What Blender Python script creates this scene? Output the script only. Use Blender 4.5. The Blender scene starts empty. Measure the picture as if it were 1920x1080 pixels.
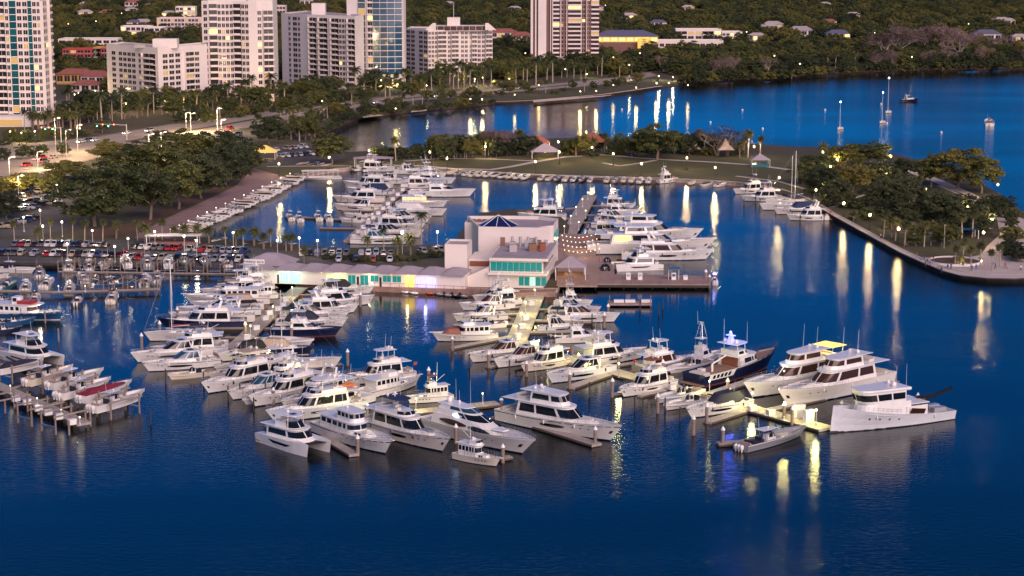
import bpy, math, random
from mathutils import Vector, Matrix
R = math.radians
rng = random.Random(7)
sc = bpy.context.scene
col = sc.collection
# ---------------------------------------------------------------- camera
CAM_H, PITCH, FOC = 97.0, R(10.37), 70.0
cd = bpy.data.cameras.new('camera'); cd.lens = FOC; cd.sensor_width = 36; cd.clip_end = 20000; cd.clip_start = 1
cam = bpy.data.objects.new('camera', cd); col.objects.link(cam)
cam.location = (0, 0, CAM_H); cam.rotation_euler = (math.pi/2-PITCH, 0, 0)
sc.camera = cam
# ---------------------------------------------------------------- sky, afterglow, exposure
SUN_AZ, SUN_EL = R(155), R(6.0)
w = bpy.data.worlds.new('World'); sc.world = w; w.use_nodes = True
nt = w.node_tree; bg = nt.nodes['Background']
sky = nt.nodes.new('ShaderNodeTexSky'); sky.sky_type = 'NISHITA'; sky.sun_disc = False
sky.sun_elevation = SUN_EL; sky.sun_rotation = SUN_AZ; sky.air_density = .7; sky.dust_density = 0.0; sky.ozone_density = 10.0
hs = nt.nodes.new('ShaderNodeHueSaturation'); hs.inputs['Saturation'].default_value = .99; hs.inputs['Hue'].default_value = .484
nt.links.new(sky.outputs[0], hs.inputs['Color']); nt.links.new(hs.outputs[0], bg.inputs['Color'])
bg.inputs['Strength'].default_value = 0.052
sl = bpy.data.lights.new('afterglow', 'SUN'); sl.energy = 1.5; sl.angle = R(60); sl.color = (1.0, 0.74, 0.64)
so = bpy.data.objects.new('afterglow', sl); col.objects.link(so)
_e = R(30); so.rotation_euler = Vector((math.sin(SUN_AZ)*math.cos(_e), math.cos(SUN_AZ)*math.cos(_e), math.sin(_e))).to_track_quat('Z', 'Y').to_euler()
sc.view_settings.view_transform = 'Standard'; sc.view_settings.look = 'None'; sc.view_settings.gamma = 1
sc.view_settings.exposure = 1.5
sc.cycles.use_denoising = True
sc.cycles.max_bounces = 5; sc.cycles.diffuse_bounces = 2; sc.cycles.glossy_bounces = 3; sc.cycles.transmission_bounces = 2
sc.cycles.transparent_max_bounces = 8; sc.cycles.sample_clamp_indirect = 6; sc.cycles.caustics_reflective = False; sc.cycles.caustics_refractive = False
sc.cycles.use_light_tree = True
# ---------------------------------------------------------------- picture point on a level plane -> place
_F = FOC/36*1920
def G(u, v, z=0.0):
    a, b = u-960, 540-v
    dy = math.cos(PITCH)*_F+math.sin(PITCH)*b; dz = -math.sin(PITCH)*_F+math.cos(PITCH)*b
    t = (z-CAM_H)/dz
    return Vector((a*t, dy*t, z))
def scale_at(p): return _F/(math.cos(PITCH)*p.y+math.sin(PITCH)*CAM_H)   # photo pixels per metre
# ---------------------------------------------------------------- materials
MATS = {}
def M(name, c=(.8, .8, .8), rough=.5, metal=0., emit=None, es=0., var=0., vs=.6, c2=None, bump=0., bs=8., rnd=0., spec=None, coat=0., alpha=1.):
    if name in MATS: return MATS[name]
    m = bpy.data.materials.new(name); m.use_nodes = True; t = m.node_tree; b = t.nodes['Principled BSDF']; n, l = t.nodes, t.links
    b.inputs['Base Color'].default_value = (*c, 1); b.inputs['Roughness'].default_value = rough; b.inputs['Metallic'].default_value = metal
    if spec is not None: b.inputs['Specular IOR Level'].default_value = spec
    if coat: b.inputs['Coat Weight'].default_value = coat; b.inputs['Coat Roughness'].default_value = .08
    if alpha < 1: b.inputs['Alpha'].default_value = alpha
    out = None
    if var or c2:
        tc = n.new('ShaderNodeTexCoord'); nz = n.new('ShaderNodeTexNoise'); nz.inputs['Scale'].default_value = vs; nz.inputs['Detail'].default_value = 5; nz.inputs['Roughness'].default_value = .65
        l.new(tc.outputs['Object'], nz.inputs['Vector'])
        rp = n.new('ShaderNodeValToRGB'); rp.color_ramp.elements[0].position = .32; rp.color_ramp.elements[1].position = .68
        a = tuple(x*(1-var) for x in c); d = c2 if c2 else tuple(min(1, x*(1+var*.6)) for x in c)
        rp.color_ramp.elements[0].color = (*a, 1); rp.color_ramp.elements[1].color = (*d, 1)
        l.new(nz.outputs['Fac'], rp.inputs['Fac']); out = rp.outputs[0]; l.new(out, b.inputs['Base Color'])
    if rnd:
        oi = n.new('ShaderNodeObjectInfo'); h = n.new('ShaderNodeHueSaturation'); mr = n.new('ShaderNodeMapRange')
        mr.inputs['To Min'].default_value = 1-rnd; mr.inputs['To Max'].default_value = 1+rnd; l.new(oi.outputs['Random'], mr.inputs['Value']); l.new(mr.outputs[0], h.inputs['Value'])
        m2 = n.new('ShaderNodeMapRange'); m2.inputs['To Min'].default_value = .5+rnd*.05; m2.inputs['To Max'].default_value = .5-rnd*.06; l.new(oi.outputs['Random'], m2.inputs['Value']); l.new(m2.outputs[0], h.inputs['Hue'])
        if out: l.new(out, h.inputs['Color'])
        else: h.inputs['Color'].default_value = (*c, 1)
        l.new(h.outputs[0], b.inputs['Base Color'])
    if bump:
        nb = n.new('ShaderNodeTexNoise'); nb.inputs['Scale'].default_value = bs; nb.inputs['Detail'].default_value = 4
        tc2 = n.new('ShaderNodeTexCoord'); l.new(tc2.outputs['Object'], nb.inputs['Vector'])
        bp = n.new('ShaderNodeBump'); bp.inputs['Strength'].default_value = bump; bp.inputs['Distance'].default_value = .1; l.new(nb.outputs['Fac'], bp.inputs['Height']); l.new(bp.outputs[0], b.inputs['Normal'])
    if emit: b.inputs['Emission Color'].default_value = (*emit, 1); b.inputs['Emission Strength'].default_value = es
    MATS[name] = m; return m
def planks(name, c, c2, ang=0., width=.16, rough=.75):
    """boards: narrow stripes of uneven tone along x, rotated by ang"""
    m = bpy.data.materials.new(name); m.use_nodes = True; t = m.node_tree; b = t.nodes['Principled BSDF']; n, l = t.nodes, t.links
    tc = n.new('ShaderNodeTexCoord'); mp = n.new('ShaderNodeMapping'); mp.inputs['Rotation'].default_value = (0, 0, ang); mp.inputs['Scale'].default_value = (1/width, .12, 1)
    nz = n.new('ShaderNodeTexNoise'); nz.inputs['Scale'].default_value = 1.; nz.inputs['Detail'].default_value = 3
    l.new(tc.outputs['Object'], mp.inputs['Vector']); l.new(mp.outputs[0], nz.inputs['Vector'])
    n2 = n.new('ShaderNodeTexNoise'); n2.inputs['Scale'].default_value = .35; n2.inputs['Detail'].default_value = 4; l.new(tc.outputs['Object'], n2.inputs['Vector'])
    ad = n.new('ShaderNodeMath'); ad.operation = 'ADD'; l.new(nz.outputs['Fac'], ad.inputs[0]); l.new(n2.outputs['Fac'], ad.inputs[1])
    rp = n.new('ShaderNodeValToRGB'); rp.color_ramp.elements[0].position = .7/2; rp.color_ramp.elements[1].position = 1.3/2; rp.color_ramp.elements[0].color = (*c, 1); rp.color_ramp.elements[1].color = (*c2, 1)
    hf = n.new('ShaderNodeMath'); hf.operation = 'MULTIPLY'; hf.inputs[1].default_value = .5; l.new(ad.outputs[0], hf.inputs[0]); l.new(hf.outputs[0], rp.inputs['Fac'])
    l.new(rp.outputs[0], b.inputs['Base Color']); b.inputs['Roughness'].default_value = rough
    MATS[name] = m; return m
# ---------------------------------------------------------------- mesh collecting
class MB:
    def __init__(s): s.v = []; s.f = []; s.mi = []; s.cur = 0
    def add(s, vs, fs):
        o = len(s.v); s.v.extend([tuple(p) for p in vs]); s.f.extend([tuple(i+o for i in f) for f in fs]); s.mi.extend([s.cur]*len(fs)); return s
    def box(s, x0, x1, y0, y1, z0, z1):
        return s.add([(x0, y0, z0), (x1, y0, z0), (x1, y1, z0), (x0, y1, z0), (x0, y0, z1), (x1, y0, z1), (x1, y1, z1), (x0, y1, z1)],
                     [(3, 2, 1, 0), (4, 5, 6, 7), (0, 1, 5, 4), (1, 2, 6, 5), (2, 3, 7, 6), (3, 0, 4, 7)])
    def cbox(s, cx, cy, z0, lx, ly, lz, a=0.):
        c, n = math.cos(a), math.sin(a); vs = []
        for z in (z0, z0+lz):
            for X, Y in ((-lx/2, -ly/2), (lx/2, -ly/2), (lx/2, ly/2), (-lx/2, ly/2)): vs.append((cx+X*c-Y*n, cy+X*n+Y*c, z))
        return s.add(vs, [(3, 2, 1, 0), (4, 5, 6, 7), (0, 1, 5, 4), (1, 2, 6, 5), (2, 3, 7, 6), (3, 0, 4, 7)])
    def loft(s, rings, cap=True, closed=True):
        n = len(rings[0]); vs = [p for r in rings for p in r]; fs = []
        for i in range(len(rings)-1):
            for j in range(n if closed else n-1):
                k = (j+1) % n; fs.append((i*n+j, i*n+k, (i+1)*n+k, (i+1)*n+j))
        if cap: fs.append(tuple(range(n))[::-1]); fs.append(tuple((len(rings)-1)*n+j for j in range(n)))
        return s.add(vs, fs)
    def prism(s, poly, z0, z1):
        return s.loft([[(p[0], p[1], z0) for p in poly], [(p[0], p[1], z1) for p in poly]])
    def tube(s, pts, r, n=5, r1=None):
        pts = [Vector(p) for p in pts]; rings = []
        for i, p in enumerate(pts):
            d = (pts[min(i+1, len(pts)-1)]-pts[max(i-1, 0)]).normalized()
            a = Vector((0, 0, 1)) if abs(d.z) < .9 else Vector((1, 0, 0)); e1 = d.cross(a).normalized(); e2 = d.cross(e1)
            rr = r if r1 is None else r+(r1-r)*i/(len(pts)-1)
            rings.append([p+e1*(rr*math.cos(2*math.pi*j/n))+e2*(rr*math.sin(2*math.pi*j/n)) for j in range(n)])
        return s.loft(rings)
    def lathe(s, prof, n=10, c=(0, 0, 0)):
        rings = [[(c[0]+max(r, .002)*math.cos(2*math.pi*j/n), c[1]+max(r, .002)*math.sin(2*math.pi*j/n), c[2]+z) for j in range(n)] for r, z in prof]
        return s.loft(rings)
    def sphere(s, c, r, n=8, m=5, sz=1.):
        return s.lathe([(r*math.sin(math.pi*i/m), -r*sz*math.cos(math.pi*i/m)) for i in range(m+1)], n, c)
    def grid(s, rows):
        return s.loft(rows, cap=False, closed=False)
    def mesh(s, name, mats, smooth=False):
        me = bpy.data.meshes.new(name); me.from_pydata(s.v, [], s.f)
        for m in (mats if isinstance(mats, (list, tuple)) else [mats]): me.materials.append(MATS[m] if isinstance(m, str) else m)
        if any(s.mi): me.polygons.foreach_set('material_index', s.mi)
        if smooth: me.polygons.foreach_set('use_smooth', [True]*len(me.polygons))
        me.update(); return me
    def build(s, name, mats, parent=None, loc=None, rz=0., smooth=False):
        return put(name, s.mesh(name, mats, smooth), parent, loc, rz)
def put(name, me, parent=None, loc=None, rz=0., sc_=None):
    o = bpy.data.objects.new(name, me); col.objects.link(o)
    if parent: o.parent = parent
    if loc is not None: o.location = loc
    if rz: o.rotation_euler = (0, 0, rz)
    if sc_ is not None: o.scale = sc_ if isinstance(sc_, (tuple, list)) else (sc_,)*3
    return o
def tag(o, label, cat, group=None, kind=None):
    if label: o['label'] = label
    if cat: o['category'] = cat
    if group: o['group'] = group
    if kind: o['kind'] = kind
    return o
def thing(name, label, cat, loc=(0, 0, 0), rz=0., group=None):
    return tag(put(name, None, None, loc, rz), label, cat, group)
def structure(name, mb, mat, label=None): return tag(mb.build(name, mat), label, None, None, 'structure')
def copy_tree(o, parent=None):
    c = o.copy(); col.objects.link(c); c.parent = parent
    for k in list(o.children): copy_tree(k, c)
    return c
ORD = ['first', 'second', 'third', 'fourth', 'fifth', 'sixth', 'seventh', 'eighth', 'ninth', 'tenth', 'eleventh', 'twelfth', 'thirteenth', 'fourteenth', 'fifteenth', 'sixteenth', 'seventeenth', 'eighteenth', 'nineteenth', 'twentieth']
def nth(i):
    if i < 20: return ORD[i]
    t, u = divmod(i+1, 10); T = {2: 'twent', 3: 'thirt', 4: 'fort', 5: 'fift', 6: 'sixt', 7: 'sevent', 8: 'eight', 9: 'ninet'}[t]
    return T+'ieth' if u == 0 else T+'y-'+ORD[u-1]
LIGHTS = []
def lamp_light(parent, loc, power, color, radius=.25):
    l = bpy.data.lights.new('lamp_glow', 'POINT'); l.energy = power; l.color = color; l.shadow_soft_size = radius
    o = bpy.data.objects.new('lamp_glow', l); col.objects.link(o); o.parent = parent; o.location = loc; LIGHTS.append(o); return o
# common paints
M('white', (.80, .79, .78), .28, var=.09, coat=.3); M('white_b', (.76, .74, .71), .33, var=.06, coat=.2); M('cream', (.74, .67, .56), .35, var=.05); M('silver', (.45, .46, .48), .3, .3)
M('navy', (.012, .018, .06), .18, coat=.5); M('ice', (.66, .69, .74), .28, var=.07, coat=.3); M('pearl', (.79, .72, .67), .3, var=.07, coat=.3); M('black', (.012, .012, .014), .35); M('blue_hull', (.02, .09, .22), .25, coat=.3); M('grey_hull', (.23, .24, .27), .3, coat=.3); M('seafoam', (.42, .52, .38), .35); M('teal_hull', (.03, .16, .2), .3)
M('red', (.33, .02, .025), .4); M('antifoul', (.16, .03, .025), .7); M('antifoul_blue', (.02, .05, .13), .7)
M('glass', (.008, .010, .014), .06, spec=.7); M('glass_brown', (.05, .022, .016), .1); M('glass_warm', (.2, .11, .04), .2, emit=(1., .55, .16), es=.9); M('glass_blue', (.02, .07, .13), .07, spec=.7)
M('teak', (.24, .14, .09), .65, c2=(.33, .21, .14), vs=2.); M('grey_deck', (.42, .42, .44), .6, var=.1); M('nonskid', (.66, .66, .68), .6, var=.06)
M('chrome', (.75, .75, .77), .22, .9); M('canvas_blue', (.012, .03, .10), .8, var=.2, vs=2.); M('canvas_navy', (.018, .02, .045), .8, var=.2, vs=2.); M('canvas_black', (.018, .018, .02), .8); M('canvas_brown', (.28, .09, .055), .8, var=.2, vs=2.)
M('canvas_red', (.22, .015, .04), .75, var=.2, vs=2.); M('canvas_tan', (.45, .34, .27), .8, var=.12, vs=2.); M('canvas_white', (.7, .68, .68), .8, var=.06); M('cushion', (.62, .58, .54), .7); M('rubber', (.03, .03, .032), .7); M('orange', (.5, .14, .03), .5)
M('wood_grey', (.20, .165, .15), .85, c2=(.31, .27, .25), vs=3.); M('wood_brown', (.17, .09, .06), .85, c2=(.27, .16, .115), vs=3.); M('concrete', (.42, .39, .36), .85, var=.18, vs=1.2); M('pile', (.30, .235, .20), .85, c2=(.19, .14, .12), vs=1.5); M('pile_cap', (.82, .82, .82), .5); M('pile_dark', (.05, .042, .04), .9)
# ================================================================ SETTING
LZ = 1.3
def px(pts, z=0.): return [G(u, v, z) for u, v in pts]
# water: one sheet, ripples in the material
wm = bpy.data.materials.new('water'); wm.use_nodes = True; t = wm.node_tree; n, l = t.nodes, t.links; b = n['Principled BSDF']
b.inputs['Base Color'].default_value = (.0003, .003, .005, 1); b.inputs['Roughness'].default_value = .07; b.inputs['IOR'].default_value = 1.333
tc = n.new('ShaderNodeTexCoord'); mp = n.new('ShaderNodeMapping'); mp.inputs['Scale'].default_value = (.55, 1.1, 1); mp.inputs['Rotation'].default_value = (0, 0, R(14)); l.new(tc.outputs['Object'], mp.inputs['Vector'])
n1 = n.new('ShaderNodeTexNoise'); n1.inputs['Scale'].default_value = 1.1; n1.inputs['Detail'].default_value = 5; n1.inputs['Roughness'].default_value = .6; l.new(mp.outputs[0], n1.inputs['Vector'])
n2 = n.new('ShaderNodeTexNoise'); n2.inputs['Scale'].default_value = .009; n2.inputs['Detail'].default_value = 3; mp2 = n.new('ShaderNodeMapping'); mp2.inputs['Scale'].default_value = (.45, 1.7, 1); mp2.inputs['Rotation'].default_value = (0, 0, R(-12)); l.new(tc.outputs['Object'], mp2.inputs['Vector']); l.new(mp2.outputs[0], n2.inputs['Vector'])
m3 = n.new('ShaderNodeMapRange'); m3.inputs['From Min'].default_value = .35; m3.inputs['From Max'].default_value = .65; m3.inputs['To Min'].default_value = .04; m3.inputs['To Max'].default_value = .11; l.new(n2.outputs['Fac'], m3.inputs['Value']); l.new(m3.outputs[0], b.inputs['Roughness'])
mr = n.new('ShaderNodeMapRange'); mr.inputs['From Min'].default_value = .35; mr.inputs['From Max'].default_value = .65; mr.inputs['To Min'].default_value = .16; mr.inputs['To Max'].default_value = .55; l.new(n2.outputs['Fac'], mr.inputs['Value'])
bp = n.new('ShaderNodeBump'); bp.inputs['Distance'].default_value = .2; l.new(mr.outputs[0], bp.inputs['Strength']); l.new(n1.outputs['Fac'], bp.inputs['Height']); l.new(bp.outputs[0], b.inputs['Normal'])
MATS['water'] = wm
structure('water', MB().grid([[(-6000, -400, 0), (6000, -400, 0)], [(-6000, 12000, 0), (6000, 12000, 0)]]), 'water')
# ground materials
M('earth', (.045, .046, .02), .95, c2=(.08, .06, .038), vs=.04); M('lawn', (.05, .062, .018), .95, c2=(.085, .072, .034), vs=.05, bump=.4, bs=2.); M('seawall', (.50, .38, .33), .9, var=.3, vs=.5); M('shore_bank', (.07, .05, .035), .95, var=.4, vs=.3)
M('asphalt', (.075, .07, .075), .9, var=.25, vs=.15); M('road_grey', (.30, .25, .225), .9, var=.15, vs=.08); M('walk', (.50, .43, .41), .9, var=.12, vs=.3); M('brick_walk', (.25, .165, .165), .9, var=.22, vs=.35); M('mulch', (.10, .05, .035), .95, var=.3, vs=.3); M('paint', (.75, .74, .7), .7); M('sand', (.60, .48, .42), .95, var=.1, vs=.2); M('kerb', (.45, .42, .4), .9)
shore = [(2300, 120), (1920, 128), (1800, 131), (1700, 133), (1600, 136), (1500, 143), (1440, 150), (1380, 151), (1320, 153), (1285, 158), (1240, 164), (1180, 173), (1130, 180), (1060, 186), (1000, 191), (930, 195), (880, 200), (830, 205), (770, 211), (720, 217), (680, 222), (650, 232), (620, 246), (590, 262), (580, 280), (620, 291),
 (690, 289), (760, 284), (850, 277), (950, 269), (1050, 264), (1150, 264), (1250, 267), (1350, 272), (1440, 277), (1500, 281), (1560, 281), (1640, 285), (1700, 300), (1760, 318), (1810, 338), (1850, 356), (1885, 376), (1908, 398), (1960, 425), (2050, 470), (2000, 512),
 (1960, 521), (1900, 524), (1850, 523), (1800, 518), (1770, 510), (1730, 494), (1690, 476), (1640, 449), (1600, 427), (1560, 405), (1545, 395), (1510, 377), (1470, 363), (1420, 353), (1380, 348), (1320, 344), (1250, 341), (1150, 338), (1050, 335), (980, 332), (900, 327), (840, 323), (780, 320), (720, 318), (660, 320), (620, 324), (570, 332), (545, 343), (500, 366), (450, 390), (400, 412), (350, 435), (325, 448),
 (400, 453), (480, 459), (560, 467), (640, 473), (720, 471), (800, 467), (850, 463), (870, 432), (900, 407), (960, 399), (1040, 402), (1068, 430), (1062, 460), (1056, 500), (1050, 541), (1045, 549), (960, 552), (850, 546), (700, 539), (560, 531), (470, 528), (452, 509), (300, 504), (115, 498), (60, 497), (-60, 495), (-400, 485)]
sp = px(shore)
land = [(-1200, 700, 0), (-6000, 1500, 0), (-6000, 11500, 0), (6000, 11500, 0), (6000, 1600, 0)]+[tuple(p) for p in sp]
def wall_and_top(name, poly, z0, z1, mats):
    mb = MB(); k = len(poly); mb.add([(p[0], p[1], z0) for p in poly]+[(p[0], p[1], z1) for p in poly], [(i, (i+1) % k, (i+1) % k+k, i+k) for i in range(k)])
    for i in range(5, 52): mb.mi[i] = 2
    mb.cur = 1; mb.add([(p[0], p[1], z1) for p in poly], [tuple(range(k))]); return mb
structure('ground', wall_and_top('ground', land, -2, LZ, None), ['seawall', 'earth', 'shore_bank'])
_lz = [0]
def sheet(name, pts, mat, dz=None, world=False):
    z = LZ+(dz if dz is not None else .04); mb = MB(); P = pts if world else px(pts, z)
    mb.add([(p[0], p[1], z) for p in P], [tuple(range(len(P)))]); return structure(name, mb, mat)
def band(name, pts, wid, mat, dz=.06, world=False):
    """a path of even width along a line of points"""
    z = LZ+dz; P = [Vector((p[0], p[1], z)) for p in (pts if world else px(pts, z))]; a, c = [], []
    for i, p in enumerate(P):
        d = (P[min(i+1, len(P)-1)]-P[max(0, i-1)]); d.z = 0; d.normalize(); s = Vector((-d.y, d.x, 0))*wid/2; a.append(p+s); c.append(p-s)
    return structure(name, MB().grid([a, c]), mat)
def resample(P, step):
    out = [P[0]]; acc = 0
    for i in range(len(P)-1):
        L = (P[i+1]-P[i]).length; d = step-acc
        while d <= L: out.append(P[i]+(P[i+1]-P[i])*(d/L)); d += step
        acc = (acc+L) % step if True else 0
        acc = L-(d-step)
    return out
# park lawn
sheet('lawn', [(640, 303), (760, 296), (850, 289), (950, 283), (1060, 278), (1200, 280), (1330, 284), (1440, 290), (1560, 294), (1640, 300), (1700, 315), (1760, 335), (1800, 355), (1830, 380), (1840, 420), (1835, 455), (1820, 470), (1760, 478), (1720, 470), (1680, 452), (1640, 432), (1600, 412), (1560, 388), (1510, 362), (1440, 345), (1380, 338), (1250, 331), (1050, 325), (900, 318), (780, 311), (700, 311)], 'lawn')
sheet('lawn.001', [(470, 309), (560, 306), (640, 309), (690, 312), (620, 317), (560, 327), (535, 332), (480, 314)], 'lawn')
sheet('lawn.002', [(620, 212), (700, 203), (800, 194), (950, 182), (1080, 170), (1180, 160), (1270, 150), (1278, 153), (1180, 168), (1060, 181), (930, 190), (770, 206), (690, 216)], 'lawn')
sheet('planting_bed', [(150, 432), (250, 418), (300, 395), (380, 360), (450, 325), (478, 312), (482, 318), (440, 345), (380, 372), (310, 405), (270, 425), (250, 438), (170, 446)], 'mulch')
# roads and car parks
near = [(-60, 352), (60, 326), (150, 303), (240, 284), (330, 265), (420, 247), (520, 227), (620, 208), (700, 197), (800, 186), (950, 174), (1080, 163), (1180, 152), (1232, 141)]
far = [(-60, 292), (60, 278), (150, 262), (240, 247), (340, 230), (430, 218), (520, 205), (600, 195), (680, 186), (800, 175), (950, 165), (1080, 153), (1180, 143), (1218, 135)]
sheet('road', near+far[::-1], 'road_grey', .05)
sheet('cross_road', [(-80, 262), (60, 268), (180, 256), (230, 270), (60, 330), (-80, 345)], 'road_grey', .03)
mid_ = [((a[0]+c[0])/2, (a[1]+c[1])/2) for a, c in zip(near, far)]
band('median_strip', mid_[3:12], 3.5, 'lawn', .16)
for k, q in enumerate((.25, .75)):
    ln = resample(px([(a[0]+(c[0]-a[0])*q, a[1]+(c[1]-a[1])*q) for a, c in zip(near, far)], LZ+.1), 6)
    mb = MB()
    for i in range(0, len(ln)-1, 2):
        d = (ln[i+1]-ln[i]).normalized(); s = Vector((-d.y, d.x, 0))*.16; e = ln[i]+d*3; mb.add([ln[i]+s, e+s, e-s, ln[i]-s], [(0, 1, 2, 3)])
    structure('lane_marking', mb, 'paint')
band('road_edge_kerb', [(a[0], a[1]+1) for a in near], .5, 'kerb', .14); band('road_edge_kerb.001', [(a[0], a[1]-1) for a in far], .5, 'kerb', .14)
sheet('car_park', [(-80, 446), (-80, 362), (70, 338), (150, 322), (250, 296), (300, 303), (240, 350), (190, 395), (150, 428), (60, 442)], 'asphalt', .05)
sheet('car_park.001', [(-80, 452), (60, 448), (180, 449), (310, 452), (400, 458), (560, 472), (640, 479), (840, 474), (838, 492), (700, 496), (470, 498), (448, 503), (300, 499), (115, 494), (-80, 492)], 'asphalt', .05)
sheet('car_park.002', [(440, 300), (500, 275), (570, 266), (640, 282), (650, 296), (610, 304), (500, 308)], 'asphalt', .05)
sheet('car_park.003', [(380, 262), (470, 244), (520, 236), (540, 246), (460, 262), (390, 276)], 'asphalt', .055)
# footpaths
sheet('promenade', [(476, 315), (540, 333), (553, 336), (500, 362), (450, 386), (400, 408), (345, 434), (318, 447), (252, 447), (262, 437), (310, 410), (380, 378), (440, 350)], 'brick_walk', .07)
sheet('promenade.001', [(1532, 386), (1560, 398), (1600, 419), (1640, 441), (1690, 467), (1730, 483), (1770, 482), (1800, 485), (1840, 478), (1850, 462), (1875, 440), (1870, 415), (1850, 395), (1862, 385), (1900, 402), (1960, 428), (2040, 470), (1995, 510), (1960, 519), (1900, 522), (1850, 521), (1800, 516), (1770, 508), (1730, 492), (1690, 474), (1640, 447), (1600, 425), (1560, 403), (1545, 394)], 'walk', .08)
for pts, wd in (([(700, 309), (790, 311), (850, 316), (920, 318), (960, 312), (1010, 302), (1060, 294), (1130, 290), (1200, 296), (1260, 300), (1340, 304), (1420, 310), (1480, 318)], 3.2), ([(1130, 305), (1160, 311), (1200, 306), (1230, 300)], 2.2), ([(760, 302), (830, 297), (920, 298), (1010, 302)], 2.4), ([(1560, 388), (1590, 380), (1620, 372)], 2.), ([(1640, 303), (1700, 318), (1760, 340), (1810, 362), (1850, 384), (1868, 400)], 5.), ([(1600, 372), (1680, 350), (1760, 348), (1830, 375)], 2.), ([(1720, 440), (1790, 432), (1860, 428)], 2.), ([(500, 312), (600, 311), (690, 311)], 2.), ([(1380, 330), (1460, 340), (1530, 360), (1580, 385)], 2.)):
    band('footpath', pts, wd, 'walk')
band('footpath', [(930, 191), (1000, 188), (1060, 183), (1130, 177), (1180, 170), (1240, 161)], 2.5, 'sand')
for pts in ([(1000, 192), (1060, 187), (1130, 181), (1150, 178), (1060, 183.5), (1000, 188)], [(670, 222), (720, 216), (700, 213), (676, 217)], [(770, 210.5), (800, 207.5), (800, 205), (772, 207.5)]): sheet('beach', pts, 'sand', .1)
# seawall cap along the basin edges
cap = resample([Vector((p.x, p.y, LZ)) for p in sp[47:78]], 4)
mb = MB(); a_, b_ = [], []
for i, p in enumerate(cap):
    d = (cap[min(i+1, len(cap)-1)]-cap[max(0, i-1)]).normalized(); s = Vector((-d.y, d.x, 0))*.35; a_.append(p+s+Vector((0, 0, .18))); b_.append(p-s+Vector((0, 0, .18)))
mb.grid([[p-Vector((0, 0, .4)) for p in a_], a_, b_, [p-Vector((0, 0, .4)) for p in b_]]); structure('seawall_cap', mb, 'concrete')
# ================================================================ BUILDINGS
M('stucco', (.74, .66, .63), .85, var=.07, vs=.15); M('stucco_pink', (.68, .55, .52), .85, var=.08, vs=.15); M('stucco_brown', (.19, .10, .09), .8, var=.12, vs=.2); M('roof_grey', (.42, .38, .38), .9, var=.15, vs=.2); M('roof_tile', (.30, .105, .085), .85, var=.2, vs=.3); M('roof_blue', (.12, .12, .2), .6, var=.1); M('roof_lilac', (.36, .31, .36), .8, var=.12, vs=.2)
M('stucco_red', (.38, .06, .055), .85, var=.1); M('stucco_ochre', (.5, .27, .07), .85, var=.1); M('gold_glow', (.55, .36, .12), .85, var=.1, emit=(1., .62, .12), es=.22)  # the gold one carries lamp light as emission in its colour
M('pane', (.035, .025, .026), .12, spec=.6, rnd=.35); M('pane_red', (.07, .032, .034), .15, spec=.6, rnd=.35); M('pane_teal', (.01, .085, .095), .12, spec=.6, rnd=.2); M('pane_sky', (.05, .085, .12), .06, spec=.9, rnd=.3); M('pane_lit', (.4, .3, .12), .3, emit=(1., .72, .22), es=.55); M('pane_dim', (.2, .12, .05), .3, emit=(1., .6, .2), es=.2); M('shadow_gap', (.07, .045, .045), .9); M('rail_glass', (.5, .5, .5), .3)
WM = {}
def wmesh(kind, w_, h, lit=0, pm='pane', wall='stucco'):
    k = (kind, round(w_, 2), round(h, 2), lit, pm, wall)
    if k in WM: return WM[k]
    g = {0: pm, 1: 'pane_lit', 2: 'pane_dim'}[lit]; m = MB()
    if kind == 'w':      # window with sill and mullion
        m.box(-w_/2, w_/2, -.05, .0, h*.22, h*.82); m.cur = 1; m.box(-w_/2-.15, w_/2+.15, -.22, .0, h*.16, h*.217); m.box(-.05, .05, -.09, -.051, h*.223, h*.817)
    elif kind == 'g':    # curtain wall panel
        m.box(-w_/2, w_/2, -.06, .0, h*.10, h*.98); m.cur = 1; m.box(-w_/2-.1, w_/2+.1, -.35, .0, -.02, h*.095); m.box(w_/2-.09, w_/2+.09, -.2, -.061, h*.1, h*.975)
    elif kind == 'b':    # balcony: slab, parapet, dark doors
        m.box(-w_/2+.1, w_/2-.1, -.04, .0, .1, h*.86); m.cur = 1; m.box(-w_/2, w_/2, -1.5, .0, -.16, .09); m.box(-w_/2, w_/2, -1.5, -1.38, .092, .85); m.box(-w_/2-.08, -w_/2+.06, -1.48, .0, .093, h-.17); m.box(-.07, .07, -.1, -.041, .11, h*.85)
    elif kind == 'r':    # bare ribbon balcony (no side walls)
        m.box(-w_/2, w_/2, -.04, .0, .1, h*.9); m.cur = 1; m.box(-w_/2, w_/2, -1.2, .0, -.18, .09); m.box(-w_/2, w_/2, -1.2, -1.1, .092, .95)
    WM[k] = m.mesh('window' if kind in 'wg' else 'balcony', [g, wall]); return WM[k]
def facade(root, x0, y0, x1, y1, z0, floors, fh, cols, pm='pane', wall='stucco', lit=.05, skip=None):
    """cols: list of (kind, width share); '.' is blank wall. runs from (x0,y0) to (x1,y1), outside to the right of that direction"""
    d = Vector((x1-x0, y1-y0, 0)); L = d.length; a = math.atan2(d.y, d.x); tot = sum(c[1] for c in cols)
    for f in range(floors):
        x = 0
        for c in cols:
            cw = c[1]/tot*L; k = c[0]
            if k != '.':
                q = rng.random(); li = 1 if q < lit*.35 else (2 if q < lit*.9 else 0); p = c[2] if len(c) > 2 else pm; ww = cw*(.74 if k == 'w' else .98)
                u = (x+cw/2)/L; put('window' if k in 'wg' else 'balcony', wmesh(k, ww, fh, li, p, wall), root, (x0+d.x*u, y0+d.y*u, z0+f*fh), a)
            x += cw
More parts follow.
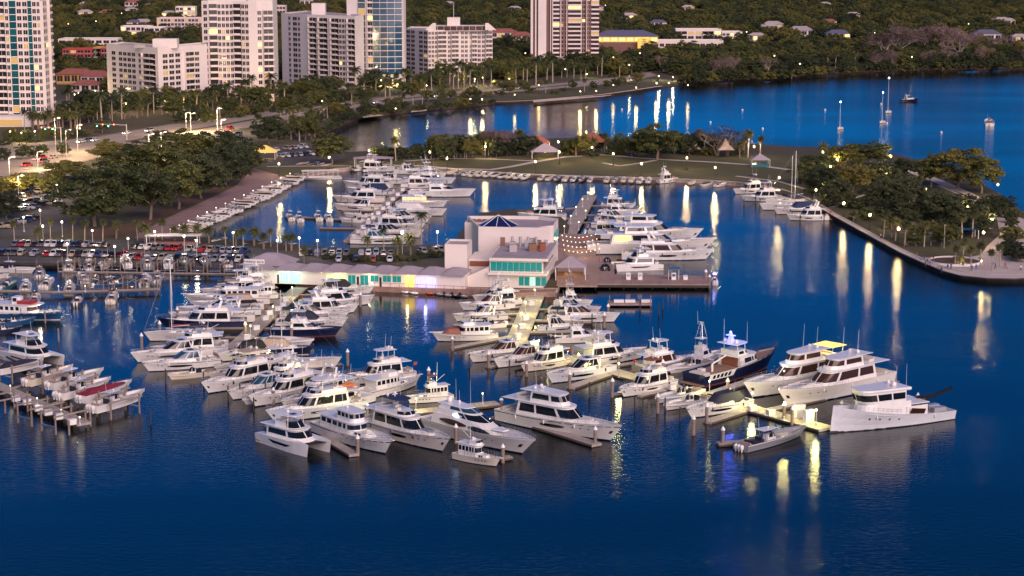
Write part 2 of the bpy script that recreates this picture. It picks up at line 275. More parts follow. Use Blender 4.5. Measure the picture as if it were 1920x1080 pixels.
def bld(name, label, u, v, cat='building', group=None, rz=0.):
    return thing(name, label, cat, G(u, v, LZ), rz, group)
def body(root, poly, z0, z1, mat='stucco', name='wall', roof='roof_grey', par=.9):
    MB().prism(poly, z0, z1).build(name, mat, root)
    if roof:
        c = Vector((sum(p[0] for p in poly)/len(poly), sum(p[1] for p in poly)/len(poly)))
        inn = [(c.x+(p[0]-c.x)*.97, c.y+(p[1]-c.y)*.97) for p in poly]; k = len(poly); m = MB()
        m.add([(p[0], p[1], z1+.01) for p in poly]+[(p[0], p[1], z1+par) for p in poly]+[(p[0], p[1], z1+par) for p in inn]+[(p[0], p[1], z1+.01) for p in inn], [(i+a*k, (i+1) % k+a*k, (i+1) % k+(a+1)*k, i+(a+1)*k) for a in range(3) for i in range(k)]); m.build('parapet', mat, root)
        MB().add([(p[0], p[1], z1+.06) for p in inn], [tuple(range(k))]).build('roof', roof, root)
def rel(u, v, u0, v0): a, b_ = G(u, v, LZ), G(u0, v0, LZ); return (a.x-b_.x, a.y-b_.y)
# left tower
r = bld('apartment_tower', 'tall white apartment tower with teal glass strips at left edge', 20, 234); W = 42; H = 59
body(r, [(-26, 0), (16.5, 0), (17, 22), (-26, 22)], 0, H); f_ = 17; fh = 3.35
facade(r, -26, 0, -5, 0, 2.5, f_, fh, [('b', 5), ('w', 3), ('w', 3), ('b', 5)]); facade(r, -5, 0, 16.5, 0, 2.5, f_, fh, [('b', 5.2), ('w', 2.2), ('.', .3), ('g', 4., 'pane_teal'), ('w', 3.2), ('w', 3.2), ('g', 2.4, 'pane_teal'), ('w', 2.6), ('w', 2.)], lit=.05)
facade(r, 16.5, 0, 17, 22, 2.5, f_, fh, [('b', 4), ('w', 3), ('w', 3), ('b', 4), ('w', 3)], lit=.03)
MB().box(-24, 12, -10, -.2, 0, 5).build('entrance_podium', 'stucco', r); MB().box(-23.9, 8, -10.2, -10.02, .6, 3.4).build('lit_shopfront', 'pane_dim', r)
# V-shaped condo
r = bld('condominium', 'nine-storey white condominium with two angled wings and small square windows', 299, 201); H = 30.5; fh = 3.0
A, B_, C_ = rel(203, 190, 299, 201), (0, 0), rel(391, 191, 299, 201); body(r, [A, B_, C_, (C_[0]-4, C_[1]+18), (2, 22), (A[0]+5, A[1]+18)], 0, H)
facade(r, *A, *B_, 1.2, 9, fh, [('.', 2), ('w', 2), ('.', 1), ('w', 1.8), ('w', 1.8), ('w', 1.8), ('w', 1.8), ('.', 1), ('w', 1.4), ('.', .6), ('b', 5), ('.', 1)], lit=.04)
facade(r, *B_, *C_, 1.2, 9, fh, [('.', 1.5), ('w', 2.4), ('w', 2.4), ('w', 2.4), ('.', 1.2), ('b', 4), ('w', 2.2), ('.', 3)], lit=.03)
MB().box(-4, 9, 8, 15, H+.1, H+5).build('lift_house', 'stucco', r); MB().box(-14, -8, 9, 12, H+.1, H+2).build('roof_plant', 'roof_grey', r)
# curved tower
r = bld('apartment_tower', 'white tower with concave curved window bays behind the palms', 450, 187); fh = 3.45; n_ = 15; H = fh*n_+1.5
P0, P1, P2, P3, P4 = (-20, 1), (-16, 0), (6, -1.), (10.5, -1.5), (19, 1.)
arc = [(-16+22*i/5, 0-1.*i/5+2.2*math.sin(math.pi*i/5)) for i in range(6)]
body(r, [P0]+arc+[P3, P4, (19, 22), (-20, 22)], 0, H)
facade(r, *P0, *P1, 1, n_, fh, [('.', .6), ('w', 2.4), ('.', .6)])
for i in range(5): facade(r, *arc[i], *arc[i+1], 1, n_, fh, [('r', 3.4)] if i in (0, 3) else [('w', 2.), ('w', 2.)], lit=.05)
facade(r, *P3, *P4, 1, n_-1, fh, [('w', 2.4), ('.', .5), ('b', 5)], lit=.03)
MB().box(-14, 4, 4, 14, H+.1, H+3.5).build('penthouse', 'stucco', r); MB().box(-30, 20, -9, -2, 0, 4.2).build('garage_podium', 'stucco_pink', r)
# slab condo
r = bld('condominium', 'pale slab condominium with rows of balconies on its long receding side', 578, 163); fh = 3.1; n_ = 13; H = 42
A, C_ = rel(530, 158, 578, 163), rel(667, 169, 578, 163); body(r, [A, (0, 0), C_, (C_[0]+4, C_[1]+16), (A[0]+12, A[1]+34)], 0, H)
facade(r, *A, 0, 0, 1.2, n_, fh, [('.', 2.6), ('w', 1), ('.', .6), ('w', 2), ('w', 1), ('.', 2.6)], lit=.05)
facade(r, 0, 0, *C_, 1.2, n_, fh, [('w', 1.), ('b', 3.6), ('w', 1.4), ('b', 4.2), ('.', .6), ('w', 1.2), ('b', 3.8), ('w', 1.5), ('w', 1.5), ('w', 1.5), ('b', 3.4)], lit=.03)
MB().box(2, 10, 8, 16, H+.1, H+7).build('lift_house', 'stucco', r)
# glass tower
r = bld('glass_tower', 'high-rise with curved blue glass bays and white concrete flank', 705, 162); fh = 3.55; n_ = 19; H = fh*n_+6
arc = [(-10+26*i/6, -2.6*math.sin(math.pi*(.1+.8*i/6))) for i in range(7)]
body(r, [(-17, 2), (-10.5, 0)]+arc+[(17, 3), (17, 24), (-17, 24)], 0, H)
facade(r, *arc[0], *arc[1], 7, n_-1, fh, [('g', 1, 'pane_sky')], lit=.05); facade(r, *arc[1], *arc[2], 7, n_-1, fh, [('.', .3), ('b', .7)], lit=.2)
for i in range(2, 6): facade(r, *arc[i], *arc[i+1], 7, n_-1, fh, [('g', 1, 'pane_sky' if i < 4 else 'glass_blue')], lit=.025)
MB().prism([(-2, -12), (16, -12), (18, -4), (-4, -4)], 0, 5).build('entrance_canopy', 'stucco', r); MB().box(-1, 15, -12.2, -12.02, .6, 3.8).build('lit_entrance', 'pane_lit', r)
# midrise
r = bld('apartment_block', 'pink-white ten-storey block with dark red windows and sloped penthouse gables', 803, 146); fh = 2.85; n_ = 10; H = 29
A, C_ = rel(762, 141, 803, 146), rel(923, 144, 803, 146); body(r, [A, (0, 0), C_, (C_[0], C_[1]+20), (A[0]+2, A[1]+24)], 0, H)
facade(r, *A, 0, 0, .8, n_, fh, [('w', 1.4, 'pane_red'), ('w', 1.4, 'pane_red'), ('.', 1), ('w', 1.4, 'pane_red'), ('w', 1.4, 'pane_red')], lit=.08, wall='stucco')
facade(r, 0, 0, *C_, .8, n_, fh, [('w', 1.5), ('w', 1.5), ('w', 1.5), ('b', 4.2), ('.', .4), ('w', 1.8), ('b', 3.6), ('.', .8), ('w', 1.8), ('w', 1.8), ('.', .6), ('w', 1.), ('b', 2.6), ('w', 2), ('w', 2), ('b', 3.2)], pm='pane_red', lit=.04)
MB().prism([(2, 2), (38, 4), (38, 16), (2, 16)], H+.1, H+3.4).build('penthouse', 'stucco', r); facade(r, 2, 1.9, 38, 3.9, H+.2, 1, 3.1, [('g', 1, 'pane_red')]*9)
MB().box(12, 20, 5, 12, H+3.45, H+8.5).build('lift_house', 'stucco', r)
for x in (-2, 36): MB().loft([[(x, 1, H+.9), (x+7, 1, H+.9), (x+7, 3, H+.9), (x, 3, H+.9)], [(x+(5 if x < 0 else 0), 1, H+5.2), (x+(7 if x < 0 else 2), 1, H+5.2), (x+(7 if x < 0 else 2), 3, H+5.2), (x+(5 if x < 0 else 0), 3, H+5.2)]]).build('gable', 'stucco', r)
MB().tube([(16, 8, H+8), (16, 8, H+16)], .15, 4).build('flagpole', 'white', r)
# brown tower
r = bld('apartment_tower', 'brown apartment tower banded with pale balcony ledges', 1058, 119); fh = 2.98; n_ = 20; H = fh*n_+2
body(r, [(-23.5, 2), (-16, 0), (24, 0), (24, 24), (-23.5, 24)], 0, H, 'stucco_brown')
MB().box(-18.2, -12.6, -1.2, -.02, 4, H).build('pale_pier', 'stucco', r); MB().box(-23.4, -21.8, .6, 1.98, 4, H).build('pale_pier', 'stucco', r); MB().box(-20.4, -19.4, .0, 1.3, 4, H).build('pale_pier', 'stucco', r)
for x in (-9.6, -8.2, 3.6-6.2, 6.2-4.6, 13.8-2.2, 15.4): MB().box(x-.25, x+.25, -1.3, -.02, 4, H).build('pale_mullion', 'stucco', r)
facade(r, -16, 0, 24, 0, 4.2, n_-1, fh, [('.', 7.6), ('r', 5.), ('w', 3, 'pane_red'), ('.', .8), ('w', 2.2, 'pane_red'), ('r', 9.6), ('w', 2.6, 'pane_red'), ('.', 1.), ('w', 2.2, 'pane_red'), ('.', .6), ('r', 5.6)], pm='pane_red', lit=.06)
MB().box(-30, 27, -8, -1.4, 0, 4).build('podium', 'stucco', r); MB().box(-29, 26, -8.2, -8.02, 1., 3.2).build('podium_windows', 'pane_red', r)
# gold-lit low building
r = bld('office_building', 'low building with gold-lit upper floor and blue-grey hip roof', 1175, 99); body(r, [(-24, 0), (23, 0), (23, 20), (-24, 20)], 0, 8, 'stucco_brown', roof=None); MB().box(-24.4, 23.4, -.5, 20.4, 8.01, 12).build('upper_floor', 'gold_glow', r); MB().loft([[(-26, -2, 12.05), (25, -2, 12.05), (25, 22, 12.05), (-26, 22, 12.05)], [(-14, 8, 16.5), (13, 8, 16.5), (13, 12, 16.5), (-14, 12, 16.5)]]).build('roof', 'roof_blue', r); facade(r, -24.4, -.5, 23.4, -.5, 8.2, 1, 3.8, [('w', 1, 'pane_lit')]*8); MB().box(8, 18, -6, -.6, 0, 11).build('lit_stairwell', 'gold_glow', r)
r = bld('low_building', 'long low cream building right of the gold-lit one', 1290, 92); body(r, [(-27, 0), (27, -3), (27, 14), (-27, 14)], 0, 6, 'stucco'); facade(r, -27, 0, 27, -3, 1, 1, 4, [('w', 1)]*12, lit=.3)
r = bld('terrace_building', 'white stepped terrace building with gold arches on the hill', 1330, 77); body(r, [(-28, 0), (10, 0), (10, 16), (-28, 16)], 0, 9); body(r, [(10.1, -2), (27, -2), (27, 14), (10.1, 14)], 0, 7, name='wing'); facade(r, -28, 0, 10, 0, 1, 2, 3.8, [('b', 3), ('w', 2), ('w', 2), ('b', 3), ('w', 2)], lit=.35); facade(r, 10.1, -2, 27, -2, 1, 2, 3, [('w', 2)]*5, lit=.1)
# smaller town buildings
def cottage(label, u, v, w_, d, h, wall='stucco', roof='hip', rm='roof_tile', n=4, lit=.12, group='houses among the trees', name='house', rz=0., fl=1):
    r = bld(name, label, u, v, 'house' if name == 'house' else 'building', group, rz); fh = h/fl
    if roof == 'flat': body(r, [(-w_/2, 0), (w_/2, 0), (w_/2, d), (-w_/2, d)], 0, h, wall)
    else:
        MB().box(-w_/2, w_/2, 0, d, 0, h).build('wall', wall, r); e = .7; k = min(w_, d)*.42
        MB().loft([[(-w_/2-e, -e, h+.02), (w_/2+e, -e, h+.02), (w_/2+e, d+e, h+.02), (-w_/2-e, d+e, h+.02)], [(-w_/2+k, d/2-.2, h+k*.62), (w_/2-k, d/2-.2, h+k*.62), (w_/2-k, d/2+.2, h+k*.62), (-w_/2+k, d/2+.2, h+k*.62)]]).build('roof', rm, r)
    facade(r, -w_/2, 0, w_/2, 0, .3, fl, fh, [('w', 1)]*n, lit=lit); MB().box(-.6, .6, -.07, -.01, 0, 2.1).build('door', 'wood_brown', r); return r
for a in (('low white flat-roofed store behind the left tower', 165, 92, 46, 20, 7, 'stucco', 'flat', None, 8, .1), ('red-walled apartment row left of the V-shaped condominium', 158, 118, 30, 14, 9, 'stucco_red', 'flat', None, 6, .05), ('ochre-walled block beside the red row', 190, 118, 11, 13, 10, 'stucco_ochre', 'flat', None, 3, .1), ('dark red townhouse partly hidden by the condominium', 202, 119, 9, 13, 10, 'stucco_red', 'flat', None, 2, .0),
 ('white modern villa with stacked boxes behind the condominium', 255, 68, 26, 14, 8, 'stucco', 'flat', None, 6, .05), ('white rowhouse beneath the small radio mast', 290, 70, 18, 12, 8, 'stucco', 'flat', None, 4, .1), ('long pale three-storey hotel left of the curved tower', 340, 58, 44, 16, 11, 'stucco_pink', 'flat', None, 14, .25), ('pale lit building at top left of the curved tower', 348, 36, 20, 12, 12, 'stucco', 'flat', None, 5, .5), ('pink office block right behind the curved tower', 512, 34, 26, 14, 12, 'stucco_pink', 'flat', None, 8, .1)):
    cottage(a[0], a[1], a[2], a[3], a[4], a[5], a[6], a[7], 'roof_tile', a[9], a[10], 'town buildings behind the towers', 'town_building', fl=3 if a[5] > 8 else 2)
for a in (('tile-roofed townhouse row just right of the left tower', 140, 158, 22, 12, 6, 'stucco_ochre', 5), ('second tile-roofed townhouse beside the condominium', 180, 162, 18, 12, 6, 'stucco_pink', 4), ('tile-roofed house below the two townhouses', 160, 172, 16, 10, 4, 'stucco_pink', 3), ('red-roofed house between the midrise and brown tower', 945, 72, 22, 12, 5, 'stucco', 4), ('tile-roofed house at the left foot of brown tower', 978, 76, 18, 12, 4, 'stucco_pink', 4)): cottage(*a[:7], 'hip', 'roof_tile', a[7])
for i, (u, v, w_, h, rm, lb) in enumerate(((1442, 57, 16, 4, 'roof_grey', 'grey-roofed house in the woods left of the tall bare trees'), (1502, 68, 22, 5, 'roof_lilac', 'lilac-roofed bungalow above the shore palms'), (1572, 72, 20, 4, 'roof_blue', 'blue-roofed house beside the lilac bungalow'), (1852, 80, 22, 7, 'roof_blue', 'white villa with dark roof and twin chimneys at right'), (1912, 82, 12, 6, 'roof_grey', 'pale house at the right edge of the woods'), (1890, 46, 14, 4, 'roof_grey', 'white house high in the woods at right'), (1600, 34, 14, 4, 'roof_grey', 'small pale house high above the bare trees'), (1235, 50, 16, 4, 'roof_blue', 'blue-roofed house behind the dark conifer'), (1180, 36, 16, 4, 'roof_grey', 'white-walled house right of the brown tower top'), (1420, 78, 14, 5, 'roof_grey', 'pink house right of the stepped terrace building'), (1555, 48, 14, 4, 'roof_tile', 'tile-roofed house among far trees'), (1290, 20, 14, 4, 'roof_grey', 'far pale cottage above the terrace building'), (965, 22, 14, 4, 'roof_grey', 'far cottage left of the brown tower'), (580, 12, 22, 7, 'roof_grey', 'far pale building above the slab condominium'), (250, 12, 20, 5, 'roof_tile', 'far tile-roofed house in the top left woods'), (160, 14, 16, 4, 'roof_grey', 'far pale house right of the left tower top'), (200, 30, 16, 4, 'roof_tile', 'second far tile-roofed house, upper left'), (840, 12, 14, 4, 'roof_grey', 'far white house above the midrise'))):
    cottage(lb, u, v, w_, w_*.6, h, 'stucco' if i != 9 else 'stucco_pink', 'hip', rm, 4, .25)
q = random.Random(77); hs_ = sorted([(q.uniform(110, 1910), q.uniform(6, 62) if i % 3 else q.uniform(4, 30)) for i in range(20)])
hs_ = [(u, v) for u, v in hs_ if not (360 < u < 1135 and v > 20) and not (1120 < u < 1420 and v > 45)]
for i, (u, v) in enumerate(hs_): w_ = q.uniform(11, 19); cottage(f'small far house, {nth(i)} from the left scattered in the far woods', u, v, w_, w_*.6, q.uniform(3.5, 5.5), q.choice(['stucco', 'stucco_pink', 'stucco']), 'hip', q.choice(['roof_grey', 'roof_tile', 'roof_lilac', 'roof_blue', 'roof_grey']), 3, .3, 'small houses in the far woods', rz=q.uniform(-.4, .4))
# ---------------------------------------------------------------- waterfront restaurant and shop row
M('teal_glass', (.01, .16, .16), .12, spec=.6, emit=(.02, .5, .46), es=.09); M('glass_green', (.1, .25, .17), .3, emit=(.45, 1., .62), es=.45); M('glass_lime', (.2, .25, .1), .3, emit=(.85, 1., .4), es=.4); M('glass_violet', (.2, .2, .35), .3, emit=(.36, .33, 1.), es=.75); M('glass_amber', (.3, .2, .05), .3, emit=(1., .7, .18), es=.5); M('skylight', (.012, .018, .09), .12, spec=.7); M('paving', (.30, .19, .165), .9, var=.25, vs=.6)
o_ = (940, 539); rz_ = R(-7)
r = bld('restaurant', 'white waterfront restaurant with teal glass front and blue pyramid skylight', *o_, rz=rz_)
def loc_(u, v, z=LZ): a, b_ = G(u, v, z), G(*o_, LZ); d = a-b_; c, s_ = math.cos(-rz_), math.sin(-rz_); return (d.x*c-d.y*s_, d.x*s_+d.y*c)
x0 = loc_(917, 539)[0]; x1 = loc_(1020, 539)[0]; S = scale_at(G(*o_, LZ))
MB().box(x0, x1, 0, 26, 0, 3.6).build('wall', 'stucco', r); MB().box(x0-.3, x1+1.2, -1.5, 26, 3.62, 4.2).build('balcony_slab', 'stucco', r); MB().box(x0+.2, x1, -.6, 26, 4.2, 7.5).build('dining_floor', 'stucco', r)
for i in range(9): w_ = (x1-x0-.8)/9; MB().box(x0+.5+i*w_, x0+.5+(i+.94)*w_, -.68, -.61, 4.6, 7.0).build('window_pane', 'teal_glass', r)
MB().box(x0+.2, x1+1.4, -1.6, 26.2, 7.52, 8.2).build('roof_fascia', 'stucco', r); MB().box(x0+.7, x1+.9, -1.1, 25.7, 8.21, 8.27).build('roof', 'roof_lilac', r)
for i in range(8): MB().box(x1+.01, x1+.08, .5+i*3.1, 3.2+i*3.1, 4.7, 7.).build('window_pane', 'pane', r)
for i in range(5): MB().box(x0+8+i*1.5, x0+9.3+i*1.5, -.08, -.02, .7, 3.0).build('ground_window', 'teal_glass' if i != 2 else 'glass_green', r)
mb = MB(); mb.tube([(x0-.3, -1.45, 5.2), (x1+1.2, -1.45, 5.2)], .04, 4)
for i in range(14): xx = x0-.3+(x1+1.5-x0)*i/13; mb.tube([(xx, -1.45, 4.2), (xx, -1.45, 5.2)], .03, 3)
mb.build('railing', 'chrome', r)
# sloping stair wall, tall blank tower, upper restaurant drum
MB().add([(x0-12, -.2, 0), (x0-.05, -.2, 0), (x0-.05, -.2, 5.6), (x0-12, 2.5, 0), (x0-.05, 2.5, 0), (x0-.05, 2.5, 5.6)], [(0, 1, 2), (5, 4, 3), (0, 2, 5, 3), (1, 4, 5, 2), (0, 3, 4, 1)]).build('stair_wall', 'stucco', r)
tx0, tx1 = loc_(833, 530)[0], loc_(876, 530)[0]; ty = loc_(850, 529)[1]; body(r, [(tx0, ty), (tx1, ty), (tx1, ty+9), (tx0, ty+9)], 0, 9.8, name='blank_tower', par=.6)
MB().box(tx1+.1, x0+.1, ty+2, ty+14, 0, 6.2).build('link_block', 'stucco', r); MB().box(tx1+.3, x0-.1, ty+1.9, ty+1.98, 4.2, 5.6).build('lattice_screen', 'canvas_brown', r)
ux0, ux1 = loc_(912, 490)[0], loc_(1053, 480)[0]; uy = loc_(980, 510)[1]
pl = [(ux0, uy), (ux0+20, uy-.2), (ux1-4, uy+.5), (ux1, uy+5), (ux1, uy+18), (ux1-6, uy+22), (ux0+6, uy+22), (ux0-6, uy+20)]; body(r, pl, 0, 11.6, name='upper_hall', roof='roof_lilac', par=1.)
vx0, vx1 = loc_(869, 497)[0], loc_(922, 497)[0]; body(r, [(vx0, uy+12), (vx1, uy+12), (vx1, uy+24), (vx0, uy+24)], 0, 11.3, name='rear_block', par=.6)
cx, cy = ux0+4.5, uy+9
for i in range(8):
    a0, a1 = i*math.pi/4, (i+1)*math.pi/4; MB().add([(cx+5.5*math.cos(a0), cy+5.5*math.sin(a0), 11.8), (cx+5.5*math.cos(a1), cy+5.5*math.sin(a1), 11.8), (cx, cy, 14.6)], [(0, 1, 2)]).build('skylight_pane', 'skylight', r); MB().tube([(cx+5.55*math.cos(a0), cy+5.55*math.sin(a0), 11.85), (cx, cy, 14.7)], .09, 4).build('skylight_bar', 'white', r)
for i in range(4): MB().box(ux1-.5+.55, ux1+.2, uy+5.5+i*3, uy+8.2+i*3, 7, 10.2).build('window_pane', 'teal_glass', r); MB().box(ux1-7+i*1.6, ux1-5.6+i*1.6, uy-.1+i*.2, uy+.2+i*.4, 6.8, 9.4).build('window_pane', 'teal_glass', r)
rng2 = random.Random(3)
for i in range(12): xx, yy = rng2.uniform(x0+1, x0+15), rng2.uniform(9, 21); MB().cbox(xx, yy, 8.28, rng2.uniform(1, 2.2), rng2.uniform(1, 2), rng2.uniform(.9, 2.2), rng2.uniform(0, .3)).build('roof_unit', ['roof_grey', 'wood_brown', 'canvas_brown', 'silver'][i % 4], r)
for i in range(4): MB().tube([(x0+4+i*2.2, 18, 8.3), (x0+4+i*2.2, 18, 11.)], .4, 8).build('roof_duct', 'silver', r)
for i in range(5): MB().cbox(vx0+2+i*1.6, uy+16, 11.4, 1., 1., .9).build('roof_unit', 'wood_brown', r)
# shop row: walls, hip roofs, lit fronts
o_ = (470, 530); rz_ = R(-9.9)
r = bld('shop_row', 'long low white shop row with lilac hip roofs and coloured lit windows', *o_, rz=rz_); Ls = (G(868, 546, LZ)-G(470, 530, LZ)).length
MB().box(0, Ls, 0, 9, 0, 3.7).build('wall', 'stucco', r); n_ = 9
for i in range(n_):
    a, c = Ls*i/n_, Ls*(i+1)/n_; MB().loft([[(a+.05, -1.1, 3.75), (c-.05, -1.1, 3.75), (c-.05, 10, 3.75), (a+.05, 10, 3.75)], [(a+2.4, 3.8, 5.1), (c-2.4, 3.8, 5.1), (c-2.4, 5.2, 5.1), (a+2.4, 5.2, 5.1)]]).build('hip_roof', 'roof_lilac', r)
def shop(u0, u1, z0, z1, m, n=1):
    a, c = (loc_(u0, 537)[0], loc_(u1, 537)[0])
    for i in range(n): w_ = (c-a)/n; MB().box(a+i*w_+.05, a+(i+1)*w_-.05, -.07, -.01, z0, z1).build('shop_window', m, r)
shop(517, 534, .4, 3.1, 'glass_green', 3); shop(536, 557, .2, 3.4, 'glass_green', 2); shop(608, 622, .6, 2.8, 'glass_lime', 3); shop(624, 645, .6, 2.8, 'glass_lime', 4); shop(651, 666, .6, 2.9, 'teal_glass', 2); shop(675, 691, .3, 3., 'teal_glass', 2); shop(695, 711, 1.4, 3., 'teal_glass', 2); shop(719, 735, 1.4, 3., 'teal_glass', 2); shop(738, 755, 1.4, 3., 'teal_glass', 2); shop(762, 780, .2, 3., 'glass_amber', 1); shop(784, 800, .2, 3., 'glass_violet', 3); shop(803, 823, .2, 3., 'glass_violet', 4)
shop(668, 673, .1, 2.6, 'black'); shop(712, 717, .1, 2.6, 'black'); shop(511, 515, .1, 2.5, 'black')
for u in (515, 545, 600, 648, 692, 736, 782, 826):
    a = loc_(u, 537)[0]; MB().sphere((a, -.5, 3.45), .16, 6, 4).build('wall_lamp', 'pane_lit', r)
for u, c in ((525, (.6, 1., .7)), (548, (.65, 1., .72)), (632, (.9, 1., .5)), (695, (1., .9, .6)), (770, (1., .75, .3)), (805, (.5, .5, 1.))): lamp_light(r, (loc_(u, 537)[0], -2.2, 2.9), 95, c, .3)
sx = loc_(470, 530)[0]; body(r, [(sx-3, 3), (sx+9, 3), (sx+9, 13), (sx-3, 13)], 0, 4.4, name='corner_pavilion', roof=None); MB().loft([[(sx-4, 2, 4.42), (sx+10, 2, 4.42), (sx+10, 14, 4.42), (sx-4, 14, 4.42)], [(sx+2, 7, 7), (sx+5, 7, 7), (sx+5, 9, 7), (sx+2, 9, 7)]]).build('pavilion_roof', 'roof_lilac', r)
bd = MB().box(sx-2.6, sx+3.2, 2.6, 2.75, 4.6, 6.).build('sign_board', 'white', r)
tx = bpy.data.curves.new('lettering', 'FONT'); tx.body = 'MARINA JACK'; tx.size = .9; tx.extrude = .02; tx.align_x = 'CENTER'; t0_ = bpy.data.objects.new('lettering', tx); tx.materials.append(MATS['glass']); to = put('lettering', bpy.data.meshes.new_from_object(t0_), bd); bpy.data.objects.remove(t0_); to.location = (sx+.3, 2.56, 5.0); to.rotation_euler = (math.pi/2, 0, 0)
# terrace in front of the shops, its wall and flower strip
T0 = [(560, 533), (700, 541), (850, 548), (960, 554), (1044, 551)]
tp = px(T0, 0); mb = MB(); a = [Vector((p.x, p.y, LZ+.1)) for p in tp]; c = [p+Vector((-.5, -4.2, 0)) for p in a]; mb.grid([a, c, [Vector((p.x, p.y, -1)) for p in c]]); structure('terrace', mb, 'paving')
mb = MB(); [mb.tube([p+Vector((0, .2, 0)), p+Vector((0, .2, 1.05))], .05, 4) for p in resample([Vector(p) for p in c], 2.5)]; mb.tube([p+Vector((0, .2, 1.05)) for p in c], .05, 4); tag(mb.build('terrace_railing', 'wood_brown'), 'brown railing along the terrace in front of the shops', 'railing')
# thatched-style pavilions and string lights
def pavilion(label, u, v, w_, d, h, rm, lit=0, name='pavilion', rz=0., wallm=None, hip=.5):
    r = thing(name, label, 'pavilion', G(u, v, LZ), rz)
    for sx in (-1, 1):
        for sy in (-1, 1): MB().tube([(sx*w_*.45, sy*d*.45, 0), (sx*w_*.45, sy*d*.45, h)], .12, 5).build('post', 'white', r)
    MB().loft([[(-w_/2, -d/2, h), (w_/2, -d/2, h), (w_/2, d/2, h), (-w_/2, d/2, h)], [(-w_*.04, -d*.04, h+w_*hip*.55), (w_*.04, -d*.04, h+w_*hip*.55), (w_*.04, d*.04, h+w_*hip*.55), (-w_*.04, d*.04, h+w_*hip*.55)]]).build('roof', rm, r)
    if wallm: MB().box(-w_*.42, w_*.42, -d*.42, d*.42, 0, 1.1).build('bar_counter', wallm, r)
    if lit: lamp_light(r, (0, 0, h-.5), lit, (1., .62, .22), .4); MB().sphere((0, 0, h-.4), .3, 6, 4).build('hanging_lamp', 'pane_lit', r)
    return r
pavilion('lit dockside bar hut with grey pyramid roof beside the restaurant', 1069, 521, 9, 9, 3.6, 'roof_lilac', 260, 'bar_hut', wallm='wood_brown')
pavilion('open park pavilion with gold light under its lilac roof', 1022, 297, 12, 7, 3., 'roof_lilac', 500); pavilion('red-roofed park kiosk left of the gold pavilion', 1008, 284, 11, 8, 4, 'roof_tile'); pavilion('pale-roofed gazebo near the park sails', 1425, 312, 8, 6, 2.8, 'roof_lilac', wallm='teal_hull'); pavilion('brown carousel-like kiosk with string lights in the park', 1110, 285, 14, 8, 4.5, 'canvas_brown', 300)
pavilion('blue flat shelter near the end of the promenade', 1812, 446, 7, 5, 2.8, 'blue_hull', hip=.08); pavilion('pale ticket kiosk by the brick promenade', 325, 459, 17, 5, 3, 'canvas_white', 0, 'ticket_kiosk', wallm='stucco_brown', hip=.06); pavilion('grey boat shed under the park hedge', 700, 312, 16, 7, 3.4, 'roof_lilac', hip=.1, wallm='grey_deck'); pavilion('orange tent lit from within beside the far car park', 497, 298, 10, 8, 3, 'gold_glow', 350, 'tent')
for i, (u, v, hh) in enumerate(((1360, 295, 8), (1302, 290, 6))):
    r = thing('shade_sail', ['large tan peaked shade sail in the park playground', 'smaller tan shade sail left of the large one'][i], 'shade sail', G(u, v, LZ)); MB().tube([(0, 0, 0), (0, 0, hh+.4)], .15, 6).build('pole', 'black', r); m = MB(); k = 8; ring = [[(hh*.62*(1 if j % 2 else .55)*math.cos(j*math.pi/4), hh*.62*(1 if j % 2 else .55)*math.sin(j*math.pi/4), hh*.42) for j in range(8)], [(hh*.25*(1 if j % 2 else .8)*math.cos(j*math.pi/4), hh*.25*(1 if j % 2 else .8)*math.sin(j*math.pi/4), hh*.66) for j in range(8)], [(.1*math.cos(j*math.pi/4), .1*math.sin(j*math.pi/4), hh) for j in range(8)]]; m.loft(ring, cap=False); m.build('sail', 'canvas_tan', r)
M('bulb', (1, .8, .5), .4, emit=(1., .62, .28), es=3.)
r = thing('string_lights', 'strings of warm bulbs over the deck beside the restaurant', 'string lights', G(1075, 478, LZ))
for k in range(4):
    y0 = -16+k*9; MB().tube([(-3, y0, 0), (-3, y0, 4.2)], .06, 4).build('post', 'wood_brown', r); MB().tube([(7, y0+2, 0), (7, y0+2, 4.2)], .06, 4).build('post', 'wood_brown', r)
    for j in range(9): f = j/8; MB().sphere((-3+10*f, y0+2*f, 4.1-1.4*math.sin(math.pi*f)*.6), .11, 5, 4).build('bulb', 'bulb', r)
lamp_light(r, (2, -8, 3.5), 160, (1., .66, .35), .4); lamp_light(r, (2, 8, 3.5), 160, (1., .66, .35), .4)
# ================================================================ DOCKS, PILES, LIFTS
planks('dock_boards', (.27, .235, .215), (.42, .37, .34), R(35)); planks('dock_pale', (.42, .38, .33), (.55, .50, .44), R(35), .3); planks('dock_brown', (.25, .16, .135), (.38, .27, .235), R(10)); M('dock_side', (.11, .085, .075), .9)
def strip(mb, p, q, wd, z0, z1):
    d = (q-p); d.z = 0; d.normalize(); s = Vector((-d.y, d.x, 0))*wd/2; mb.prism([p+s, p-s, q-s, q+s], z0, z1)
def dock(name, label, segs, fingers=(), z=.6, mat='dock_boards', group=None, boards=True):
    o = G(*segs[0][0]); r = thing(name, label, 'dock', o, 0, group)
    for nm, lst in (('deck', segs), ('finger_dock', fingers)):
        for i, s in enumerate(lst):
            p, q, wd = G(*s[0])-o, G(*s[1])-o, s[2]; zz = z-.008*i-(.07 if nm != 'deck' else 0); mb = MB(); strip(mb, p, q, wd, zz-.5, zz); x = mb.build(nm, mat, r)
            m2 = MB(); strip(m2, p+(p-q).normalized()*-.02, q+(q-p).normalized()*-.02, wd+.16, zz-.46, zz-.1); m2.build('rubbing_strake', 'dock_side', x)
    return r
def fingers_along(a, b, n, ln, ang, wd=1.3):
    A, B_ = G(*a), G(*b); out = []
    for i in range(n):
        p = A+(B_-A)*((i+.5)/n); out.append((p, p+Vector((math.cos(ang), math.sin(ang), 0))*ln, wd))
    return out
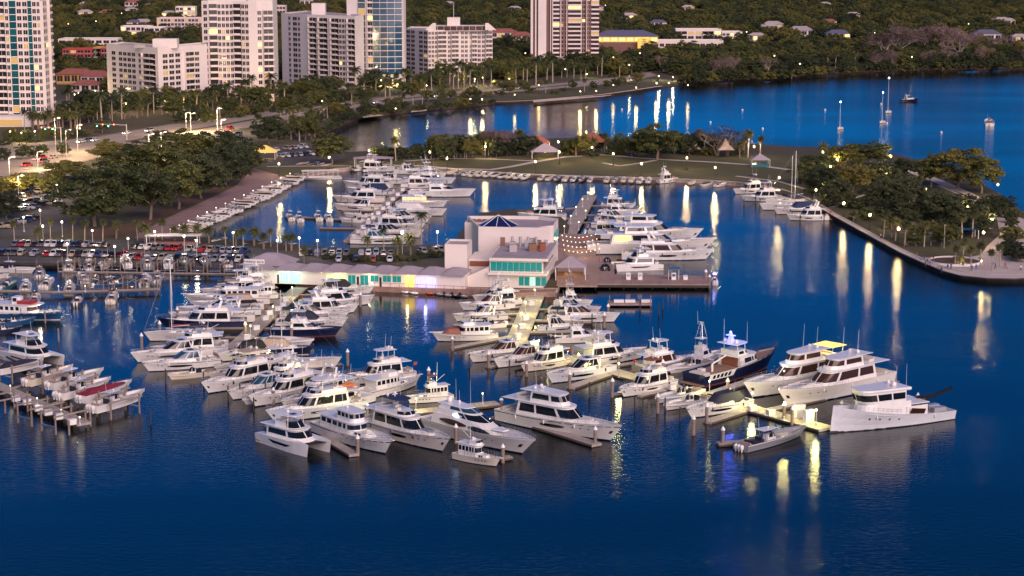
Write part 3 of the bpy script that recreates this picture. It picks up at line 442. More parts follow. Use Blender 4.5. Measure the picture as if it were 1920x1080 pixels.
def to_px(p):
    y = p.y; d = math.cos(PITCH)*y+math.sin(PITCH)*(CAM_H-p.z); up = math.sin(PITCH)*y-math.cos(PITCH)*(CAM_H-p.z); return (960+_F*p.x/d, 540-_F*up/d)
def fpx(*a): return [(to_px(p), to_px(q), w_) for p, q, w_ in fingers_along(*a)]
dock('floating_dock', 'weathered west pier running from the shops to the near yachts', [((562, 543), (440, 655), 4.2), ((436, 652), (640, 748), 4.), ((500, 806), (934, 760), 3.6)], fpx((556, 548), (452, 645), 6, 15, R(178))+fpx((556, 548), (452, 645), 6, 15, R(-2))+fpx((450, 660), (630, 742), 5, 14, R(215))+fpx((450, 660), (630, 742), 3, 14, R(35)), boards=True)
dock('floating_dock', 'long grey finger dock in front of the largest west pier yacht', [((936, 780), (1119, 838), 2.4)]); dock('floating_dock', 'short finger dock with white skiff beside the pilothouse trawler', [((606, 822), (664, 857), 2.)]); dock('floating_dock', 'stub dock at the bow of the small cream cabin boat', [((925, 866), (958, 861), 1.6)])
dock('floating_dock', 'floodlit pale east pier running from restaurant to explorer ship', [((1006, 552), (966, 648), 5.), ((962, 640), (1060, 678), 4.4), ((1052, 674), (1550, 808), 4.4)], [((1000, 604), (1110, 607), 2.), ((985, 626), (1130, 624), 2.2), ((990, 672), (916, 690), 2.), ((1160, 698), (1070, 729), 2.2), ((1418, 766), (1326, 794), 2.2), ((1330, 742), (1440, 706), 2.6), ((985, 590), (910, 594), 1.6), ((980, 610), (850, 612), 1.6), ((975, 630), (848, 655), 1.8), ((1270, 728), (1200, 745), 1.6), ((1440, 772), (1560, 745), 2.), ((1150, 742), (1195, 738), 1.6), ((1000, 577), (930, 580), 1.6), ((1010, 582), (1100, 586), 1.6), ((1140, 690), (1210, 680), 1.8), ((1200, 706), (1260, 696), 1.8)], mat='dock_pale')
dock('floating_dock', 'short floating landing under the grey open powerboat stern', [((1345, 836), (1420, 832), 2.2)])
dock('pier', 'grey middle pier with lamp posts behind the restaurant', [((1062, 452), (1106, 372), 5.)], [((1060, 405), (985, 402), 1.5), ((1100, 390), (1180, 394), 1.4), ((1090, 408), (1180, 410), 1.4), ((1082, 422), (1170, 424), 1.4), ((1040, 398), (1100, 393), 1.6)], z=1.1)
dock('floating_dock', 'far basin pier between two rows of white boats', [((655, 455), (774, 336), 3.6)], fpx((665, 440), (765, 348), 6, 13, R(174))+fpx((665, 440), (765, 348), 6, 13, R(-6))); dock('floating_dock', 'slim dock holding two pairs of console boats in the basin', [((535, 408), (668, 416), 1.5)])
dock('boardwalk', 'brown boardwalk under the string lights beside the restaurant', [((1082, 447), (1082, 545), 11.)], z=1.45, mat='dock_brown')
# fuel dock on piles
o = G(1095, 540); r = thing('fuel_dock', 'brown planked fuel dock with dark edge in front of the big yachts', 'dock', o)
P = [G(u, v, 1.5)-Vector((o.x, o.y, 0)) for u, v in ((1090, 532), (1330, 533), (1330, 517), (1152, 514), (1148, 482), (1098, 478))]; MB().prism(P, 1.2, 1.5).build('deck', 'dock_brown', r); P2 = [(p.x*1.002, p.y+(.12 if i > 1 else -.12)) for i, p in enumerate(P)]; MB().prism(P2, .55, 1.19).build('edge_beam', 'pile_dark', r)
for i in range(10): MB().tube([(P[0].x+(P[1].x-P[0].x)*i/9, P[0].y+.3, -1), (P[0].x+(P[1].x-P[0].x)*i/9, P[0].y+.3, 1.)], .18, 6).build('leg', 'pile_dark', r)
for i, (u, lb, mt) in enumerate(((1178, 'white fuel pump cabinet by the mast on the fuel dock', 'white'), (1200, 'tall white dispenser on the fuel dock', 'white'), (1263, 'blue and white fuel dispenser under a small blue canopy', 'blue_hull'), (1285, 'round white tank on the right of fuel dock', 'white'))):
    q = thing('fuel_dispenser', lb, 'dispenser', G(u, 524, 1.5)); MB().box(-.6, .6, -.5, .5, 0, 1.9 if i != 3 else 1.2).build('cabinet', 'white', q); MB().box(-.45, .45, -.54, -.51, .9, 1.6 if i != 3 else 1.1).build('front_panel', mt if mt != 'white' else 'silver', q)
    if i == 2: MB().box(-1.6, 1.6, -1.2, 1.2, 3., 3.2).build('canopy', 'blue_hull', q); [MB().tube([(s_*1.4, 0, 0), (s_*1.4, 0, 3)], .08, 5).build('post', 'white', q) for s_ in (-1, 1)]
o = G(1140, 573); r = thing('brown_landing', 'small red-brown landing with white boxes right of the east pier', 'dock', o); L_ = (G(1221, 573)-o).length; MB().box(0, L_, -2, 2, .4, .9).build('deck', 'dock_brown', r); [MB().box(x, x+2.6, -.6, .6, .905, 1.6).build('storage_box', 'white', r) for x in (1.5, 4.4, 8.6)]; [MB().tube([(x, -1.9, -1), (x, -1.9, 3.)], .16, 6).build('post', 'pile', r) for x in (.3, L_-.3)]
# left docks
dock('dock', 'left lift dock with grey boards and white storage boxes', [((-30, 722), (158, 806), 3.)], [((20, 740), (60, 728), 1.), ((90, 772), (130, 758), 1.)], z=1.4); dock('dock', 'inner left dock behind the excursion boat', [((-30, 553), (110, 556), 2.), ((100, 556), (300, 550), 2.2)], z=1.3); dock('dock', 'narrow walkway between the causeway boat lifts', [((110, 517), (455, 522), 1.6)], z=1.3); dock('dock', 'short dock at left edge beside the power catamaran', [((-30, 650), (70, 700), 2.)], z=1.2)
dock('dock', 'walkway on piles along the brick promenade boats', [((560, 334), (330, 446), 1.4)], z=1.2); dock('dock', 'low walkway under the park seawall boats', [((840, 326), (1235, 343), 1.3)], z=1.1); dock('dock', 'grey walkway of the park quay', [((1400, 354), (1555, 402), 1.8)], z=1.1)
# boat lifts: four posts and two beams each
lift_me = {'post': MB().tube([(0, 0, -1.5), (0, 0, 4.2)], .2, 6).mesh('post', 'pile'), 'beam': MB().box(-.12, .12, -2.2, 2.2, 1.2, 1.5).mesh('beam', 'chrome'), 'side_beam': MB().box(-4.2, 4.2, -.1, .1, 3.4, 3.7).mesh('side_beam', 'wood_grey')}
def lift(label, u, v, rz, group, k=1.):
    r = thing('boat_lift', label, 'boat lift', G(u, v), rz, group); r.scale = (k,)*3
    for x in (-3.6, 3.6):
        put('beam', lift_me['beam'], r, (x, 0, 0))
        for y in (-2.2, 2.2): put('post', lift_me['post'], r, (x, y, 0))
    for y in (-2.45, 2.45): put('side_beam', lift_me['side_beam'], r, (0, y, 0))
for i, (u, v) in enumerate(((222, 778), (200, 762), (160, 756), (142, 738), (95, 730), (38, 712), (120, 805), (75, 790), (12, 775))): lift(f'timber boat lift, {nth(i)} from the outer end of left dock', u, v, R(50), 'lifts on the left dock')
for i in range(11): lift(f'timber boat lift on the causeway, {nth(i)} from the left', 125+i*31, 507+i*.6, R(90), 'lifts along the causeway', .8)
for i, (u, v) in enumerate(((150, 538), (190, 545), (235, 546), (275, 546))): lift(f'timber boat lift at the inner left dock, {nth(i)} from the left', u, v, R(80), 'lifts at the inner left dock', .85)
# mooring piles
cap_me = [MB().lathe([(.34, -2), (.34, 3.1)], 8).mesh('pile', 'pile'), MB().lathe([(.42, 3.05), (.42, 3.2), (.02, 3.85)], 8).mesh('cap', 'pile_cap')]; thin_me = MB().lathe([(.17, -2), (.15, 3.2), (.02, 3.3)], 6).mesh('pile', 'pile_dark'); mid_me = MB().lathe([(.22, -2), (.2, 3.0), (.02, 3.1)], 6).mesh('pile', 'pile')
def piles(pts, where, kind='cap', k=1.):
    for i, (u, v) in enumerate(sorted(pts)):
        nm = {'cap': 'white-capped mooring pile', 'thin': 'thin dark mooring pile', 'mid': 'plain timber mooring pile'}[kind]
        r = thing('mooring_pile', f'{nm}, {nth(i)} from the left {where}', 'pile', G(u, v), 0, nm+'s '+where); r.scale = (1, 1, k*rng.uniform(.9, 1.15))
        if kind == 'cap': put('pile', cap_me[0], r); put('cap', cap_me[1], r)
        else: put('pile', thin_me if kind == 'thin' else mid_me, r)
piles([(266, 656), (300, 634), (333, 606), (652, 686), (804, 724), (940, 777), (1004, 800), (1116, 836), (855, 832), (943, 868), (671, 855), (513, 758), (547, 640), (460, 635), (676, 575)], 'along the west pier')
piles([(848, 658), (916, 690), (987, 706), (1068, 729), (1148, 745), (1160, 690), (1243, 706), (1325, 794), (1355, 836), (1364, 746), (1398, 704), (1470, 790), (1485, 798), (1578, 782), (1720, 772), (1233, 775), (1140, 598), (1133, 615), (1330, 540), (1323, 532), (1300, 816)], 'along the east pier')
piles([(283, 796), (450, 745), (476, 772), (311, 720), (382, 722), (428, 752), (498, 745), (560, 760)], 'left of the west pier', 'thin', .9)
piles([(1028, 690), (955, 700), (880, 690), (1105, 745), (1247, 772), (1275, 790), (1110, 610), (1243, 580), (1235, 590), (1690, 790), (1190, 770), (1200, 585)], 'around the east pier', 'thin', .9)
piles([(1485, 408), (1455, 398), (1500, 416), (1530, 412), (1417, 380), (1395, 384), (1425, 386), (1545, 416), (1370, 366)], 'off the park quay', 'thin', .75)
piles([(640, 380), (652, 388), (700, 402), (727, 370), (672, 350), (690, 345), (805, 420), (834, 412), (890, 372), (838, 350), (800, 452), (660, 420)], 'in the far basin', 'mid', .8)
piles([(10, 775), (60, 800), (130, 816), (170, 800), (25, 700), (60, 660), (110, 640), (40, 600), (85, 606), (30, 520), (118, 520)], 'on the left docks', 'mid', .9)
# dock furniture
def dock_box(label, u, v, s=1.6, h=1.1, z=.6, mat='white'):
    r = thing('dock_box', label, 'dock box', G(u, v, z), R(35), 'boxes on the docks'); MB().box(-s/2, s/2, -.45, .45, 0, h*.8).build('chest', mat, r); MB().box(-s/2-.05, s/2+.05, -.5, .5, h*.802, h).build('lid', mat, r)
for i, (u, v) in enumerate(((1001, 660), (1499, 783), (1516, 792), (1216, 838), (1105, 830))[:3]): dock_box(['tall white cabinet at the bend of east pier', 'tall white cabinet near the explorer ship bow', 'pale cabinet beside the tall one at the pier end'][i], u, v, 2.2, 2.6)
for i, (u, v) in enumerate(((1200, 708), (1085, 684), (1260, 730), (1345, 752), (1410, 770), (1445, 778))): dock_box(f'white dock box, {nth(i)} from the left on the lower east pier', u, v)
for i, (u, v) in enumerate(((985, 600), (978, 616), (970, 634), (995, 572))): dock_box(f'white dock box on upper east pier, {nth(i)} from the bend', u, v)
for i, (u, v) in enumerate(((535, 565), (520, 582), (497, 600), (480, 618), (462, 636), (450, 652), (530, 575), (505, 590))): dock_box(f'white dock box, {nth(i)} down the west pier from the shops', u, v)
for i, (u, v) in enumerate(((30, 752), (50, 758), (72, 770), (90, 778), (110, 786), (135, 796))): dock_box(f'white storage box, {nth(i)} along the left lift dock', u, v, z=1.4)
for i in range(12): dock_box(f'white storage box on far basin pier, {nth(i)} from its root', 662+i*9.2, 446-i*8.8)
# ================================================================ BOATS (x forward, z up from the waterline)
class Boat:
    def __init__(s, kind, label, cat, bow, stern, Lmax=99., B=None, fb=None, fbb=None, rake=None, hull='white', group=None, deck='nonskid', lod=1, stripe=None, boot='navy', z=0., full=.45, bul=.35):
        b, a = G(*bow), G(*stern); d = b-a; s.lod = lod
        if d.length > Lmax: c_ = (a+b)/2; d = d*(Lmax/d.length); a, b = c_-d/2, c_+d/2
        if hull == 'white': hull = ['white', 'white', 'pearl', 'ice', 'white_b'][int(bow[0]*3+bow[1]*5) % 5]
        s.L = L = d.length; s.B = B or (.33*L if L < 12 else 2.5+.16*L); s.fb = fb or .072*L+.55; s.fbb = fbb or s.fb*1.45; s.rake = rake if rake is not None else L*.11; s.full = full; s.bul = bul
        s.o = thing(kind, label, cat, ((a.x+b.x)/2, (a.y+b.y)/2, z), math.atan2(d.y, d.x), group)
        s.hull_m = hull; s.mk_hull(hull, deck, boot)
        if stripe: s.band('hull_stripe', stripe, .80, .87)
    def sheer(s, t): return s.fb+(s.fbb-s.fb)*max(0, t)**1.9
    def hw(s, t): return s.B/2*(.93+.07*min(1, t/.3))*(1-max(0, (t-s.full)/(1-s.full))**2.5)
    def hp(s, t, q, off=0.):
        yd = s.hw(t); yw = .87*s.B/2*(.95+.05*min(1, t/.3))*(1-max(0, (t-.22)/.78)**2.0)
        e = max(0, q); y = yw+(yd-yw)*e**1.3
        x = -s.L/2+(s.L+(s.rake*e))*t
        return (x, max(.02, y)+off, s.sheer(t)*q)
    def mk_hull(s, hm, dm, boot):
        T = [0, .12, .25, .38, .5, .6, .69, .77, .84, .9, .95, .985, 1.] if s.lod else [0, .25, .5, .7, .85, .95, 1.]
        rows = []
        for q in ((-.25, 0, .3, .6, 1.) if s.lod else (-.2, 0, .5, 1.)): rows.append([s.hp(t, q) for t in T])
        top = rows[-1]; w_ = min(.16, s.B*.04); bul = s.bul*min(1, s.L/14)
        inn = [(x-(w_ if i == len(T)-1 else 0), max(.01, y-w_), z) for i, (x, y, z) in enumerate(top)]; dk = [(x, y, z-bul) for x, y, z in inn]
        rows += [inn, dk]; mb = MB()
        for sg in (1, -1):
            mb.grid([[(x, y*sg, z) for x, y, z in r] for r in (rows if sg < 0 else rows[::-1])])
        st = [(r[0][0], r[0][1], r[0][2]) for r in rows[:-2]]; mb.add([(x, y, z) for x, y, z in st]+[(x, -y, z) for x, y, z in st], [(i, i+1, len(st)+i+1, len(st)+i) for i in range(len(st)-1)])
        x, y, z = inn[0]; mb.add([(x+w_, y, z), (x+w_, -y, z), (x+w_, -y, z-bul), (x+w_, y, z-bul), (x, y, z), (x, -y, z)], [(0, 1, 2, 3), (4, 5, 1, 0)])
        mb.build('hull', hm, s.o, smooth=False)
        MB().grid([[(x, y, z+.01) for x, y, z in dk], [(x, -y, z+.01) for x, y, z in dk]]).build('deck', dm, s.o); s.dz = bul
        if boot: s.band('boot_stripe', boot, -.02, .075 if s.L > 9 else .12)
    def deckz(s, x): return s.sheer(min(1, max(0, (x+s.L/2)/(s.L+s.rake))))-s.dz
    def band(s, name, mat, q0, q1, t0=0., t1=1., off=.015):
        n = 12 if s.lod else 6; mb = MB()
        for sg in (1, -1): mb.grid([[(x, sg*y, z) for x, y, z in (s.hp(t0+(t1-t0)*i/n, q, off) for i in range(n+1))] for q in ((q1, q0) if sg > 0 else (q0, q1))])
        return mb.build(name, mat, s.o)
    def hull_window(s, t0, t1, q0, q1, mat='glass', shape=0):
        for sg in (1, -1):
            n = 6; a, c = [], []
            for i in range(n+1):
                f = i/n; t = t0+(t1-t0)*f; k = (math.sin(math.pi*(.08+.84*f))**.6 if shape else 1.); m = (q0+q1)/2; h = (q1-q0)/2*k
                for lst, q in ((a, m+h), (c, m-h)):
                    x, y, z = s.hp(t, q, .025); lst.append((x, sg*y, z))
            MB().grid([a, c] if sg > 0 else [c, a]).build('hull_window', mat, s.o)
    def portholes(s, ts, q=.6, r=.22, mat='glass'):
        for t in ts: s.hull_window(t, t+r*2/s.L, q-r/s.fb*.5, q+r/s.fb*.5, mat)
    # superstructure: half outline, aft corner (0) -> side -> rounded nose centre (1)
    def out(s, o, q):
        xa, xs, xf, w0, w1 = o
        if q <= .6: f = q/.6; return (xa+(xs-xa)*f, w0+(w1-w0)*f)
        f = (q-.6)/.4*math.pi/2; return (xs+(xf-xs)*math.sin(f)**.9, w1*math.cos(f)**.75 if f < math.pi/2-1e-6 else 0.)
    def house(s, bot, top, z0, z1, mat='white', name='cabin', win=(), wmat='glass', sc0=.3, sc1=.85, ws=None, parent=None, zf=0.):
        """bot/top = (aft x, side end x, nose x, aft half width, fore half width); win = side panes as q ranges; ws = windscreen panes q0"""
        Q = [0, .2, .4, .6, .68, .76, .84, .92, 1.]
        def P(q, h): (a, b_), (c, d) = s.out(bot, q), s.out(top, q); return (a+(c-a)*h, b_+(d-b_)*h, z0+zf*max(0, q-.3)+(z1-z0-zf*max(0, q-.3))*h)
        rings = []
        for h in (0, 1.):
            a = [P(q, h) for q in Q]; rings.append(a+[(x, -y, z) for x, y, z in a[-2::-1]])
        o = MB().loft([r[::-1] for r in rings][::1]).build(name, mat, parent or s.o)
        def pane(qa, qb, sg, nm, h0=sc0, h1=sc1, m=wmat):
            n = 4; A, C = [], []
            for i in range(n+1):
                q = qa+(qb-qa)*i/n
                for lst, h in ((A, h1), (C, h0)):
                    x, y, z = P(q, h); lst.append((x+(.06 if q >= .6 else 0), sg*(y+(.035 if q < .97 else 0)), z))
            MB().grid([A, C] if sg > 0 else [C, A]).build(nm, m, o)
        for wd in win:
            m = wd[2] if len(wd) > 2 else wmat
            for sg in (1, -1): pane(wd[0], wd[1], sg, 'window', m=m)
        if ws is not None:
            for sg in (1, -1): pane(ws, .995, sg, 'windscreen')
        return o
    def slab(s, o, z, th=.14, mat='white', name='roof', parent=None, up=0.):
        Q = [0, .3, .6, .68, .76, .84, .92, 1.]
        def ring(k, zz): a = [(x-(k if i == 7 else 0)+(k if i == 0 else 0), max(0, y-k), zz+up*q) for i, q in enumerate(Q) for x, y in [s.out(o, q)]]; return (a+[(x, -y, z_) for x, y, z_ in a[-2::-1]])[::-1]
        return MB().loft([ring(.12, z), ring(0, z+th*.5), ring(.08, z+th)]).build(name, mat, parent or s.o)
    def legs(s, xs, y, z0, z1, r=.05, mat='white', lean=0., name='support'):
        for x in xs:
            for sg in (1, -1): MB().tube([(x, sg*y, z0), (x+lean, sg*y*.95, z1)], r, 5).build(name, mat, s.o)
    def rail(s, t0, t1, h=.7, n=9, inset=.1):
        if not s.lod: return
        mb = MB()
        for sg in (1, -1):
            P = []
            for i in range(n+1):
                t = t0+(t1-t0)*i/n; x, y, z = s.hp(t, 1.); p = (x-inset*(t > .97), sg*max(.05, y-inset), z); P.append((p[0], p[1], z+h)); mb.tube([p, P[-1]], .025, 3)
            mb.tube(P, .03, 3); mb.tube([(x, y, z-h*.45) for x, y, z in P], .018, 3)
        mb.build('railing', 'chrome', s.o)
    def antenna(s, x, y, z, h=3., lean=-.3): MB().tube([(x, y, z), (x+lean, y, z+h)], .035, 4, .015).build('antenna', 'white', s.o)
    def dome(s, x, y, z, r=.35): MB().lathe([(r*.6, 0), (r*.9, r*.3), (r, r*.8), (r*.85, r*1.4), (r*.45, r*1.75), (0, r*1.85)], 9, (x, y, z)).build('radar_dome', 'white', s.o, smooth=True)
    def radar(s, x, z): m = MB(); m.tube([(x, 0, z), (x, 0, z+.35)], .12, 6); m.box(x-.09, x+.09, -.65, .65, z+.35, z+.5); m.build('radar', 'white', s.o)
    def arch(s, x, y, z0, z1, lean=-.8, mat='white', wd=.7):
        m = MB()
        for sg in (1, -1): m.loft([[(x+wd/2, sg*y, z0), (x-wd/2, sg*y, z0), (x-wd/2, sg*(y-.18), z0), (x+wd/2, sg*(y-.18), z0)][::sg], [(x+lean+wd/3, sg*y*.86, z1), (x+lean-wd/3, sg*y*.86, z1), (x+lean-wd/3, sg*(y*.86-.18), z1), (x+lean+wd/3, sg*(y*.86-.18), z1)][::sg]])
        m.box(x+lean-wd/3, x+lean+wd/3, -y*.86+.18, y*.86-.18, z1-.16, z1-.002); m.build('radar_arch', mat, s.o)
    def seat(s, x, y, z, lx, ly, h=.45, back=.0, mat='cushion'):
        m = MB(); m.box(x-lx/2, x+lx/2, y-ly/2, y+ly/2, z, z+h)
        if back: m.box(x-lx/2-.18, x-lx/2-.004, y-ly/2, y+ly/2, z, z+h+back)
        m.build('seat', mat, s.o)
    def platform(s, w=.8, ln=None, mat='teak'):
        ln = ln or s.L*.05+.3; MB().box(-s.L/2-ln, -s.L/2-.004, -s.B/2*w, s.B/2*w, .25, .42).build('swim_platform', mat, s.o)
    def outboards(s, n=2, mat='white'):
        for i in range(n):
            y = (i-(n-1)/2)*.75; x = -s.L/2
            m = MB(); m.loft([[(x-.15, y-.2, .5), (x-.15, y+.2, .5), (x-.75, y+.16, .45), (x-.75, y-.16, .45)], [(x-.1, y-.25, 1.05), (x-.1, y+.25, 1.05), (x-.85, y+.2, 1.0), (x-.85, y-.2, 1.0)], [(x-.25, y-.14, 1.4), (x-.25, y+.14, 1.4), (x-.75, y+.1, 1.3), (x-.75, y-.1, 1.3)]]); m.box(x-.55, x-.3, y-.07, y+.07, -.3, .48)
            m.build('outboard_motor', mat, s.o)
    def fenders(s, n=3, mat='white'):
        for i in range(n):
            t = .2+.5*i/max(1, n-1)
            for sg in (1, -1):
                x, y, z = s.hp(t, .75, .16); MB().lathe([(0, -.45), (.13, -.3), (.15, 0), (.13, .3), (0, .42)], 6, (x, sg*y, z)).build('fender', mat, s.o)
    def pulpit(s):
        x, y, z = s.hp(1., 1.); m = MB(); m.box(x-.9, x+.55, -.28, .28, z, z+.1); m.build('bow_pulpit', 'white', s.o)
    def hatch(s, x, z, l=.7, w=.7, mat='glass'): MB().box(x-l/2, x+l/2, -w/2, w/2, z, z+.07).build('deck_hatch', mat, s.o)
    def sunpad(s, x0, x1, w, z, mat='cushion'): MB().loft([[(x0, -w, z), (x1, -w*.55, z), (x1, w*.55, z), (x0, w, z)], [(x0+.05, -w+.05, z+.22), (x1-.05, -w*.5, z+.22), (x1-.05, w*.5, z+.22), (x0+.05, w-.05, z+.22)]]).build('sun_pad', mat, s.o)
# ---------------------------------------------------------------- kinds
def flybridge(label, bow, stern, hull='white', group=None, top='hard', windows='glass', glow=False, name='motor_yacht', lod=1, boot='navy', hw=1, pilot=False, topmat=None, deck='nonskid', stripe=None, fenders=0, canvas=None, B=None):
    b = Boat(name, label, 'yacht', bow, stern, hull=hull, group=group, lod=lod, boot=boot, deck=deck, stripe=stripe, B=B); L, W = b.L, b.B; k = L/22
    zd = b.deckz(-L*.05); h1 = zd+2.05+.6*k; wm_ = 'glass_warm' if glow else windows
    b.house((-L*.30, L*.10, L*.27, W*.41, W*.34), (-L*.28, L*.04, L*.15, W*.37, W*.31), zd-.05, h1, win=((.04, .27, wm_), (.30, .60, windows)), wmat=windows, sc0=.32, sc1=.88, ws=.64)
    b.slab((-L*.43, L*.02, L*.17, W*.44, W*.37), h1, .16, name='upper_deck')
    z2 = h1+.16
    if L > 20:   # sky lounge / pilot house level
        h2 = z2+2.05
        if pilot:
            b.house((-L*.18, -L*.0, L*.12, W*.33, W*.28), (-L*.17, -L*.01, L*.075, W*.30, W*.25), z2, h2, win=((.06, .58, windows),), wmat=windows, sc0=.35, sc1=.85, ws=.63)
            b.slab((-L*.27, -L*.02, L*.10, W*.36, W*.30), h2, .14, name='hard_top', mat=topmat or 'white'); zt = h2+.14
            b.seat(-L*.30, 0, z2, 1.6, W*.4, .45, .4)
        else: zt = None
    else: zt = None
    if zt is None:
        b.house((-L*.27, -L*.02, L*.11, W*.36, W*.31), (-L*.27, -L*.02, L*.085, W*.35, W*.29), z2, z2+.72, name='flybridge', win=(), mat='white', ws=.66, wmat=windows, sc0=.35, sc1=1.12)
        b.seat(-L*.15, W*.17, z2+.72, .9, W*.2, .25, .3); b.seat(-L*.04, -W*.1, z2+.72, .7, .8, .4, .5); b.sunpad(-L*.25, -L*.19, W*.26, z2+.72)
        zt = z2+2.45+.25*k
        if top == 'hard': b.slab((-L*.22, -L*.02, L*.07, W*.34, W*.29), zt, .14, name='hard_top', mat=topmat or 'white'); b.legs((-L*.18, L*.0), W*.28, z2+.7, zt, .07, lean=-.15)
        elif top == 'bimini': b.slab((-L*.22, -L*.04, L*.03, W*.36, W*.33), zt, .1, name='bimini', mat=topmat or 'canvas_blue'); b.legs((-L*.19, -L*.03), W*.31, z2+.7, zt, .03, 'chrome')
        else: b.arch(-L*.16, W*.35, z2+.5, zt-.2); zt = zt-.2
    b.radar(-L*.12, zt+.14); b.dome(-L*.17, W*.14, zt+.12, .25+.1*k)
    if lod:
        b.dome(-L*.17, -W*.14, zt+.12, .22+.08*k); b.antenna(-L*.13, W*.25, zt, 3*k+1); b.antenna(-L*.13, -W*.25, zt, 3*k+1)
    b.house((L*.24, L*.32, L*.42, W*.25, W*.2), (L*.17, L*.28, L*.37, W*.22, W*.15), b.deckz(L*.3)-.2, b.deckz(L*.3)+.55, name='trunk_cabin', zf=.2)
    b.sunpad(L*.27, L*.34, W*.16, b.deckz(L*.3)+.55)
    b.rail(.48, 1., .75); b.platform(); b.seat(-L*.44, 0, b.deckz(-L*.44), .7, W*.55, .45, .4)
    if hw: b.hull_window(.42, .62, .42, .68, 'glass', 1)
    b.portholes((.68, .74, .8), .62, .16)
    if L > 15: b.hull_window(.955, .975, .45, .62, 'black')
    q_ = random.Random(int(bow[0]*7+bow[1]))
    if lod: b.fenders(2 if L < 16 else 3, q_.choice(['white', 'navy', 'black', 'white']))
    if not stripe and hull == 'white' and q_.random() < .45: b.band('sheer_line', q_.choice(['navy', 'glass_brown', 'grey_hull', 'teal_hull']), .84, .9)
    if not canvas and q_.random() < .35: canvas = q_.choice(['canvas_navy', 'canvas_tan', 'canvas_black', 'canvas_blue', 'canvas_white'])
    if q_.random() < .5: dz_ = b.deckz(L*.3)+.6; MB().tube([(L*.26, -.5, dz_+.25), (L*.36, -.5, dz_+.3), (L*.39, 0, dz_+.32), (L*.36, .5, dz_+.3), (L*.26, .5, dz_+.25)], .2, 6).build('life_raft', q_.choice(['grey_hull', 'white_b', 'orange']) if L < 17 else 'grey_hull', b.o)
    if lod and q_.random() < .5: MB().tube([(-L/2-.1, 0, b.fb), (-L/2-.7, 0, b.fb+1.6)], .03, 4).build('flag_staff', 'chrome', b.o); MB().grid([[(-L/2-.4, 0, b.fb+.9), (-L/2-.7, 0, b.fb+1.6)], [(-L/2-1., .15, b.fb+.75), (-L/2-1.4, .15, b.fb+1.4)]]).build('ensign', 'red', b.o)
    if canvas: b.slab((-L*.47, -L*.34, -L*.30, W*.4, W*.38), h1-.3, .08, name='canvas_awning', mat=canvas)
    return b
def express(label, bow, stern, hull='white', group=None, top='hard', windows='glass', lod=1, boot='navy', hw='glass', cover=None, name='express_cruiser', deck='nonskid', stripe=None, topmat='white'):
    b = Boat(name, label, 'cruiser', bow, stern, hull=hull, group=group, lod=lod, boot=boot, deck=deck, stripe=stripe); L, W = b.L, b.B; zd = b.deckz(0)
    b.house((-L*.16, L*.18, L*.36, W*.40, W*.31), (-L*.14, L*.08, L*.26, W*.36, W*.26), zd-.1, zd+.75, name='coach_roof', zf=.4)
    z1 = zd+.8; zt = z1+1.65
    if cover:
        b.house((-L*.36, L*.04, L*.2, W*.38, W*.32), (-L*.28, -L*.02, L*.06, W*.3, W*.24), z1-.2, zt-.1, name='canvas_cover', mat=cover)
    else:
        b.house((-L*.22, L*.01, L*.17, W*.37, W*.31), (-L*.18, -L*.08, L*.00, W*.33, W*.27), z1, zt, name='cabin', mat='white' if top == 'hard' else 'white_b', win=((.06, .30, windows), (.33, .59, windows)), ws=.61, sc0=.1, sc1=.93, wmat=windows)
        if top == 'hard': b.slab((-L*.27, -L*.08, L*.02, W*.37, W*.31), zt, .12, name='hard_top', mat=topmat)
        b.hatch(-L*.1, zt+.12, L*.08, W*.3)
        b.arch(-L*.2, W*.41, zd, zt-.1, -.5, wd=.5)
    b.seat(-L*.34, 0, zd-.3, .8, W*.5, .45, .35); b.sunpad(-L*.46, -L*.39, W*.3, zd, 'cushion' if not cover else cover); b.sunpad(L*.16, L*.27, W*.18, b.deckz(L*.2)+.62, 'cushion')
    b.hatch(L*.33, b.deckz(L*.33)+.45, .6, .6)
    if hw: b.hull_window(.40, .72, .38, .66, hw, 1)
    b.rail(.45, 1., .55); b.platform(.85, L*.07); q_ = random.Random(int(bow[0]*5+bow[1]))
    if lod: b.fenders(2, q_.choice(['white', 'navy', 'black']))
    if not stripe and hull == 'white' and q_.random() < .45: b.band('sheer_line', q_.choice(['navy', 'grey_hull', 'glass_brown', 'blue_hull']), .8, .88)
    if not cover and q_.random() < .4: b.slab((-L*.46, -L*.3, -L*.24, W*.38, W*.36), z1+.7, .07, name='cockpit_awning', mat=q_.choice(['canvas_navy', 'canvas_tan', 'canvas_black', 'canvas_blue'])); b.legs((-L*.44,), W*.34, zd, z1+.7, .025, 'chrome')
    if lod: b.dome(-L*.2, 0, zt+.1, .22); b.portholes((.78, .83), .62, .14); b.antenna(-L*.2, W*.2, zt, 2)
    return b
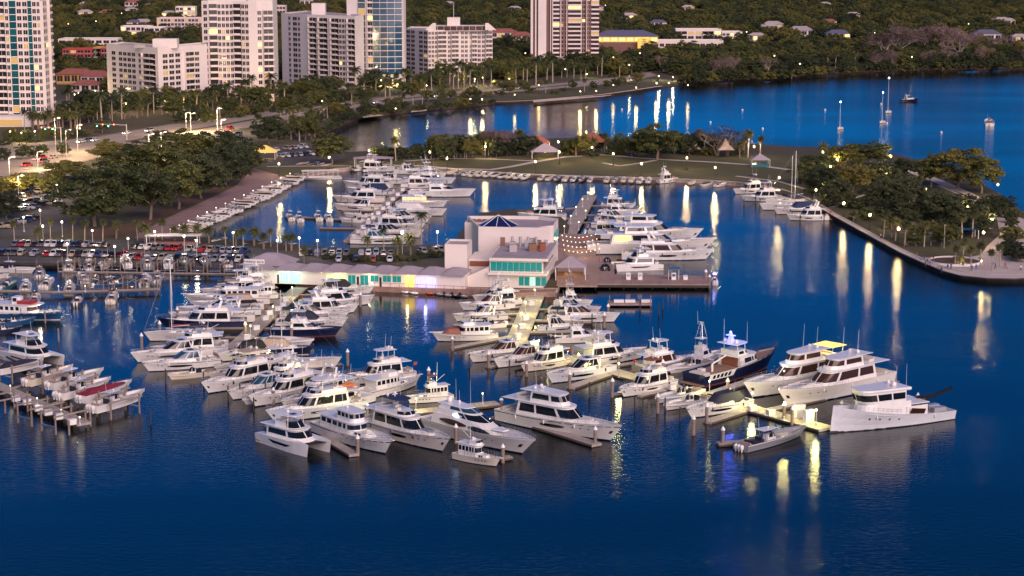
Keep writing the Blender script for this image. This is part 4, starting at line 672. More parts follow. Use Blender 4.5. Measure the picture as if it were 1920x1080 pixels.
def sportfisher(label, bow, stern, hull='white', group=None, tower=False, lod=1, windows='glass', boot='navy', topmat='white'):
    b = Boat('sport_fishing_boat', label, 'fishing boat', bow, stern, hull=hull, group=group, lod=lod, boot=boot, fbb=None); L, W = b.L, b.B; zd = b.deckz(0); h = zd+2.0
    b.house((-L*.16, L*.10, L*.36, W*.38, W*.32), (-L*.14, L*.02, L*.1, W*.33, W*.28), zd-.1, h, win=((.08, .58, windows),), ws=.64, wmat=windows, sc0=.45, sc1=.85)
    b.house((-L*.16, L*.0, L*.08, W*.33, W*.29), (-L*.16, L*.0, L*.06, W*.32, W*.28), h, h+.8, name='flybridge'); b.seat(-L*.06, 0, h+.8, .7, .8, .3, .5)
    zt = h+2.4; b.slab((-L*.17, L*.0, L*.06, W*.33, W*.29), zt, .12, name='hard_top', mat=topmat); b.legs((-L*.14, L*.02), W*.28, h+.7, zt, .05, 'chrome')
    z2 = zt
    if tower:
        z2 = zt+3.2; m = MB()
        for sx in (-L*.14, L*.02):
            for sg in (1, -1): m.tube([(sx, sg*W*.27, zt), (-L*.06+(sx+L*.06)*.35, sg*W*.1, z2)], .045, 4)
        for f in (.33, .66):
            for sg in (1, -1): m.tube([(-L*.06-L*.08*(1-f*.65), sg*W*(.27-.17*f), zt+3.2*f), (-L*.06+L*.08*(1-f*.65), sg*W*(.27-.17*f), zt+3.2*f)], .035, 4)
        m.build('tuna_tower', 'chrome', b.o); b.slab((-L*.10, -L*.04, -L*.01, W*.13, W*.12), z2, .08, name='tower_top', mat='canvas_white')
    for sg in (1, -1): MB().tube([(-L*.02, sg*W*.36, h), (-L*.25, sg*W*.75, h+L*.36)], .045, 4, .02).build('outrigger', 'chrome', b.o)
    b.seat(-L*.30, 0, b.deckz(-L*.3), .8, .8, .6, .5); b.rail(.6, 1., .6); b.radar(-L*.08, z2+.1); b.antenna(-L*.1, W*.2, z2, 3); b.portholes((.5,), .6, .2); b.platform(.7, .5)
    return b
def trawler(label, bow, stern, hull='white', group=None, stripe='navy', lod=1, canvas=None, cabin='white', windows='glass', pilot=False, boot='navy', name='trawler_yacht'):
    b = Boat(name, label, 'trawler', bow, stern, hull=hull, group=group, lod=lod, boot=boot, stripe=stripe, full=.55); L, W = b.L, b.B; zd = b.deckz(-.1*L); h = zd+2.25
    b.house((-L*.36, L*.04, L*.14, W*.38, W*.35), (-L*.36, L*.04, L*.12, W*.36, W*.33), zd-.05, h, mat=cabin, win=((.03, .13, windows), (.16, .26, windows), (.29, .39, windows), (.42, .5, windows), (.53, .59, windows)), ws=.64, wmat=windows, sc0=.48, sc1=.85)
    b.slab((-L*.42, L*.05, L*.16, W*.43, W*.38), h, .12, name='boat_deck')
    z2 = h+.12
    if pilot:
        b.house((-L*.12, L*.06, L*.12, W*.3, W*.28), (-L*.12, L*.05, L*.1, W*.28, W*.26), z2, z2+1.8, mat=cabin, win=((.04, .2, windows), (.24, .4, windows), (.44, .58, windows)), ws=.64, wmat=windows, sc0=.42, sc1=.85); b.slab((-L*.16, L*.06, L*.14, W*.33, W*.3), z2+1.8, .1); zt = z2+1.9
    else:
        b.house((-L*.1, L*.06, L*.12, W*.3, W*.28), (-L*.1, L*.06, L*.11, W*.29, W*.27), z2, z2+.75, mat=cabin, name='flybridge', ws=.66, sc0=.6, sc1=1.2); b.seat(-L*.02, 0, z2, .6, W*.3, .5, .5); zt = z2+.75
        if canvas: b.slab((-L*.12, L*.02, L*.08, W*.32, W*.3), z2+2., .12, name='canvas_top', mat=canvas); b.legs((-L*.1, L*.04), W*.28, z2, z2+2., .03, 'chrome'); zt = z2+2.1
    b.house((L*.12, L*.24, L*.34, W*.28, W*.24), (L*.12, L*.22, L*.31, W*.25, W*.2), b.deckz(L*.2)-.1, b.deckz(L*.2)+.6, mat=cabin, name='trunk_cabin', win=((.1, .3, windows), (.35, .55, windows)), wmat=windows, zf=.2)
    b.rail(.3, 1., .8); b.platform(.75, .7); m = MB(); m.tube([(-L*.14, 0, z2), (-L*.16, 0, zt+2.6)], .07, 5, .04); m.tube([(-L*.15, 0, z2+.8), (-L*.34, 0, z2+2.)], .05, 4); m.build('mast', 'white', b.o); b.dome(-L*.08, 0, zt+.02, .25)
    b.portholes((.55, .62, .69, .76), .6, .14); b.pulpit(); return b
def sailboat(label, bow, stern, mast=None, hull='white', group=None, cover='canvas_blue', boot='navy', lod=1, bimini='canvas_blue', mx=.06):
    b = Boat('sailboat', label, 'sailboat', bow, stern, hull=hull, group=group, lod=lod, boot=boot, full=.35, bul=.12, B=None, fb=None, deck='nonskid'); L, W = b.L, b.B; zd = b.deckz(0); mh = mast or L*1.3
    b.house((-L*.12, L*.14, L*.26, W*.27, W*.2), (-L*.12, L*.12, L*.2, W*.23, W*.16), zd-.05, zd+.5, name='cabin_trunk', win=((.1, .3, 'glass'), (.35, .58, 'glass')), zf=.1)
    x = L*mx; MB().tube([(x, 0, zd), (x-.1, 0, mh)], .11, 6, .07).build('mast', 'white', b.o); MB().tube([(x-.15, 0, zd+1.5), (x-L*.36, 0, zd+1.45)], .08, 6).build('boom', 'white', b.o)
    MB().tube([(x-.2, 0, zd+1.75), (x-L*.12, 0, zd+1.72), (x-L*.34, 0, zd+1.62)], .24, 6, .12).build('sail_cover', cover, b.o)
    m = MB(); xb = b.hp(1, 1)[0]
    m.tube([(x, 0, mh), (xb, 0, b.sheer(1))], .025, 3); m.tube([(x, 0, mh), (-L/2, 0, b.sheer(0))], .02, 3)
    for sg in (1, -1): m.tube([(x, 0, mh*.97), (x, sg*W*.28, mh*.55), (x, sg*W*.45, b.sheer(.5))], .018, 3); m.tube([(x, 0, mh*.55), (x, sg*W*.28, mh*.55)], .03, 3)
    m.build('rigging', 'chrome', b.o)
    if bimini: b.slab((-L*.36, -L*.2, -L*.16, W*.3, W*.3), zd+1.9, .07, name='bimini', mat=bimini); b.legs((-L*.34, -L*.18), W*.27, zd, zd+1.9, .025, 'chrome')
    b.rail(.05, 1., .6, 8); b.seat(-L*.3, 0, zd-.1, L*.2, W*.5, .3); return b
def catamaran(label, bow, stern, group=None, power=True, z=0., wl='glass', B=None):
    b = Boat.__new__(Boat); B_, A = G(*bow), G(*stern); d = B_-A; L = b.L = d.length; W = b.B = B or L*.42; b.lod = 1; fb = L*.115+.5
    b.o = thing('catamaran', label, 'catamaran', ((A.x+B_.x)/2, (A.y+B_.y)/2, z), math.atan2(d.y, d.x), group)
    for sg in (1, -1):
        rows = []
        T = [0, .15, .4, .6, .75, .88, .96, 1.]
        for q in (-.2, 0, .35, .7, 1.):
            for_row = []
            for t_ in T:
                hw = W*.13*(1-max(0, (t_-.5)/.5)**2.2)*(.75+.25*max(0, q)); for_row.append((-L/2+(L-(1-max(0, q))*L*.03)*t_, hw+.01, q*(fb*(.72+.28*t_**.6))))
            rows.append(for_row)
        m = MB(); cy = sg*(W*.5-W*.13)
        ring = [[(x, cy+y, z_) for x, y, z_ in r] for r in rows]+[[(x, cy-y, z_) for x, y, z_ in r] for r in rows[::-1]]
        m.grid(ring); m.add([r[0] for r in ring], [tuple(range(len(ring)))]); hl = m.build('hull', 'white', b.o)
        a = [(x, y+(.03 if True else 0)*sg, z_) for (x, y, z_) in [(-L/2+L*t_, cy+sg*(W*.13*(1-max(0, (t_-.5)/.5)**2.2)*.93+.015), fb*.62) for t_ in (.28, .36, .5, .62, .7)]]
        c = [(x, y, z_-fb*.2*(.2 if i in (0, 4) else 1)) for i, (x, y, z_) in enumerate(a)]; MB().grid([a, c] if sg > 0 else [c, a]).build('hull_window', wl, hl)
    z0 = fb*.78; MB().box(-L*.42, L*.26, -W*.30, W*.30, z0-.45, z0).build('bridge_deck', 'white_b', b.o)
    MB().grid([[(L*.26, -W*.28, z0-.05), (L*.26, W*.28, z0-.05)], [(L*.44, -W*.34, z0+.1), (L*.44, W*.34, z0+.1)]]).build('trampoline', 'canvas_black', b.o)
    h = z0+2.0; b.sheer = lambda t: fb; b.dz = 0.
    b.house((-L*.30, L*.08, L*.30, W*.43, W*.36), (-L*.30, L*.03, L*.16, W*.39, W*.32), z0, h, win=((.05, .58, wl),), wmat=wl, ws=.63, sc0=.35, sc1=.85)
    b.slab((-L*.42, L*.05, L*.2, W*.45, W*.38), h, .16, name='upper_deck')
    if power:
        b.house((-L*.2, L*.0, L*.13, W*.3, W*.26), (-L*.2, -L*.02, L*.08, W*.28, W*.24), h+.16, h+.95, name='flybridge', ws=.62, sc0=.1, sc1=1.5, wmat='glass'); b.slab((-L*.26, L*.0, L*.1, W*.34, W*.28), h+2.3, .14, name='hard_top'); b.legs((-L*.22, L*.03), W*.26, h+.16, h+2.3, .07); b.seat(-L*.14, 0, h+.95, .8, W*.3, .3, .4); b.dome(-L*.12, 0, h+2.44, .3); b.hatch(-L*.02, h+2.44, 1.2, 1.2); b.antenna(-L*.15, W*.2, h+2.44, 2.5)
    else:
        mh = L*1.35; MB().tube([(L*.05, 0, h), (L*.04, 0, mh)], .13, 6, .08).build('mast', 'white', b.o); MB().tube([(L*.04, 0, h+1.), (-L*.36, 0, h+1.1)], .1, 6).build('boom', 'white', b.o); MB().tube([(L*.03, 0, h+1.3), (-L*.34, 0, h+1.3)], .28, 6, .16).build('sail_cover', 'canvas_red', b.o)
        m = MB(); m.tube([(L*.04, 0, mh), (L*.46, 0, z0)], .025, 3)
        for sg in (1, -1): m.tube([(L*.04, 0, mh*.95), (-L*.05, sg*W*.46, z0)], .02, 3)
        m.build('rigging', 'chrome', b.o)
    for sg in (1, -1): MB().box(-L/2-.1, -L*.40, sg*(W*.37)-W*.11, sg*(W*.37)+W*.11, .35, .5).build('transom_step', 'teak', b.o)
    b.seat(-L*.38, 0, z0, .7, W*.5, .45, .35); return b
def console_boat(label, bow, stern, hull='white', group=None, top='white', z=0., motors=2, cover=None, lod=1, name='centre_console_boat', mm='white', tower=False, boot=None, leaning=True, cat='boat', Lmax=99.):
    d_ = min(Lmax, (G(*bow)-G(*stern)).length); b = Boat(name, label, cat, bow, stern, Lmax=Lmax, B=min(.31*d_, 1.1+.19*d_), hull=hull, group=group, lod=lod, boot=boot, z=z, fb=.05*d_+.55, bul=.6, deck='grey_deck'); L, W = b.L, b.B; zd = b.deckz(-L*.1)
    if cover: b.house((-L*.47, L*.1, L*.45, W*.46, W*.4), (-L*.3, L*.0, L*.2, W*.2, W*.12), b.fb-.02, b.fb+.75, name='canvas_cover', mat=cover, zf=(b.fbb-b.fb)*1.1)
    else:
        b.house((-L*.1, L*.02, L*.08, W*.16, W*.15), (-L*.08, L*.0, L*.03, W*.15, W*.12), zd, zd+1.15, name='console', win=((.1, .55, 'glass'),), ws=.62, sc0=.55, sc1=1.25)
        if leaning: b.seat(-L*.18, 0, zd, .6, W*.4, .7, .35, 'canvas_navy'); b.seat(-L*.4, 0, zd, .5, W*.6, .4, .3, 'canvas_tan')
        b.sunpad(L*.14, L*.32, W*.24, b.deckz(L*.2)+.02, 'cushion')
        if top:
            zt = zd+2.25; b.slab((-L*.2, L*.0, L*.06, W*.3, W*.26), zt, .08, name='t_top', mat=top); b.legs((-L*.14, L*.0), W*.19, zd, zt, .03, 'chrome')
            if lod: b.dome(-L*.05, 0, zt+.08, .18); b.antenna(-L*.14, W*.2, zt, 2.4)
    if motors: b.outboards(motors, mm)
    if lod: b.rail(.6, 1., .3, 5)
    return b
def dinghy(label, bow, stern, mat='grey_hull', group=None, z=0., motor=True, name='dinghy'):
    B_, A = G(*bow), G(*stern); d = B_-A; L = d.length; W = L*.45
    o = thing(name, label, 'dinghy', ((A.x+B_.x)/2, (A.y+B_.y)/2, z), math.atan2(d.y, d.x), group); r = W*.17
    m = MB(); m.tube([(-L/2, W/2-r, r*.7), (L*.15, W/2-r, r*.8), (L*.36, W*.25, r*1.2), (L*.46, 0, r*1.5), (L*.36, -W*.25, r*1.2), (L*.15, -W/2+r, r*.8), (-L/2, -W/2+r, r*.7)], r, 6); m.build('tube', mat, o, smooth=True)
    MB().box(-L*.44, L*.3, -W*.28, W*.28, .05, .2).build('floor_board', 'grey_deck', o); MB().box(-L*.1, L*.02, -W*.3, W*.3, .2, .5).build('seat', 'cushion', o)
    if motor: MB().cbox(-L*.52, 0, .2, .4, .35, .7).build('outboard_motor', 'black', o)
    return o
def small_boat(proto, p, rz, label, group):
    c = copy_tree(proto); c.location = p; c.rotation_euler = (0, 0, rz); c['label'] = label; c['group'] = group; return c
# ================================================================ THE BOATS IN THEIR BERTHS
C1, C2 = 'boats along the west pier', 'boats along the floodlit east pier'
# --- front row, bows to open water
catamaran('white power catamaran with dark flybridge windscreen at the near end of west pier', (600, 854), (506, 822), C1)
t_ = trawler('white pilothouse trawler with dark blue stripe between catamaran and blue-awning yacht', (722, 851), (604, 806), group=C1, pilot=True)
flybridge('white motor yacht under a square dark blue awning', (829, 847), (690, 800), group=C1, top='bimini', topmat='canvas_blue', B=6.)
# sleek open yacht
b = Boat('motor_yacht', 'sleek white yacht with oval brown side windows and white radar ball', 'yacht', (978, 851), (806, 800), group=C1, rake=4.); L, W = b.L, b.B; zd = b.deckz(0)
b.house((-L*.36, L*.08, L*.36, W*.43, W*.36), (-L*.34, L*.0, L*.14, W*.37, W*.30), zd-.3, zd+1.9, name='cabin', zf=.5)
for sg in (1, -1):
    for k, (x0, x1, m) in enumerate(((-L*.26, L*.03, 'glass_brown'), (L*.05, L*.27, 'glass'))):
        a, c = [], []
        for i in range(9):
            f = i/8; x = x0+(x1-x0)*f; hgt = .55*math.sin(math.pi*(.04+.92*f))**.7; zc = zd+.95-.55*(max(0, x)/(L*.27))**1.2*(1 if k else .4); yy = W*(.415-.05*max(0, x)/(L*.3)*1.6)
            a.append((x, sg*(yy-.02-.035*hgt), zc+hgt)); c.append((x, sg*(yy+.04+.03*hgt), zc-hgt))
        MB().grid([a, c]).build('window', m, b.o)
z1 = zd+1.9
b.house((-L*.34, L*.0, L*.18, W*.34, W*.29), (-L*.3, -L*.06, L*.05, W*.30, W*.25), z1-.02, z1+1.0, name='upper_cabin', ws=.62, win=((.48, .6),), sc0=.12, sc1=.9, zf=-.3)
b.house((-L*.32, -L*.06, L*.06, W*.29, W*.24), (-L*.28, -L*.1, -L*.04, W*.25, W*.21), z1+1., z1+1.75, name='wheelhouse', ws=.62, win=((.3, .58),), wmat='glass_blue', sc0=.2, sc1=.95); b.slab((-L*.33, -L*.1, -L*.03, W*.28, W*.23), z1+1.75, .16, name='hard_top')
b.dome(-L*.27, 0, z1+1.9, .6); b.dome(-L*.2, W*.12, z1+1.9, .3)
for x, y, h in ((-L*.26, W*.2, 4.5), (-L*.22, -W*.2, 3.), (-L*.1, W*.2, 5.), (-L*.1, -W*.2, 3.4)): b.antenna(x, y, z1+1.8, h, -.1)
b.sunpad(L*.24, L*.34, W*.2, b.deckz(L*.3)+.75, 'white'); b.rail(.5, 1., .7, 12); b.platform(); b.hull_window(.93, .955, .4, .6, 'black'); b.portholes((.6, .66, .72), .6, .15)
pl = MB(); pl.box(-L*.13, -L*.07, W*.345, W*.36, z1+.25, z1+.55); M('name_lit', (.7, .8, .9), .4, emit=(.75, .9, 1.), es=2.2); pl.build('lit_name_plate', 'name_lit', b.o); MB().box(-L*.13, -L*.07, -W*.36, -W*.345, z1+.25, z1+.55).build('lit_name_plate', 'name_lit', b.o)
b = flybridge('largest white yacht of the west pier, long black window band, beside floating dock', (1143, 827), (946, 784), group=C1, pilot=True, B=6.8)
for i in range(4): MB().box(-8.6+i*.45, -8.3+i*.45, -2.44, -2.4, b.deckz(0)+2.35, b.deckz(0)+2.6).build('name_letter', 'silver', b.o)
trawler('small cream-hulled cabin boat with white pilothouse in front of yacht bows', (930, 875), (857, 858), hull='cream', stripe=None, boot='navy', name='cabin_cruiser', group=C1)
# --- west pier, bows to the left
dinghy('dark inflatable dinghy nearest the shops on the west pier', (444, 531), (470, 530), 'black', C1); dinghy('second dark inflatable dinghy by the shops, west pier', (456, 537), (488, 535), 'black', C1)
flybridge('white flybridge cruiser with white hard top, first of the left-facing west pier row', (388, 557), (500, 551), group=C1)
trawler('classic off-white trawler with tan canvas top on the west pier', (360, 571), (506, 568), hull='white_b', stripe='teak', canvas='canvas_tan', group=C1)
express('white express cruiser with dark glasshouse below the classic trawler', (346, 594), (488, 588), group=C1)
flybridge('dark-hulled flybridge yacht with white sheer behind the tall mast', (312, 616), (463, 613), hull='navy', group=C1, boot='white', windows='glass', top='arch', hw=0)
sailboat('tall-masted sailboat with red sail cover at the west pier', (283, 640), (402, 630), mast=19.5, group=C1, cover='canvas_red', bimini=None, mx=.17)
trawler('white trawler with square windows moored just below the tall mast', (322, 654), (428, 652), group=C1, stripe=None)
express('white long-cabin cruiser whose bow reaches farthest left on the west pier', (260, 680), (392, 664), group=C1, name='motor_cruiser')
express('white express cruiser with blue windscreen and blue hull stripe', (280, 697), (408, 683), group=C1, windows='glass_blue', stripe='navy', top='none')
console_boat('small open cream boat in front of the blue-windscreen cruiser', (322, 712), (396, 702), hull='cream', group=C1, top=None, motors=0, name='open_boat')
flybridge('white flybridge cruiser under tan bimini with dark hull window slot', (392, 738), (518, 706), group=C1, top='bimini', topmat='canvas_tan', hw=1)
express('white express cruiser with curved blue-grey glasshouse and round bow', (438, 750), (540, 726), group=C1, windows='glass_blue')
console_boat('small boat with pale cover tucked between two cruisers', (462, 759), (535, 740), group=C1, cover='canvas_white', motors=0, name='covered_boat')
flybridge('white flybridge yacht with black lower windows next to the pale-covered boat', (480, 763), (602, 730), group=C1, top='arch')
flybridge('white sport yacht with swept radar arch in the middle of the west row', (540, 772), (654, 738), group=C1, top='arch', lod=1, hw=0)
b = flybridge('white yacht carrying an orange dinghy behind the catamaran', (516, 792), (676, 764), group=C1, top='hard', canvas='canvas_white', windows='glass'); L, W = b.L, b.B; zo = b.deckz(0)+3.3; MB().tube([(-L*.42, -.7, zo), (-L*.32, -.7, zo+.05), (-L*.28, 0, zo+.1), (-L*.32, .7, zo+.05), (-L*.42, .7, zo)], .3, 6).build('tender', 'orange', b.o)
flybridge('white flybridge cruiser close to the shop corner, behind the first left-facing one', (418, 546), (512, 540), group=C1, top='hard', hw=0)
express('white express with tan canvas between classic trawler and dark-glass express', (372, 582), (494, 578), group=C1, cover='canvas_tan')
express('grey-white cruiser just above the dark-hulled flybridge yacht', (332, 605), (478, 601), group=C1, hull='white_b', windows='glass_brown')
console_boat('open boat with three white outboards lit yellow at the pier bend', (462, 695), (528, 682), group=C1, top='white', motors=3)
express('white sport cruiser between the swept-arch yacht and the pier', (578, 752), (660, 726), group=C1, windows='glass_blue', top='none')
flybridge('white cruiser with cream flybridge canopy near the west pier bend', (452, 722), (560, 700), group=C1, top='bimini', topmat='canvas_white', hw=0)
flybridge('white flybridge cruiser wedged between trawler and long-cabin cruiser', (296, 668), (424, 658), group=C1, top='bimini', topmat='canvas_navy', hw=0)
express('cream cruiser behind the tan-bimini flybridge boat', (400, 716), (488, 698), group=C1, hull='cream', cover='canvas_tan')
console_boat('small white launch between blue-windscreen cruiser and the pier', (408, 697), (470, 684), group=C1, top='canvas_navy', motors=1)
trawler('white trawler with tan canvas at the inner end of the left-facing row', (440, 562), (520, 558), group=C1, canvas='canvas_tan')
express('white cruiser with black cockpit awning tucked against the west pier bend', (418, 678), (505, 662), group=C1, cover='canvas_black')
flybridge('small white flybridge boat between round-bow cruiser and the pier', (490, 730), (572, 710), group=C1, top='hard', hw=0)
sportfisher('white fisher with outriggers beside the yacht carrying an orange dinghy', (590, 778), (690, 750), group=C1)
# --- west pier, bows to the right
express('white express cruiser with black canvas nearest the shops, right side of west pier', (692, 551), (592, 549), group=C1, cover='canvas_black')
flybridge('large white flybridge yacht, second on the right side of the west pier', (690, 571), (572, 578), group=C1)
express('white express with smoked glass, third on the right side of west pier', (645, 598), (525, 600), group=C1)
flybridge('white flybridge boat between the second and third right-side yachts', (662, 586), (562, 590), group=C1, top='arch', hw=0)
express('white express with navy cover above the black sport fisher', (640, 613), (518, 613), group=C1, cover='canvas_navy')
sportfisher('black-hulled sport fisher on the right side of the west pier', (628, 630), (508, 627), hull='navy', group=C1, boot='antifoul')
console_boat('white open launch with pale cover above the tan-awning boat', (580, 647), (490, 644), group=C1, cover='canvas_white', motors=0, name='open_launch')
express('dark-hulled cruiser with tan awning over its cabin, west pier', (578, 665), (478, 662), hull='navy', group=C1, cover='canvas_tan', boot='white')
sailboat('white sailboat lit yellow amidships with slim mast, right side of west pier', (628, 688), (505, 690), mast=17.5, group=C1, cover='canvas_black', bimini=None, mx=-.3)
flybridge('tall white flybridge yacht with hard top, bow turned toward the pier', (650, 722), (772, 706), group=C1, top='hard')
trawler('white double-deck trawler with dark stripe pointing away, beside hard-top yacht', (778, 724), (682, 745), group=C1, stripe='navy')
trawler('white cabin boat under a brown canvas top, bow lit yellow', (770, 757), (846, 748), group=C1, stripe='teak', canvas='canvas_brown', name='cabin_cruiser')
# --- east pier, bows to the left
sportfisher('white sport fisher lit yellow-green nearest the restaurant, east pier', (893, 566), (962, 560), group=C2)
express('white express cruiser second from restaurant on left of east pier', (870, 582), (962, 577), group=C2, windows='glass_brown')
express('white low cruiser above the tarpaulin trawler, east pier', (858, 603), (948, 597), group=C2, top='none')
b = trawler('old wooden trawler heaped with red-brown tarpaulin on its foredeck', (822, 640), (930, 634), hull='white_b', stripe='antifoul', group=C2)
b.house((b.L*.12, b.L*.3, b.L*.46, b.B*.36, b.B*.28), (b.L*.16, b.L*.26, b.L*.34, b.B*.2, b.B*.14), b.deckz(b.L*.2), b.deckz(b.L*.2)+1.5, name='tarpaulin', mat='canvas_brown')
express('white cruiser with smoked side glass at the bend of east pier', (888, 680), (990, 664), group=C2, windows='glass_brown')
flybridge('white flybridge cruiser under black bimini near white dock box', (984, 698), (1062, 680), group=C2, top='bimini', topmat='canvas_black')
express('white sport cruiser with big dark curved glasshouse on the east pier', (1036, 719), (1142, 696), group=C2, windows='glass', deck='grey_deck')
flybridge('white flybridge cruiser with brown canvas behind the blue-tower yacht', (1170, 745), (1256, 722), group=C2, top='bimini', topmat='canvas_brown', hw=1)
console_boat('dark-striped white bowrider beside the flybridge cruiser, east pier', (1236, 757), (1312, 737), group=C2, top=None, boot='navy', motors=0, name='bowrider')
console_boat('open white tender with black seats next to the bowrider', (1252, 770), (1328, 751), group=C2, top=None, boot='black', mm='black')
express('white cruiser with navy stripe under dark fitted cover, east pier', (1297, 784), (1398, 760), hull='white', group=C2, cover='canvas_navy', boot='navy', stripe='navy')
b = console_boat('grey open powerboat with hard top and three white outboards at the outer end', (1500, 818), (1388, 846), hull='grey_hull', group=C2, top='white', motors=3, boot='black', name='open_powerboat')
b.seat(-b.L*.28, 0, b.deckz(-b.L*.3), 2.2, b.B*.6, .5, .3, 'canvas_navy'); b.band('white_sheer', 'white', .86, .97)
console_boat('white centre console between low cruiser and tarpaulin trawler', (872, 617), (945, 612), group=C2, top='white')
flybridge('white flybridge boat lit green by the restaurant steps', (905, 575), (975, 569), group=C2, top='hard', hw=0)
express('white cruiser lying between the bend and the black bimini boat', (935, 690), (1020, 672), group=C2, windows='glass_brown', top='none')
# --- east pier, bows to the right
sportfisher('white sport fisher with outriggers beside the restaurant steps', (1105, 574), (1040, 571), group=C2, tower=True)
express('big white express yacht with brown glass on right of east pier', (1150, 604), (1028, 600), group=C2, windows='glass_brown')
express('small white sport cruiser with arch below the big express yacht', (1086, 621), (1008, 621), group=C2, top='none')
flybridge('white double-deck yacht with green awning and cluttered lit cockpit', (1200, 672), (1076, 686), group=C2, top='hard', canvas='seafoam')
flybridge('white sport yacht with grey hull sides and open stern', (1290, 684), (1196, 700), hull='grey_hull', group=C2, top='hard', windows='glass_brown')
console_boat('small white console boat, bow to the dock, before the tower boat', (1258, 700), (1330, 684), group=C2, top='white', mm='white', name='centre_console_boat'); b = sportfisher('white sport fisher with skeletal tower just left of the navy yacht', (1345, 672), (1290, 686), group=C2, tower=True)
express('white cruiser above the big express yacht, right of east pier', (1118, 589), (1030, 585), group=C2)
sportfisher('white fishing yacht between small sport cruiser and double-deck yacht', (1128, 640), (1040, 642), group=C2)
# navy explorer
b = Boat('explorer_yacht', 'navy explorer yacht with blue-lit mast and brown cabin door', 'yacht', (1436, 690), (1300, 722), hull='navy', group=C2, boot='antifoul', fb=2.5, fbb=4.6, B=7., rake=4., deck='teak', bul=.6); L, W = b.L, b.B
z0 = b.deckz(-L*.3)
b.band('hull_stripe', 'white', .93, 1.); b.house((-L*.02, L*.2, L*.3, W*.46, W*.4), (-L*.02, L*.18, L*.26, W*.44, W*.37), b.deckz(0)-.2, b.deckz(0)+2.4, win=((.2, .5), (.53, .59)), ws=.64, sc0=.45, sc1=.85, zf=1.)
MB().box(-L*.02-.08, -L*.02-.01, -W*.36, W*.30, b.deckz(0)+.1, b.deckz(0)+2.2).build('brown_door', 'canvas_brown', b.o)
h = b.deckz(0)+2.4; b.slab((-L*.06, L*.18, L*.28, W*.47, W*.4), h, .15, name='upper_deck'); b.house((-L*.02, L*.1, L*.17, W*.36, W*.32), (-L*.02, L*.08, L*.13, W*.34, W*.3), h+.15, h+1.3, name='pilot_house', win=((.1, .5),), ws=.62); b.legs((0, L*.1), W*.28, h+1.3, h+2.6, .08); b.slab((-L*.06, L*.08, L*.16, W*.4, W*.34), h+2.6, .16, name='hard_top')
M('lit_blue', (.5, .5, .9), .4, emit=(.10, .12, 1.), es=.9); m = MB(); zz = h+2.76
m.loft([[(x-.7, y, zz) for x, y in ((0, -.7), (1.4, -.7), (1.4, .7), (0, .7))], [(x-.4, y, zz+1.4) for x, y in ((0, -.35), (.7, -.35), (.7, .35), (0, .35))], [(x-.4, y, zz+2.6) for x, y in ((0, -.15), (.4, -.15), (.4, .15), (0, .15))]]); m.box(-.6, .4, -1., 1., zz+1.6, zz+1.75); m.build('lit_mast', 'lit_blue', b.o)
b.dome(0, 1.6, zz, .5); b.dome(0, -1.6, zz, .5); lamp_light(b.o, (0, 0, zz+3.2), 420, (.12, .15, 1.), .4)
m = MB(); m.tube([(-L*.25, 0, z0), (-L*.25, 0, z0+1.8)], .25, 7); m.tube([(-L*.25, 0, z0+1.7), (-L*.06, 0, z0+3.)], .18, 6); m.build('deck_crane', 'white', b.o)
for i in range(5): b.hull_window(.10+.045*i, .13+.045*i, .55, .86, 'glass')
b.band('white_panel', 'white', .45, .92, .06, .36, .02); b.rail(.35, 1., .9, 12); b.platform(.9, 1.2); b.seat(-L*.42, 0, z0, 2., W*.6, .6); b.seat(-L*.33, 1.4, z0, 1.4, 1.2, .8); b.antenna(0, 2., zz, 5., 0); b.antenna(3, -2., zz, 4.5, 0)
# classic motor yacht
b = flybridge('long white classic yacht with gold-lit aft flybridge canopy', (1412, 746), (1575, 705), group=C2, pilot=True, windows='glass_brown', hw=0, boot='navy', name='classic_yacht'); M('canopy_glow', (.6, .42, .12), .6, emit=(1., .66, .12), es=.7)  # gold light on the canopy cloth put into its colour and emission
b.slab((-b.L*.44, -b.L*.3, -b.L*.26, b.B*.4, b.B*.38), b.deckz(0)+5., .12, name='lit_canopy', mat='canopy_glow'); b.legs((-b.L*.42, -b.L*.3), b.B*.33, b.deckz(0)+2, b.deckz(0)+5., .05); lamp_light(b.o, (-b.L*.36, 0, b.deckz(0)+4.4), 160, (1., .7, .25), .3); lamp_light(b.o, (b.L*.2, 0, b.deckz(0)+3.5), 60, (.7, .95, 1.), .2)
flybridge('white raised-bow yacht with long brown window strip beside the explorer', (1478, 762), (1655, 716), group=C2, pilot=True, windows='glass_brown', hw=0)
# white explorer
b = Boat('explorer_yacht', 'high white explorer ship with black deck crane at the pier end', 'yacht', (1556, 812), (1772, 780), group=C2, fb=1.9, fbb=5.4, rake=-.6, B=7.2, boot='black', deck='grey_deck', bul=.5, full=.6); L, W = b.L, b.B
z0 = b.deckz(-L*.3)
b.house((-L*.1, L*.14, L*.3, W*.47, W*.4), (-L*.1, L*.12, L*.26, W*.44, W*.38), b.deckz(0)-.3, b.deckz(L*.2)+2., name='deckhouse', zf=1.2); h = b.deckz(L*.2)+2.
b.house((-L*.06, L*.16, L*.27, W*.42, W*.36), (-L*.06, L*.18, L*.30, W*.42, W*.37), h-.05, h+2.1, name='wheelhouse', win=((.02, .28), (.31, .59)), ws=.61, sc0=.25, sc1=.85); b.slab((-L*.1, L*.17, L*.3, W*.45, W*.39), h+2.1, .6, name='wheelhouse_roof')
for sg in (1, -1): MB().box(-L*.24, -L*.06, sg*W*.46-.1, sg*W*.46+.1, b.deckz(-L*.2)+.3, b.deckz(-L*.2)+2.3).build('side_wing', 'white', b.o)
